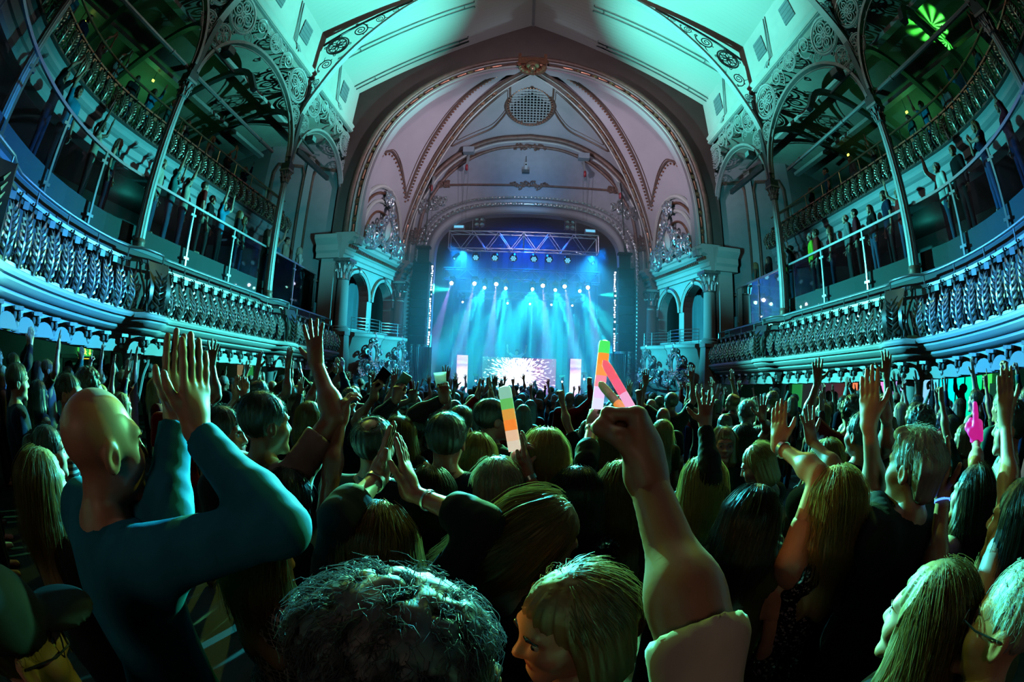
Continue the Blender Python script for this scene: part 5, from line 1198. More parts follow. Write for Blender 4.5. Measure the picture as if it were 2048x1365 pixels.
# ---- hair caps in the head frame, shared
HAIR = {}
def hair_mesh(kind, res, seed=0):
    key = (kind, res)
    if key in HAIR: return HAIR[key]
    lo, hi = (-.22, -.24, -.62), (.22, .17, .20)
    F = Field(lo, hi, res)
    F.ell((0, -.022, .040), (.086, .104, .094), .0)
    long_ = kind in ('long', 'wavy', 'side')
    if kind == 'crop': F.f += .005
    if kind in ('curly',): F.f -= .002
    if kind == 'short': F.f -= .002
    # hairline: open the face
    F.cone((0, .17, -.06), (0, .105, -.02), .085, .080, .02, 'cut'); F.ell((0, .12, -.03), (.068, .085, .085), .02, 'cut')
    if kind in ('short', 'crop', 'curly', 'balding', 'grey'):
        F.cut((0, .03, -.035), (0, .45, -1)); F.cut((0, -.02, -.075), (0, 0, -1))
        for sx in (-1, 1): F.ell((sx*.085, .006, -.012), (.02, .030, .036), .01, 'cut')
    if kind == 'curly':
        rnd = random.Random(3)
        for k in range(420):
            v = nrm((rnd.gauss(0, 1), rnd.gauss(-.2, 1), rnd.gauss(.6, .8))); p = np.array((0, -.022, .045))+v*np.array((.088, .108, .098))
            if p[1] > .06 and p[2] < .07 or p[2] < -.03: continue
            F.ell(p, np.array((.010, .010, .010))*rnd.uniform(.7, 1.3), .004)
    if kind == 'balding': F.ell((0, -.075, .135), (.050, .060, .05), .03, 'cut')
    if kind == 'grey':
        for k in range(7): F.cone((-.06+.02*k, .05, .112), (-.075+.025*k, -.10, .03), .018, .020, .02)
        F.cone((-.045, -.085, .02), (-.035, -.080, -.055), .038, .030, .04); F.cone((.045, -.085, .02), (.035, -.080, -.055), .038, .030, .04); F.cone((0, -.09, .02), (0, -.082, -.06), .038, .030, .04)
    if kind == 'bob':
        for a in np.linspace(-.18, math.pi+.18, 13):
            v = np.array((math.cos(a), -math.sin(a), 0)); F.cone(np.array((0, -.02, .03))+v*np.array((.062, .075, 0)), np.array((0, -.02, -.11))+v*np.array((.078, .078, 0)), .030, .026, .025)
        F.cut((0, 0, -.135), (0, .15, -1))
    if kind == 'pony':
        F.cut((0, .03, -.06), (0, .5, -1)); F.ell((0, -.125, .05), (.035, .035, .04), .015); F.cone((0, -.15, .05), (0, -.175, -.05), .030, .034, .02); F.cone((0, -.175, -.05), (0, -.15, -.26), .034, .012, .02)
    if long_:
        L = -.40 if kind == 'long' else -.36
        for a in np.linspace(-.50, math.pi+.50, 15):
            v = np.array((math.cos(a), -math.sin(a), 0)); p0 = np.array((0, -.025, .04))+v*np.array((.064, .078, 0)); p1 = np.array((0, -.03, -.12))+v*np.array((.088, .082, 0)); p2 = np.array((.0, -.075, L+.03*math.cos(a*5)))+v*np.array((.095, .045, 0))
            if kind == 'side': p2 = p2+np.array((-.10, -.04, .02)); p1 = p1+np.array((-.03, -.02, 0))
            F.cone(p0, p1, .030, .032, .02); F.cone(p1, p2, .032, .022, .02)
    V, Q = F.nets(); C = np.array((0, -.02, .03)); D = V-C; ph = np.arctan2(D[:, 0], -D[:, 1]); rr = np.linalg.norm(D, axis=1)[:, None]
    z = V[:, 2]
    if kind == 'curly': amp = 0
    else:
        amp = .0028 if kind in ('crop', 'short', 'balding') else .0045
        w_ = 0.9*np.sin(z*38+2*np.sin(ph*2)) if kind in ('wavy', 'side') else .25*np.sin(z*16)
        st = .6*np.sin(ph*26+w_*3)+.4*np.sin(ph*47+w_*5+1)+.5*np.sin(ph*11+w_*2)
        V = V+amp*st[:, None]*D/rr*np.array((1, 1, .4))
        if kind == 'wavy': V[:, 0] += .010*np.sin(z*30+1)*np.clip(-z*5, 0, 1); V[:, 1] += .010*np.cos(z*26)*np.clip(-z*5, 0, 1)
    me = np_mesh('hair_'+kind, [(V, Q, 0)], [HAIRM['brown']]); HAIR[key] = (me, F); return HAIR[key]
def strand_mesh(kind, res, n, seed, fly=.006, thick=.0011):
    """loose strands that follow the hair surface down from the crown"""
    key = ('strand', kind, n, seed)
    if key in HAIR: return HAIR[key]
    me, F = hair_mesh(kind, res); rnd = np.random.RandomState(seed)
    g = np.gradient(F.f, F.h)
    def samp(A, P):
        i = np.clip((P-F.lo)/F.h, 0, np.array(F.n)-1.001); b = i.astype(int); t = i-b; out = 0
        for dx in (0, 1):
            for dy in (0, 1):
                for dz in (0, 1):
                    w_ = (t[:, 0] if dx else 1-t[:, 0])*(t[:, 1] if dy else 1-t[:, 1])*(t[:, 2] if dz else 1-t[:, 2]); out = out+w_*A[b[:, 0]+dx, b[:, 1]+dy, b[:, 2]+dz]
        return out
    a = rnd.uniform(-1, 1, n)*(2.1 if kind in ('long', 'wavy', 'side', 'bob') else math.pi); el = np.arccos(rnd.uniform(.15, 1.0, n))
    P = np.array((0, -.022, .040))+np.stack([.088*np.sin(el)*np.sin(a), -.106*np.sin(el)*np.cos(a)*.9, .096*np.cos(el)], 1)
    off = np.abs(rnd.normal(0, fly, n))+.001; steps = 16 if kind in ('long', 'wavy', 'side') else 7; stp = .026 if steps == 16 else .012
    drift = rnd.normal(0, .25, (n, 3)); path = []; 
    for k in range(steps):
        N = np.stack([samp(x, P) for x in g], 1); N /= np.linalg.norm(N, axis=1)[:, None]+1e-6
        P = P-(samp(F.f, P)-off*(1+.12*k))[:, None]*N; path.append(P.copy())
        t = np.array((0, -.25, -1.0))+drift*.35+(np.array((-.35, 0, 0)) if kind == 'side' else 0)
        if kind in ('crop', 'short', 'balding', 'grey', 'curly'): t = t*.6+rnd.normal(0, .5, (n, 3))*.6+N*.5
        t = t-N*(t*N).sum(1)[:, None]*(.9 if steps == 16 else .4); t /= np.linalg.norm(t, axis=1)[:, None]+1e-6; P = P+t*stp*rnd.uniform(.6, 1.2, n)[:, None]
    path = np.stack(path, 1); ok = np.linalg.norm(np.diff(path, axis=1), axis=2).max(1) < .045; path = path[ok]; n = len(path); m = path.shape[1]
    ang = np.array((0, 2.094, 4.189)); rad = thick*np.linspace(1, .35, m)
    T = np.gradient(path, axis=1); T /= np.linalg.norm(T, axis=2)[:, :, None]+1e-9; A = np.cross(T, np.array((.3, .2, 1.0))); A /= np.linalg.norm(A, axis=2)[:, :, None]+1e-9; B = np.cross(T, A)
    V = path[:, :, None, :]+rad[None, :, None, None]*(np.cos(ang)[None, None, :, None]*A[:, :, None, :]+np.sin(ang)[None, None, :, None]*B[:, :, None, :])
    V = V.reshape(-1, 3); base = (np.arange(n)*m*3)[:, None, None]; i = np.arange(m-1)[None, :, None]*3; k = np.arange(3)[None, None, :]; l = (k+1) % 3
    Q = np.stack([base+i+k, base+i+l, base+i+3+l, base+i+3+k], -1).reshape(-1, 4)
    HAIR[key] = np_mesh('strands_'+kind, [(V, Q, 0)], [HAIRM['brown']]); return HAIR[key]
def hairmat(name, c): return mat('hair_'+name, c, .5, var=.25, vscale=30, stretch=(1, 1, .1), spec=.5)
HAIRM = {k: hairmat(k, c) for k, c in dict(brown=(.045, .026, .014), dark=(.014, .010, .008), blonde=(.36, .26, .12), honey=(.20, .13, .055), ash=(.42, .38, .30), grey=(.34, .36, .36), auburn=(.10, .035, .015), steel=(.09, .09, .11)).items()}
def strandmat(name, c):
    m = mat('strand_'+name, c, .35, spec=.6); nt = m.node_tree; b = nt.nodes['Principled BSDF']; t = nt.nodes.new('ShaderNodeBsdfTranslucent'); t.inputs[0].default_value = tuple(min(1, v*2.2+.03) for v in c)+(1,)
    x = nt.nodes.new('ShaderNodeMixShader'); x.inputs[0].default_value = .6; nt.links.new(b.outputs[0], x.inputs[1]); nt.links.new(t.outputs[0], x.inputs[2]); nt.links.new(x.outputs[0], nt.nodes['Material Output'].inputs['Surface']); return m
STRM = {k: strandmat(k, tuple(m_.node_tree.nodes['Principled BSDF'].inputs['Base Color'].default_value)[:3]) for k, m_ in HAIRM.items()}
SKIN = {k: mat('skin_'+k, c, .45, var=.08, vscale=25, spec=.5) for k, c in dict(pale=(.62, .38, .28), fair=(.52, .29, .20), tan=(.38, .20, .125), deep=(.13, .065, .04)).items()}
EYEW = mat('eye_white', (.6, .6, .6), .2); EYED = mat('eye_dark', (.02, .015, .012), .15); LIP = mat('lips', (.38, .10, .10), .35)
def cloth(name, c, rough=.8, **k): return mat('cloth_'+name, c, rough, var=.15, vscale=12, bump=.35, bscale=9, stretch=(1, 1, .5), spec=.12, **k)
CLOTH = {k: cloth(k, c) for k, c in dict(black=(.010, .010, .011), charcoal=(.028, .029, .032), navy=(.012, .018, .045), white=(.62, .62, .60), blue=(.02, .24, .40), grey=(.16, .165, .17), maroon=(.12, .012, .020), olive=(.055, .06, .03), cream=(.42, .38, .30), teal=(.03, .14, .14), pink=(.42, .07, .20), red=(.28, .02, .02), denim=(.05, .085, .16), lime=(.25, .48, .03)).items()}
def sequin_material():
    m = mat('cloth_sequin', (.02, .02, .03), .3, .4); nt = m.node_tree; b = nt.nodes['Principled BSDF']
    tc = nt.nodes.new('ShaderNodeTexCoord'); v = nt.nodes.new('ShaderNodeTexVoronoi'); v.inputs['Scale'].default_value = 130; nt.links.new(tc.outputs['Object'], v.inputs['Vector'])
    bp = nt.nodes.new('ShaderNodeBump'); bp.inputs['Strength'].default_value = 1.0; bp.inputs['Distance'].default_value = .006
    sp = nt.nodes.new('ShaderNodeSeparateColor'); nt.links.new(v.outputs['Color'], sp.inputs[0]); nt.links.new(sp.outputs[0], bp.inputs['Height']); nt.links.new(bp.outputs[0], b.inputs['Normal'])
    rp = nt.nodes.new('ShaderNodeValToRGB'); rp.color_ramp.elements[0].position = .80; rp.color_ramp.elements[0].color = (.012, .012, .02, 1); rp.color_ramp.elements[1].position = .88; rp.color_ramp.elements[1].color = (.75, .75, .9, 1)
    nt.links.new(sp.outputs[1], rp.inputs['Fac']); nt.links.new(rp.outputs[0], b.inputs['Base Color']); b.inputs['Metallic'].default_value = .6; b.inputs['Roughness'].default_value = .22
    return m
CLOTH['sequin'] = sequin_material()
def net_material():
    m = mat('cloth_net', (.012, .012, .013), .8); nt = m.node_tree; b = nt.nodes['Principled BSDF']
    tc = nt.nodes.new('ShaderNodeTexCoord'); v = nt.nodes.new('ShaderNodeTexVoronoi'); v.feature = 'DISTANCE_TO_EDGE'; v.inputs['Scale'].default_value = 42; v.inputs['Randomness'].default_value = .35; nt.links.new(tc.outputs['Object'], v.inputs['Vector'])
    rp = nt.nodes.new('ShaderNodeValToRGB'); rp.color_ramp.elements[0].position = .05; rp.color_ramp.elements[0].color = (.45, .47, .46, 1); rp.color_ramp.elements[1].position = .08; rp.color_ramp.elements[1].color = (.008, .008, .009, 1)
    nt.links.new(v.outputs['Distance'], rp.inputs['Fac']); nt.links.new(rp.outputs[0], b.inputs['Base Color']); return m
CLOTH['net'] = net_material()
def stripe_material(nm, a, c, sc, direction='Z'):
    m = mat('cloth_'+nm, a, .8); nt = m.node_tree; b = nt.nodes['Principled BSDF']; tc = nt.nodes.new('ShaderNodeTexCoord'); v = nt.nodes.new('ShaderNodeTexWave'); v.bands_direction = direction; v.inputs['Scale'].default_value = sc; nt.links.new(tc.outputs['Object'], v.inputs['Vector'])
    rp = nt.nodes.new('ShaderNodeValToRGB'); rp.color_ramp.elements[0].position = .45; rp.color_ramp.elements[0].color = (*a, 1); rp.color_ramp.elements[1].position = .55; rp.color_ramp.elements[1].color = (*c, 1); nt.links.new(v.outputs['Fac'], rp.inputs['Fac']); nt.links.new(rp.outputs[0], b.inputs['Base Color']); return m
CLOTH['stripe'] = stripe_material('stripe', (.02, .02, .03), (.42, .42, .42), 9)
CLOTH['pattern'] = cloth('pattern', (.05, .05, .06)); 

# ---- bodies
def solve_arm(S, W, ua, fa, hint):
    v = W-S; L = np.linalg.norm(v); mx = (ua+fa)*.995
    if L > mx: W = S+v/L*mx; v = W-S; L = mx
    if L < abs(ua-fa)+.05: L = abs(ua-fa)+.05; W = S+nrm(v)*L; v = W-S
    a = (ua*ua-fa*fa+L*L)/(2*L); hgt = math.sqrt(max(0, ua*ua-a*a)); d = v/L; h_ = np.array(hint, float); h_ = nrm(h_-d*np.dot(h_, d)); return S+d*a+h_*hgt, W
def build_person(P, det):
    """P: pose dict in the person's own frame (faces +y, feet at z=0). returns meshes and the head frame"""
    H = P.get('H', 1.72); q = H/1.75; fem = P.get('fem', False); g = P.get('g', .93 if fem else 1.04); ln = np.array(P.get('lean', (0, 0)), float)
    J = lambda x, y, z: np.array((x*q+ln[0]*z/1.75, y*q+ln[1]*z/1.75, z*q))
    r_core, r_arm, r_head, r_hand = dict(hero=(.016, .010, .0055, .0045), mid=(.020, .014, .0085, .0055), far=(.030, .020, .0125, .0085))[det]
    sh = .165 if fem else .190
    S = {}; arms = {}
    for s in (-1, 1):
        A = P.get('armR' if s > 0 else 'armL'); S0 = J(s*sh, -.01, 1.415)
        if A is None: A = dict(w=J(s*(sh+.07), .06, .80), hint=(s*.5, -1, 0), d=(0, .15, -1), n=(-s, 0, 0), pose='relaxed')
        W = np.array(A['w'], float); 
        if W[2] > S0[2]: S0 = S0+np.array((-s*.015, 0, .045))*q
        if 'e' in A:
            E = np.array(A['e'], float); S1 = S0
        else: E, W = solve_arm(S0, W, .295*q, .265*q, A.get('hint', (s*.8, .3, -.6)))
        d = np.array(A['d'], float) if 'd' in A else nrm(W-E); arms[s] = (S0, E, W, nrm(d), np.array(A.get('n', (0, 1, 0)), float), A.get('pose', 'open'), A.get('sleeve', P.get('sleeve', 'short')))
    Ch = J(0, .012, 1.633); Rh = rotz(P.get('hy', 0.0))@rotx(P.get('hp', 0.0))@roty(P.get('hr', 0.0)); nk = J(0, -.02, 1.45)
    Ch = nk+(rotz(P.get('hy', 0.0)*.5)@rotx(P.get('hp', 0.0)*.7)@roty(P.get('hr', 0)*.7))@(Ch-nk)
    def torso(F, inf=0.0):
        i = inf
        F.ell(J(0, -.005, 1.30), (np.array((.150, .105, .19))*g+i)*q, .0); F.ell(J(0, .008, 1.10), (np.array((.130, .100, .17))*g+i)*q, .06); F.ell(J(0, -.005, .95), (np.array((.158, .115, .13))*g*(1.04 if fem else 1)+i)*q, .05)
        F.cone(J(-sh+.03, -.012, 1.415), J(sh-.03, -.012, 1.415), (.062+i)*q, (.062+i)*q, .05)
        if fem:
            for s in (-1, 1): F.ell(J(s*.070, .085, 1.27), (np.array((.060, .055, .062))+i)*q, .04)
    def legs(F, inf=0.0):
        for s in (-1, 1):
            F.cone(J(s*.085, 0, .92), J(s*.095, .02, .50), (.088+inf)*q, (.056+inf)*q, .03); F.cone(J(s*.095, .02, .50), J(s*.10, 0, .09), (.056+inf)*q, (.040+inf*1.5)*q, .02)
    parts = []
    # core
    F = Field(J(-.30, -.24, -.02), J(.30, .30, 1.60), r_core); torso(F); legs(F)
    for s in (-1, 1): F.cone(J(s*.10, -.03, .045), J(s*.11, .15, .035), .040*q, .034*q, .02)
    F.cone(nk, Ch+Rh@np.array((0, -.015, -.05))*q, .058*q*(0.9 if fem else 1), .052*q*(.9 if fem else 1), .04)
    for s in (-1, 1): F.cone(nk+np.array((0, 0, .02)), J(s*(sh-.03), -.015, 1.43), .045*q, .045*q, .05); F.cone(arms[s][0], arms[s][0]*.6+arms[s][1]*.4, .056*q, .050*q, .04)
    V, Q = F.nets(); parts.append((V, Q, 0))
    # head
    F = Field(Ch-.18*q, Ch+.18*q, r_head); head_prims(F, Ch, Rh, q, fem); F.cone(nk, Ch+Rh@np.array((0, -.015, -.05))*q, .058*q*(.9 if fem else 1), .052*q*(.9 if fem else 1), .03)
    V, Q = F.nets(); L = (V-Ch)@Rh/q; fc = L[Q].mean(1); mi = np.zeros(len(Q), int)
    mi[((fc[:, 0]/.024)**2+((fc[:, 2]+.058)/.0135)**2 < 1) & (fc[:, 1] > .080)] = 1; parts.append((V, Q, mi))
    if det != 'far' or P.get('face'):
        for s in (-1, 1):
            for rr, dy, m_ in ((.0125, 0, 2), (.0085, .0056, 3)):
                b = MB().ball((0, 0, 0), rr, 10, 8); v = np.array(b.v)+np.array((s*.034, .0750+dy, .010)); parts.append((Ch+(v*q)@Rh.T, np.array(b.f), m_))
            br = MB().tube([(s*.016, .091, .030), (s*.034, .092, .035), (s*.054, .080, .029)], [.0035, .0042, .002], 5, cap=False); parts.append((Ch+(np.array(br.v)*q)@Rh.T, np.array(br.f), 3))
    # arms and hands
    for s in (-1, 1):
        S0, E, W, d, n, pose, sl_ = arms[s]; pts = np.array((S0, E, W)); F = Field(pts.min(0)-.10, pts.max(0)+.10, r_arm)
        th = .88 if fem else 1.0
        F.cone(S0, E, .056*q*th, .041*q*th, .02); F.cone(E, W, .043*q*th, .0275*q*th, .025); F.ell(E+(W-E)*.25, np.array((.046, .046, .05))*q*th, .04); V, Q = F.nets(); parts.append((V, Q, 0))
        hs = q*(.93 if fem else 1.02); c = W+d*.08*hs; F = Field(c-.155*hs, c+.155*hs, r_hand); add_hand(F, W, d, n, s, pose, hs, nrm(W-E)); V, Q = F.nets(); parts.append((V, Q, 0))
    out = {'body': parts, 'Ch': Ch, 'Rh': Rh, 'q': q, 'arms': arms, 'nk': nk, 'J': J}
    # top
    F = Field(J(-.34, -.28, .60), J(.34, .34, 1.62), r_core); torso(F, .020)
    F.cone(nk+np.array((0, 0, -.02)), J(-sh+.03, -.015, 1.43), .052*q, .055*q, .04); F.cone(nk+np.array((0, 0, -.02)), J(sh-.03, -.015, 1.43), .052*q, .055*q, .04)
    tp = []
    dress = P.get('dress', False)
    if dress: F.cone(J(0, 0, .95), J(0, 0, .55), .19*q, .21*q, .05)
    for s in (-1, 1):
        if arms[s][6] != 'none': F.cone(arms[s][0], arms[s][0]*.5+arms[s][1]*.5, .068*q, .062*q, .04)
        else: F.cone(arms[s][0]+np.array((s*.03, 0, -.03)), arms[s][1], .075*q, .055*q, .02, 'cut')
    F.cut(J(0, 0, .58 if dress else .80), (0, 0, -1)); F.cone(nk+np.array((0, .01, .035))*q, Ch, .066*q*(1.1 if fem else 1), .075*q, .01, 'cut')
    if fem and P.get('scoop', True): F.ell(nk+np.array((0, -.08, .03))*q, np.array((.09, .10, .07))*q, .01, 'cut')
    V, Q = F.nets(); tp.append((V, Q, 0))
    for s in (-1, 1):
        S0, E, W, d, n, pose, sl_ = arms[s]
        if sl_ == 'none': continue
        th = .90 if fem else 1.0; pts = np.array((S0, E, W)); F = Field(pts.min(0)-.11, pts.max(0)+.11, r_arm)
        if sl_ == 'short': e2 = S0+(E-S0)*.72; F.cone(S0, e2, .068*q*th, .062*q*th, .02); F.cut(S0+(E-S0)*.68, E-S0)
        else:
            fr = {'long': .93, 'half': .42, 'elbow': .06}[sl_]; e2 = E+(W-E)*fr; F.cone(S0, E, .068*q*th, .054*q*th, .02); F.cone(E, E+(W-E)*(fr+.1), .058*q*th, (.042 if fr > .5 else .052)*q*th, .03); F.ell(E+(W-E)*.25, np.array((.056, .056, .06))*q*th, .04); F.cut(e2, W-E)
        V, Q = F.nets()
        if det == 'hero' and len(V):          # gathered folds running round the sleeve
            ax = nrm(W-E) if sl_ != 'short' else nrm(E-S0); u = V@ax; V = V+(.0016*np.sin(u*60+4*np.sin(V[:, 0]*22))+.0008*np.sin(u*120+V[:, 1]*60))[:, None]*nrm(np.cross(ax, (0, 1, .3)))
        tp.append((V, Q, 0))
    out['top'] = tp
    F = Field(J(-.30, -.24, .02), J(.30, .30, 1.08), .030 if det == 'far' else .022); F.ell(J(0, -.005, .95), (np.array((.160, .118, .13))*g+.012)*q, .0); legs(F, .014); F.cut(J(0, 0, 1.0), (0, 0, 1)); V, Q = F.nets(); out['trousers'] = [(V, Q, 0)]
    return out
def person_meshes(P, det, name):
    b = build_person(P, det)
    return dict(body=np_mesh(name, b['body'], [SKIN['fair'], LIP, EYEW, EYED]), top=np_mesh(name+'_top', b['top'], [CLOTH['black']]), trousers=np_mesh(name+'_trousers', b['trousers'], [CLOTH['denim']]), Ch=b['Ch'], Rh=b['Rh'], q=b['q'], arms=b['arms'], nk=b['nk'], J=b['J'])
def omat(o, m, slot=0):
    o.material_slots[slot].link = 'OBJECT'; o.material_slots[slot].material = m
def place_person(pm, loc, rz, skin, top, bottom, hair, hcol, res, label, group, strands=0, seed=0, fly=None):
    o = link('person', pm['body'], loc=loc, rot=(0, 0, rz), label=label, category='person', group=group); omat(o, SKIN[skin])
    t = link('top', pm['top'], o); omat(t, CLOTH[top]); l = link('trousers', pm['trousers'], o); omat(l, CLOTH[bottom])
    if hair != 'bald':
        Rh, q, C = pm['Rh'], pm['q'], pm['Ch']; M = Matrix(((*(Rh[0]*q), C[0]), (*(Rh[1]*q), C[1]), (*(Rh[2]*q), C[2]), (0, 0, 0, 1)))
        h = link('hair', hair_mesh(hair, res)[0], o, M=M); omat(h, HAIRM[hcol])
        if strands: st = link('loose_strands', strand_mesh(hair, res, strands, seed, *(fly or ())), h); omat(st, STRM[hcol])
    return o
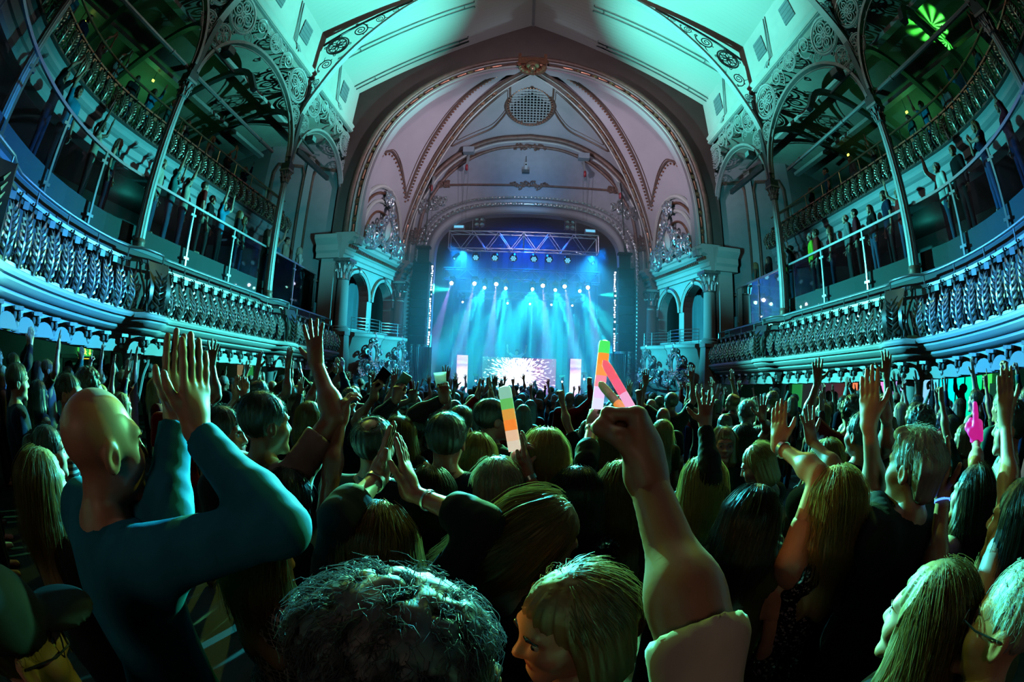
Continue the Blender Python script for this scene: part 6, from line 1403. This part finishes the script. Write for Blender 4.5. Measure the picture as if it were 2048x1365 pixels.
HEROES = [
 ('bald man in a blue shirt clapping with both hands overhead', [-1.017, 0.53, 1.871], -8, -6, 0, 0, 0, 'blue', 'long', 'denim', 'fair', 'bald', 'dark', {'R': ([-0.831, 0.698, 1.913], [-0.646, 0.668, 1.77], 'flat', (-0.05, 0.05, 1), (-1, 0.1, 0)), 'L': ([-0.956, 0.746, 1.922], [-0.985, 0.644, 1.747], 'flat', (0.05, 0.0, 1), (1, -0.2, 0))}, {}),
 ('man with dark curly hair seen from behind, face turned right, nearest the lens', [-0.25, 0.369, 1.736], -62, 0, -8, 0, 0, 'black', 'long', 'denim', 'fair', 'curly', 'steel', {}, {}),
 ('blonde woman in a black net dress, face in warm profile to the left', [-0.034, 0.642, 1.635], 84, 24, -12, 0, 1, 'net', 'long', 'black', 'fair', 'bob', 'honey', {}, {}),
 ('woman with loose fair hair looking down over her right shoulder', [-0.07, 1.048, 1.657], -45, -25, -32, 0, 1, 'black', 'long', 'black', 'fair', 'side', 'honey', {}, {}),
 ('long-haired woman in black clapping above her head, wearing a watch and bracelet', [-0.479, 0.955, 1.623], 0, 0, -5, 0, 1, 'black', 'half', 'black', 'fair', 'long', 'honey', {'L': ([-0.523, 1.106, 1.756], [-0.583, 0.941, 1.61], 'flat', (0.25, 0.1, 1), (1, 0, -0.1)), 'R': ([-0.43, 1.102, 1.723], [-0.306, 0.986, 1.596], 'flat', (-0.2, 0.1, 1), (-1, 0, -0.1))}, {}),
 ('man in a white tee shirt with one bare arm raised high', [-1.177, 1.5, 1.789], -15, -18, 0, 0, 0, 'white', 'short', 'denim', 'fair', 'short', 'dark', {'R': ([-1.022, 1.682, 2.052], [-0.897, 1.596, 1.881], 'wide', (-0.25, 0.2, 1), (0.2, 1, 0))}, {}),
 ('balding man in a black jumper with a striped collar, seen from behind', [-0.747, 1.703, 1.71], 0, 0, 0, 0, 0, 'black', 'long', 'black', 'fair', 'balding', 'dark', {}, {}),
 ('dark-haired man in a navy jumper with a pale collar, seen from behind', [-0.462, 1.886, 1.721], 0, 0, 0, 0, 0, 'navy', 'long', 'black', 'fair', 'short', 'dark', {}, {}),
 ('bearded man in profile looking right beside the white tee shirt', [-1.476, 1.569, 1.696], -70, -5, 0, 0, 0, 'black', 'long', 'black', 'tan', 'short', 'dark', {}, {'beard': 1}),
 ('blonde woman with straight hair seen from behind, left of the light stick', [-0.356, 2.281, 1.578], 0, 0, 0, 0, 1, 'black', 'short', 'black', 'fair', 'long', 'blonde', {}, {}),
 ('woman with wavy fair hair holding up a light stick in both hands', [-0.016, 1.948, 1.666], 0, 0, 0, 0, 1, 'charcoal', 'half', 'black', 'fair', 'wavy', 'blonde', {'L': ([-0.155, 1.785, 1.616], [-0.118, 1.627, 1.455], 'cup', (0.1, 0.1, 1), (0.8, 0.3, 0)), 'R': ([-0.096, 1.757, 1.626], [-0.059, 1.594, 1.459], 'flat', (-0.12, 0.1, 1), (-0.9, 0.2, 0))}, {}),
 ('dark-haired man in profile behind the light stick', [-0.297, 2.668, 1.716], -55, -10, 0, 0, 0, 'charcoal', 'long', 'black', 'fair', 'short', 'dark', {}, {}),
 ('woman with an ash-blonde bob in a dark top', [-0.222, 1.702, 1.585], 5, 10, 0, 0, 1, 'navy', 'none', 'black', 'pale', 'bob', 'ash', {}, {}),
 ('woman with long dark hair in a sequinned top', [0.095, 1.621, 1.575], 0, 0, 0, 0, 1, 'sequin', 'short', 'black', 'fair', 'long', 'dark', {}, {}),
 ('woman with long straight fair hair behind the big raised forearm', [0.286, 1.671, 1.585], 0, 0, 0, 0, 1, 'black', 'short', 'black', 'fair', 'long', 'honey', {}, {}),
 ('woman in a black sleeve holding up a bright light stick beside the fist', [0.394, 2.25, 1.681], 0, 0, 0, 0, 1, 'black', 'half', 'black', 'fair', 'wavy', 'honey', {'L': ([0.243, 2.192, 1.767], [0.18, 2.005, 1.563], 'grip', (0.08, 0.1, 1), (1, 0.2, 0))}, {}),
 ('grey-haired man in a black tee shirt, arm raised at his left', [1.122, 0.842, 1.78], 5, 0, 0, 0, 0, 'black', 'short', 'black', 'fair', 'grey', 'grey', {'L': ([1.055, 1.045, 1.903], [0.989, 0.888, 1.668], 'flat', (0, 0.1, 1), (0.9, 0.3, 0)), 'R': ([1.224, 0.73, 1.691], [1.098, 0.562, 1.597], 'open', (-0.05, 0.3, 1), (-0.9, 0.1, 0))}, {}),
 ('long-haired blonde woman in a sequinned top with a bare arm up', [0.874, 1.017, 1.667], 0, 0, 0, 0, 1, 'sequin', 'none', 'black', 'fair', 'wavy', 'blonde', {'L': ([0.815, 1.313, 1.807], [0.759, 1.136, 1.639], 'flat', (0, 0.15, 1), (0.9, 0.3, 0))}, {}),
 ('dark-haired woman in a sleeveless top, face turned right', [0.657, 1.167, 1.598], -55, -5, 0, 0, 1, 'olive', 'none', 'black', 'fair', 'wavy', 'dark', {}, {}),
 ('fair-haired woman with a streak of light in her hair, bottom right', [0.642, 0.359, 1.631], 0, 12, -5, 0, 1, 'black', 'long', 'black', 'fair', 'wavy', 'honey', {}, {}),
 ('man with glasses at the bottom right corner looking left', [0.668, 0.135, 1.682], 4, 6, 0, 0, 0, 'olive', 'long', 'black', 'fair', 'crop', 'grey', {}, {'glasses': 1}),
 ('man in a cap and glasses at the bottom left corner looking right', [-0.809, 0.069, 1.667], -6, -6, 0, 0, 0, 'black', 'long', 'black', 'fair', 'crop', 'brown', {}, {'glasses': 1, 'cap': 1}),
 ('young woman facing the camera among the crowd', [1.253, 2.601, 1.561], 165, 0, 0, 0, 1, 'teal', 'short', 'black', 'pale', 'long', 'honey', {}, {}),
 ("woman with long fair hair standing behind the bald man's shoulder", [-1.57, 0.546, 1.636], 10, 0, 0, 0, 1, 'black', 'long', 'black', 'fair', 'long', 'honey', {}, {}),
 ('woman with dark wavy hair in a net dress below the blue elbow', [-0.803, 0.889, 1.592], -20, 0, 0, 0, 1, 'net', 'long', 'black', 'fair', 'wavy', 'honey', {}, {}),
 ('dark-haired woman with one bare arm stretched straight up', [-0.992, 1.384, 1.538], 0, 0, 0, 0, 1, 'black', 'none', 'black', 'fair', 'bob', 'dark', {'R': ([-0.844, 1.581, 1.841], [-0.811, 1.344, 1.548], 'cup', (0.15, 0.2, 1), (0.6, 0.6, 0))}, {}),
 ('woman with straight fair hair raising a black-sleeved arm and spread hand', [0.695, 1.741, 1.579], 0, 0, 0, 0, 1, 'black', 'long', 'black', 'fair', 'long', 'blonde', {'R': ([0.711, 1.789, 1.827], [0.697, 1.595, 1.562], 'wide', (0.03, 0.15, 1), (0, 1, 0))}, {}),
 ('woman with long brown hair between two clapping pairs of hands', [-0.48, 1.627, 1.552], 0, 0, 0, 0, 1, 'sequin', 'short', 'black', 'fair', 'long', 'brown', {}, {}),
 ('woman with long brown hair, blue strap, right of the grey-haired man', [1.544, 0.74, 1.625], 0, 0, 0, 0, 1, 'white', 'short', 'black', 'fair', 'wavy', 'brown', {'R': ([1.844, 0.893, 1.773], [1.745, 0.801, 1.637], 'point', (0, 0.1, 1), (0, 1, 0))}, {}),
 ('woman with long dark hair at the right edge, arm raised high', [1.153, 0.351, 1.695], 0, 0, 0, 0, 1, 'navy', 'none', 'black', 'fair', 'long', 'dark', {'L': ([1.309, 0.529, 1.948], [1.216, 0.409, 1.791], 'flat', (-0.1, 0.1, 1), (0.7, 0.5, 0))}, {}),
 ('person holding a dark phone up in one hand, blonde hair', [-0.928, 2.741, 1.573], 0, 0, 0, 0, 1, 'black', 'none', 'black', 'fair', 'wavy', 'honey', {'L': ([-1.059, 2.577, 1.826], None, 'grip', (-0.05, 0.1, 1), (1, 0.2, 0))}, {}),
 ('person in a patterned sleeve photographing with a phone', [-0.884, 3.062, 1.544], 0, 0, 0, 0, 0, 'pattern', 'long', 'black', 'fair', 'short', 'dark', {'L': ([-1.008, 2.907, 1.784], None, 'grip', (0.1, 0.1, 1), (0.3, 1, 0))}, {}),
 ('person in a patterned shirt lifting a plastic cup of beer', [-0.567, 3.135, 1.618], 0, 0, 0, 0, 0, 'pattern', 'long', 'black', 'tan', 'short', 'brown', {'L': ([-0.665, 2.939, 1.801], None, 'grip', (-0.1, 0.1, 1), (-0.3, 0.9, 0))}, {}),
 ('person with a v sign hand raised beside the patterned sleeve', [-1.008, 3.762, 1.546], 0, 0, 0, 0, 1, 'grey', 'short', 'black', 'fair', 'long', 'dark', {'L': ([-1.079, 3.661, 1.711], None, 'vee', (0, 0.1, 1), (0, 1, 0))}, {}),
 ('woman with a raised open hand lit amber, fair hair', [1.385, 1.654, 1.623], 0, 0, 0, 0, 1, 'black', 'short', 'black', 'fair', 'long', 'blonde', {'L': ([1.273, 1.649, 1.747], [1.271, 1.486, 1.643], 'wide', (-0.25, 0.1, 1), (0, 1, 0))}, {}),
 ('man pointing one hand up to the balcony in front of the bar', [1.693, 1.661, 1.738], 0, 0, 0, 0, 0, 'black', 'short', 'black', 'fair', 'short', 'dark', {'R': ([1.422, 1.241, 1.951], None, 'point', (-0.45, 0.1, 1), (0, 1, 0))}, {}),
 ('dark-haired woman in profile behind the girl facing the camera', [1.454, 2.721, 1.558], 30, 20, 0, 0, 1, 'black', 'short', 'black', 'fair', 'long', 'dark', {'R': ([1.551, 2.572, 1.733], None, 'wide', (0.02, 0.1, 1), (0, 1, 0))}, {}),
 ('woman with a clip in her pale hair bending left', [1.201, 2.04, 1.562], 25, 30, -25, 0, 1, 'black', 'none', 'black', 'fair', 'bob', 'blonde', {}, {}),
 ("man with a shaved head behind the bald man's raised hands", [-2.719, 1.281, 1.757], -35, -20, 0, 0, 0, 'stripe', 'short', 'denim', 'fair', 'crop', 'brown', {}, {}),
 ('man in a dark top, hands raised at the far left edge', [-3.547, 1.108, 1.75], -10, 0, 0, 0, 0, 'navy', 'long', 'denim', 'fair', 'short', 'brown', {}, {})]
def wearables(o, pm, ex, lab, arms):
    Rh, q, C = pm['Rh'], pm['q'], pm['Ch']; M = Matrix(((*(Rh[0]*q), C[0]), (*(Rh[1]*q), C[1]), (*(Rh[2]*q), C[2]), (0, 0, 0, 1)))
    if ex.get('beard'):
        F = Field((-.1, -.02, -.16), (.1, .14, .02), .007); F.ell((0, .040, -.072), (.060, .060, .060), .0); F.ell((0, .095, -.055), (.030, .03, .022), .01, 'cut'); F.cut((0, .02, -.03), (0, -.5, 1)); F.cut((0, .0, 0), (0, -1, 0)); V, Q = F.nets()
        b = link('beard', np_mesh('beard', [(V, Q, 0)], [HAIRM['dark']]), o, M=M)
    if ex.get('glasses'):
        m = MB()
        for sx in (-1, 1):
            m.tube([(sx*.035+.026*math.cos(a), .112, .008+.019*math.sin(a)) for a in np.linspace(0, 2*math.pi, 15)[:-1]], .0022, 5, closed=True); m.tube([(sx*.060, .110, .012), (sx*.080, .07, .012), (sx*.084, -.01, .010)], .002, 5)
        m.tube([(-.010, .113, .012), (.010, .113, .012)], .002, 5); g = link('glasses', m.mesh('glasses', black_gloss), o, M=M)
    if ex.get('cap'):
        F = Field((-.13, -.16, -.01), (.13, .24, .17), .008); F.ell((0, -.015, .045), (.092, .112, .095), .0); F.cut((0, 0, .035), (0, -.15, -1)); F.ell((0, .13, .048), (.075, .085, .010), .01); V, Q = F.nets(); link('cap', np_mesh('cap', [(V, Q, 0)], [CLOTH['black']]), o, M=M)
def band(o, W, d, r, wd, mt, name):
    d = nrm(d); q = Vector(d).to_track_quat('Z', 'Y').to_matrix().to_4x4(); m = MB(); m.lathe([(r, -wd/2), (r+.004, -wd/2), (r+.004, wd/2), (r, wd/2)], 18, cap=False)
    return m, q
def watch(o, pm, s, kind='watch', mt=None, back=.03):
    S0, E, W, d, n, pose, sl = pm['arms'][s]; v = nrm(W-E); p = W-v*back; q = Vector(v).to_track_quat('Z', 'Y').to_matrix().to_4x4(); q.translation = Vector(p)
    m = MB(); wd = .018 if kind == 'watch' else .007; r = .0295*pm['q']
    m.lathe([(r, -wd/2), (r+.003, -wd/2), (r+.003, wd/2), (r, wd/2), (r, -wd/2)], 18, cap=False)
    w_ = m.build(kind, mt or steel, o); w_.matrix_local = q
    if kind == 'watch': c = MB().lathe([(.017, 0), (.018, .004), (.015, .008)], 14, (0, -(r+.002), 0), axis='Y').build('dial', steel, w_)
def make_hero(row, det='hero'):
    lab, hd, face, hy, hp, hr, fem, top, sl, bot, skin, hair, hcol, arms, ex = row
    Rz = rotz(R(face)); H = (hd[2]-fz(hd[1]))/1.640*1.75; H = float(np.clip(H, 1.5, 1.95)); P = dict(H=H, fem=bool(fem), sleeve=sl, hy=R(hy), hp=R(hp), hr=R(hr), dress=(top == 'net'), face=True)
    q = H/1.75; Ch = np.array((0, .012, 1.633))*q; nk = np.array((0, -.02, 1.45))*q; Ch = nk+(rotz(R(hy)*.5)@rotx(R(hp)*.7)@roty(R(hr)*.7))@(Ch-nk)
    o_ = Rz@Ch; loc = np.array((hd[0]-o_[0], hd[1]-o_[1], 0)); loc[2] = fz(loc[1])
    for s, a in arms.items():
        w_, e, pose, d, n = a; lw = Rz.T@(np.array(w_)-loc); A = dict(w=lw, d=Rz.T@np.array(d, float), n=Rz.T@np.array(n, float), pose=pose)
        if e is not None:
            sg = 1 if s == 'R' else -1; S0 = np.array((sg*.18*q, -.01, 1.44*q)); le = Rz.T@(np.array(e)-loc); A['hint'] = le-(S0+lw)/2
        P['arm'+s] = A
    pm = person_meshes(P, det, 'person_body'); res = .0065
    big = hair in ('long', 'wavy', 'side', 'bob'); o = place_person(pm, loc, R(face), skin, top, bot, hair, hcol, res, lab, 'people crowding the floor', (620 if big else (2600 if hair == 'curly' else 420)), len(lab) % 5, (.004, .0007) if not big else (.006, .0009))
    wearables(o, pm, ex, lab, arms); return o, pm
HP = {}
for row in HEROES:
    det = 'hero' if row[1][1] < 2.3 else 'mid'; HP[row[0][:24]] = make_hero(row, det)
def hp(k): return [v for kk, v in HP.items() if kk.startswith(k)][0]
o, pm = hp('long-haired woman in blac'[:24]); watch(o, pm, -1); watch(o, pm, 1, 'bracelet', steel, .07)
o, pm = hp('woman with wavy fair hai'); watch(o, pm, 1)
o, pm = hp('woman in a black sleeve '); watch(o, pm, -1)
o, pm = hp('long-haired blonde woman'); watch(o, pm, -1)
o, pm = hp('grey-haired man in a bla'); watch(o, pm, 1, 'bracelet', mat('glow_band', (.02, .05, .2), .4, emit=(.05, .2, 1), estr=3.0), .02)
o, pm = hp('bald man in a blue shirt'); 
for k, c in (('balding man in a black ju', 'stripe'), ('dark-haired man in a nav', 'cream')):
    o, pm = hp(k[:24]); m = MB(); nk = pm['nk']; q = pm['q']; m.lathe([(.070*q, -.03), (.066*q, .03), (.062*q, .045), (.060*q, .03), (.064*q, -.03)], 22, (nk[0], nk[1], nk[2]+.025), cap=False); m.build('collar', CLOTH[c] if c != 'stripe' else stripe_material('fine_stripe', (.03, .04, .08), (.5, .5, .52), 40, 'Z'), o)
# the big forearm and fist: a man just below the lens
el, wr = np.array((.070, .360, 1.790)), np.array((.040, .550, 1.940)); wr = el+nrm(wr-el)*.250; shp = np.array((.095, .245, 1.525))
fa_ = R(60); Rz = rotz(fa_); H2 = 1.80; q = H2/1.75
for _ in range(4): off = Rz@np.array((.175*q, -.01, 1.46*q)); locb = np.array((shp[0]-off[0], shp[1]-off[1], 0)); locb[2] = fz(locb[1]); H2 = (shp[2]-locb[2])/1.46*1.75; q = H2/1.75
P = dict(H=H2, sleeve='short', armR=dict(w=Rz.T@(wr-locb), e=Rz.T@(el-locb), d=Rz.T@np.array((-.05, .35, .8)), n=Rz.T@np.array((-.85, .45, .0)), pose='fist', sleeve='elbow'))
pm = person_meshes(P, 'hero', 'person_body'); big_o = place_person(pm, locb, fa_, 'tan', 'white', 'denim', 'crop', 'dark', .0065, 'man below the lens with a huge bare forearm raised, fist gripping a light stick', 'people crowding the floor', 120, 2)
o, pm = hp('woman with long brown hair, blue strap'[:24]); S0, E, W, d, n, pose, sl = pm['arms'][1]; F = Field(W-.16, W+.22, .006); add_hand(F, W, d, n, 1, 'point', pm['q']*1.0); F.f -= .008; F.cut(W, -d); V, Q = F.nets(); link('glow_glove', np_mesh('glow_glove', [(V, Q, 0)], [mat('magenta_glove', (.5, .02, .3), .5, emit=(1, .02, .45), estr=.5)]), o, label='glowing magenta glove')
# light sticks: foam tubes of glowing segments
def light_stick(a, b, cols, lab, r=.022, strength=1.6):
    a, b = np.array(a), np.array(b); L = np.linalg.norm(b-a); q = Vector(b-a).to_track_quat('Z', 'Y').to_matrix().to_4x4(); q.translation = Vector(a)
    e = empty('light_stick', (0, 0, 0), label=lab, category='light stick'); e.matrix_world = q; n = len(cols)
    for k, c in enumerate(cols):
        z0, z1 = L*k/n, L*(k+1)/n; pr = [(r*.98, z0), (r, z0+.004), (r, z1-.004), (r*.98, z1)]
        if k == n-1: pr = pr[:-1]+[(r*.85, z1+.006), (.002, z1+.012)]
        m = MB(); m.lathe(pr, 16); m.build('segment', mat('glow_%.2f_%.2f_%.2f' % c, (.6, .6, .6), .5, emit=c, estr=strength), e)
    return e
Wt = (.75, .75, 1.0)
light_stick((.261, 2.155, 1.86), (.292, 2.175, 2.205), [(.7, .7, 1), (.8, .55, 1), (1, .25, .35), (1, .3, .06), (1, .28, .03), (.06, .8, .12)], 'tall light stick glowing orange and pink with a green tip', .030, 1.1)
fst = wr+np.array((-.010, .045, .075)); light_stick(fst+np.array((.030, .03, -.03)), fst+np.array((-.030, .075, .075)), [(.6, .75, 1), (.75, .7, 1), (1, .45, .75), (1, .12, .25), (1, .12, .18)], 'pink and white light stick gripped in the huge fist', .0075, .9)
light_stick(fst+np.array((.02, .05, -.02)), fst+np.array((-.028, .11, .040)), [(1, .08, .02), (1, .16, .02), (.9, .3, .03), (.02, .06, .02), (.03, .10, .03)], 'short light stick with a red end and dark tip behind the fist', .0075, .8)
light_stick((-.150, 1.79, 1.71), (-.205, 1.83, 1.975), [(.75, .65, .5), (.85, .55, .35), (1, .26, .03), (.75, .35, .05), (.12, .55, .12), (.25, .6, .45)], 'light stick glowing orange in the middle, held between two hands', .028, .9)
# phones and cup
def phone(p, d, up, lab):
    y = nrm(d); z = nrm(np.array(up)-y*np.dot(up, y)); x = np.cross(y, z); e = empty('phone', (0, 0, 0), label=lab, category='phone'); e.matrix_world = frame(p, x, y, z)
    MB().box((0, 0, 0), (.078, .010, .158)).build('case', black_gloss, e, smooth=False); MB().box((0, .006, 0), (.070, .002, .148)).build('screen', mat('phone_screen', (.01, .012, .015), .1), e, smooth=False); MB().lathe([(.008, -.007), (.007, -.009)], 10, (-.024, 0, .060), axis='Y').build('lens', steel, e)
for k, lab, up, dv in (('person holding a dark p', 'black phone held up in a bare hand against the stage haze', (.6, .1, .8), (-.2, -1, 0)), ('person in a patterned sl', 'slim phone held up by a hand in a patterned sleeve', (.5, .1, .85), (.2, -1, -.1))):
    o, pm = hp(k); S0, E, W, d, n, pose, sl = pm['arms'][-1]; c = np.array(o.location)+W+d*.115+n*.045; phone(c, dv, up, lab)
o, pm = hp('person in a patterned sh'); S0, E, W, d, n, pose, sl = pm['arms'][-1]; c = np.array(o.location)+W+d*.09+n*.055
cup = empty('plastic_cup', c-np.array((0, 0, .05)), label='clear plastic cup with a little beer, raised above the crowd', category='cup'); cup.rotation_euler = (0, R(-8), 0)
frost = mat('frosted_plastic', (.85, .9, .9), .35); nt = frost.node_tree; t_ = nt.nodes.new('ShaderNodeBsdfTranslucent'); t_.inputs[0].default_value = (.95, .98, .98, 1); x_ = nt.nodes.new('ShaderNodeMixShader'); x_.inputs[0].default_value = .75; nt.links.new(nt.nodes['Principled BSDF'].outputs[0], x_.inputs[1]); nt.links.new(t_.outputs[0], x_.inputs[2]); nt.links.new(x_.outputs[0], nt.nodes['Material Output'].inputs['Surface'])
m = MB(); m.lathe([(.030, 0), (.031, .003), (.046, .15), (.048, .152), (.045, .148), (.029, .006)], 20, cap=False); m.add([(.030*math.cos(a), .030*math.sin(a), .001) for a in np.linspace(0, 6.283, 17)[:-1]], [tuple(range(16))]); m.build('cup_wall', frost, cup)
m = MB(); m.lathe([(.028, .004), (.033, .045)], 18); m.build('beer', mat('beer', (.75, .42, .04), .1), cup)
# ================================================================ THE REST OF THE CROWD: shared bodies, individual people
UPR = dict(w=(.27, .20, 1.90), d=(.02, .1, 1), n=(0, 1, 0), pose='open'); UPL = dict(w=(-.27, .20, 1.90), d=(-.02, .1, 1), n=(0, 1, 0), pose='open')
POSES = {
 'arms down': {}, 'one hand raised': dict(armR=dict(UPR, pose='wide')), 'left hand raised': dict(armL=dict(UPL)), 'both arms raised': dict(armR=dict(UPR, w=(.32, .15, 1.92)), armL=dict(UPL, w=(-.30, .18, 1.86))),
 'clapping overhead': dict(armR=dict(w=(.07, .25, 1.86), d=(-.1, .1, 1), n=(-1, 0, 0), pose='flat', hint=(1, .2, -.3)), armL=dict(w=(-.07, .25, 1.86), d=(.1, .1, 1), n=(1, 0, 0), pose='flat', hint=(-1, .2, -.3))),
 'fist in the air': dict(armR=dict(UPR, pose='fist')), 'finger pointing up': dict(armL=dict(UPL, w=(-.18, .25, 2.0), pose='point')),
 'hands together at the chest': dict(armR=dict(w=(.06, .28, 1.30), d=(-.2, .3, 1), n=(-1, 0, 0), pose='flat'), armL=dict(w=(-.06, .28, 1.30), d=(.2, .3, 1), n=(1, 0, 0), pose='flat')),
}
PROTO = {}
def proto(pose, fem, sleeve, det):
    key = (pose, fem, sleeve, det)
    if key not in PROTO:
        P = dict(POSES[pose]); P.update(H=1.68 if fem else 1.78, fem=fem, sleeve=sleeve); sc = P['H']/1.75
        for a in ('armR', 'armL'):
            if a in P: P[a] = dict(P[a], w=np.array(P[a]['w'])*sc)
        PROTO[key] = person_meshes(P, det, 'crowd_body')
    return PROTO[key]
KINDS = [('arms down', 0, 'short'), ('arms down', 1, 'none'), ('arms down', 0, 'long'), ('arms down', 1, 'long'), ('one hand raised', 0, 'short'), ('one hand raised', 1, 'none'), ('left hand raised', 1, 'long'), ('both arms raised', 0, 'short'), ('both arms raised', 1, 'none'), ('clapping overhead', 0, 'long'), ('clapping overhead', 1, 'short'), ('fist in the air', 0, 'long'), ('finger pointing up', 1, 'short'), ('hands together at the chest', 1, 'short')]
WTS = [15, 15, 12, 12, 5, 6, 5, 5, 6, 4, 5, 4, 5, 6]
HM = ['short', 'short', 'crop', 'curly', 'balding', 'bald']; HF = ['long', 'long', 'wavy', 'bob', 'pony', 'long']
HD = dict(short='short', crop='cropped', curly='curly', balding='thinning', bald='shaven', long='long', wavy='wavy', bob='bobbed', pony='ponytailed', grey='grey')
TOPS = ['black', 'black', 'charcoal', 'navy', 'white', 'grey', 'maroon', 'teal', 'blue', 'olive', 'cream', 'red']
SEEN = set(r[0] for r in HEROES); rnd = random.Random(21); taken = [(r[1][0], r[1][1]) for r in HEROES]+[(locb[0], locb[1])]
def zone(x, y, where):
    if where == 'floor':
        a = 'stage front' if y > 14.5 else 'front floor' if y > 9.5 else 'mid floor' if y > 5 else 'rear floor'
        b = 'under left balcony' if x < -6.3 else 'by left balcony' if x < -3.8 else 'left of centre' if x < -1.3 else 'centre' if x < 1.3 else 'right of centre' if x < 3.8 else 'by right balcony' if x < 6.3 else 'under right balcony'
        return a+' '+b
    return where
def add_person(x, y, z, rz, where, det, group, top=None, pose_i=None, sc=None):
    for _ in range(60):
        i = pose_i if pose_i is not None else rnd.choices(range(len(KINDS)), WTS)[0]; pose, fem, sl = KINDS[i]; t = top or rnd.choice(TOPS)
        hair = rnd.choice(HF if fem else HM); hc = rnd.choice(['brown', 'dark', 'honey', 'blonde', 'ash', 'auburn'] if fem else ['brown', 'dark', 'dark', 'brown', 'honey', 'grey'])
        hd = ('%s %s-haired' % (HD[hair], {'dark': 'black', 'honey': 'fair', 'ash': 'ash-blonde'}.get(hc, hc)) if hair != 'bald' else 'shaven-headed')
        lab = '%s %s in %s, %s, %s' % (hd, 'woman' if fem else 'man', t, pose, zone(x, y, where))
        if lab not in SEEN and len(lab.split()) <= 16: break
    SEEN.add(lab); o = place_person(proto(pose, bool(fem), sl, det), (x, y, z), rz, rnd.choices(['pale', 'fair', 'tan', 'deep'], [4, 6, 3, 1])[0], t, rnd.choice(['black', 'denim', 'charcoal', 'navy']), hair, hc, .011 if det == 'far' else .0085, lab, group, *((180, 3, (.006, .0011)) if det == 'mid' else ()))
    k = sc or rnd.uniform(.95, 1.05); o.scale = (k, k, k); return o
# floor crowd on a jittered grid
n = 0; y = .9
rows = []
while y < 17.5:
    stp = .74+.030*y; x = -6.9-rnd.random()*.4 if y < 13 else -4.9
    xm = 7.0 if y < 13 else 5.0
    while x < xm:
        px, py = x+rnd.uniform(-.17, .17), y+rnd.uniform(-.17, .17)
        near = math.hypot(px, py)
        lim = 2.1 if abs(px) > 1.2 else 3.1
        if near > lim and all(math.hypot(px-a, py-b) > .50 for a, b in taken) and (abs(abs(px)-6.85) > .35 or all(abs(py-c) > .35 for c in COLS_Y)): rows.append((px, py)); taken.append((px, py))
        x += stp*(1.0 if y > 3.5 else .92)
    y += stp*.92
for px, py in rows:
    add_person(px, py, fz(py), R(rnd.gauss(0, 14))+math.atan2(px, 22-py)*.8, 'floor', 'mid' if py < 4.6 else 'far', 'people crowding the floor'); n += 1
for s in (-1, 1):
    for py in np.arange(4.0, 12.6, .8):
        px = s*(7.7+rnd.random()*1.9); add_person(px, py, fz(py), R(rnd.gauss(0, 20))+s*.35, 'floor', 'far', 'people crowding the floor'); n += 1
print('floor crowd', n)
# balconies: along the glass, then the upper gallery
for s in (-1, 1):
    sd = SIDE[s]
    for k, py in enumerate((1.7, 2.4, 3.3, 4.1, 5.35, 5.95, 6.5, 7.0, 7.55, 8.15, 8.75, 9.25, 10.35, 10.8, 11.5, 12.1)):
        xx = 7.58-inset(py)+rnd.uniform(0, .2); top = 'lime' if (s > 0 and k == 11) else None
        if py > 11.9: xx = 7.5
        add_person(s*xx, py+rnd.uniform(-.1, .1), 4.26+dz_low(py), s*R(52)+R(rnd.gauss(0, 12)), 'behind %s balcony glass' % sd, 'far' if py > 6 else 'mid', 'people on the %s balcony' % sd, top, sc=rnd.uniform(.93, 1.0))
    for k, py in enumerate((1.2, 2.0, 2.9, 3.7, 4.6, 5.3, 6.2, 7.1, 8.2, 9.3, 10.4)):
        xx = 9.05-inset(py)*.8+rnd.uniform(0, .3); add_person(s*xx, py, 6.51+dz_up(py), s*R(58)+R(rnd.gauss(0, 12)), 'at upper %s gallery rail' % sd, 'far', 'people in the upper %s gallery' % sd, rnd.choice(['black', 'charcoal', 'navy', 'teal', 'grey', 'blue']), sc=rnd.uniform(.93, 1.0))
# the DJ on a riser
MB().box((-.35, 20.95, SZ+.23), (2.2, .8, .46)).build('dj_riser', black_m, label='low black riser behind the DJ desk', category='riser', smooth=False)
P = dict(H=1.78, sleeve='short', armR=dict(w=(.46, .05, 1.92), d=(.2, .1, 1), n=(0, 1, 0), pose='fist', hint=(1, 0, -1)), armL=dict(w=(-.46, .05, 1.92), d=(-.2, .1, 1), n=(0, 1, 0), pose='fist', hint=(-1, 0, -1)), face=True)
place_person(person_meshes(P, 'far', 'person_body'), (-.35, 20.95, SZ+.46), math.pi, 'pale', 'white', 'black', 'short', 'brown', .011, 'DJ in a white tee shirt with both fists raised behind the desk', None)
# small gallery details
for s, y, z, nm in ((1, 5.9, 9.05, 'nearer of the two on the right'), (1, 9.2, 8.95, 'farther of the two on the right'), (-1, 5.8, 9.2, 'farther of the two on the left'), (-1, 2.3, 9.35, 'nearer of the two on the left')):
    e = empty('gallery_sign', (s*10.4, y, z), label='tiny yellow-green sign under the gallery ceiling, %s' % nm, category='sign')
    MB().box((0, 0, 0), (.03, .10, .07)).build('face', yel, e, smooth=False); MB().tube([(0, 0, .03), (0, 0, .62)], .008, 4).build('drop_rod', iron_d, e)
tc_ = empty('green_torch', (9.72, 2.62, 8.80), label='bright green hand torch raised in the upper right gallery', category='torch'); tc_.rotation_euler = (R(-20), R(-25), 0)
MB().lathe([(.016, -.07), (.018, -.02), (.026, .02), (.026, .05)], 12).build('barrel', black_gloss, tc_); MB().lathe([(.024, .051), (.001, .053)], 12, cap=False).build('lens', emis('green_lens', (.1, 1, .1), 8), tc_)
gobo(lamp('green_torch_beam', 'SPOT', (9.70, 2.64, 8.88), (9.3, 3.0, 10.2), (.08, 1.0, .08), 260, .01, 60, .4), GREEN, 11, 2.0)
bpy.context.view_layer.update()
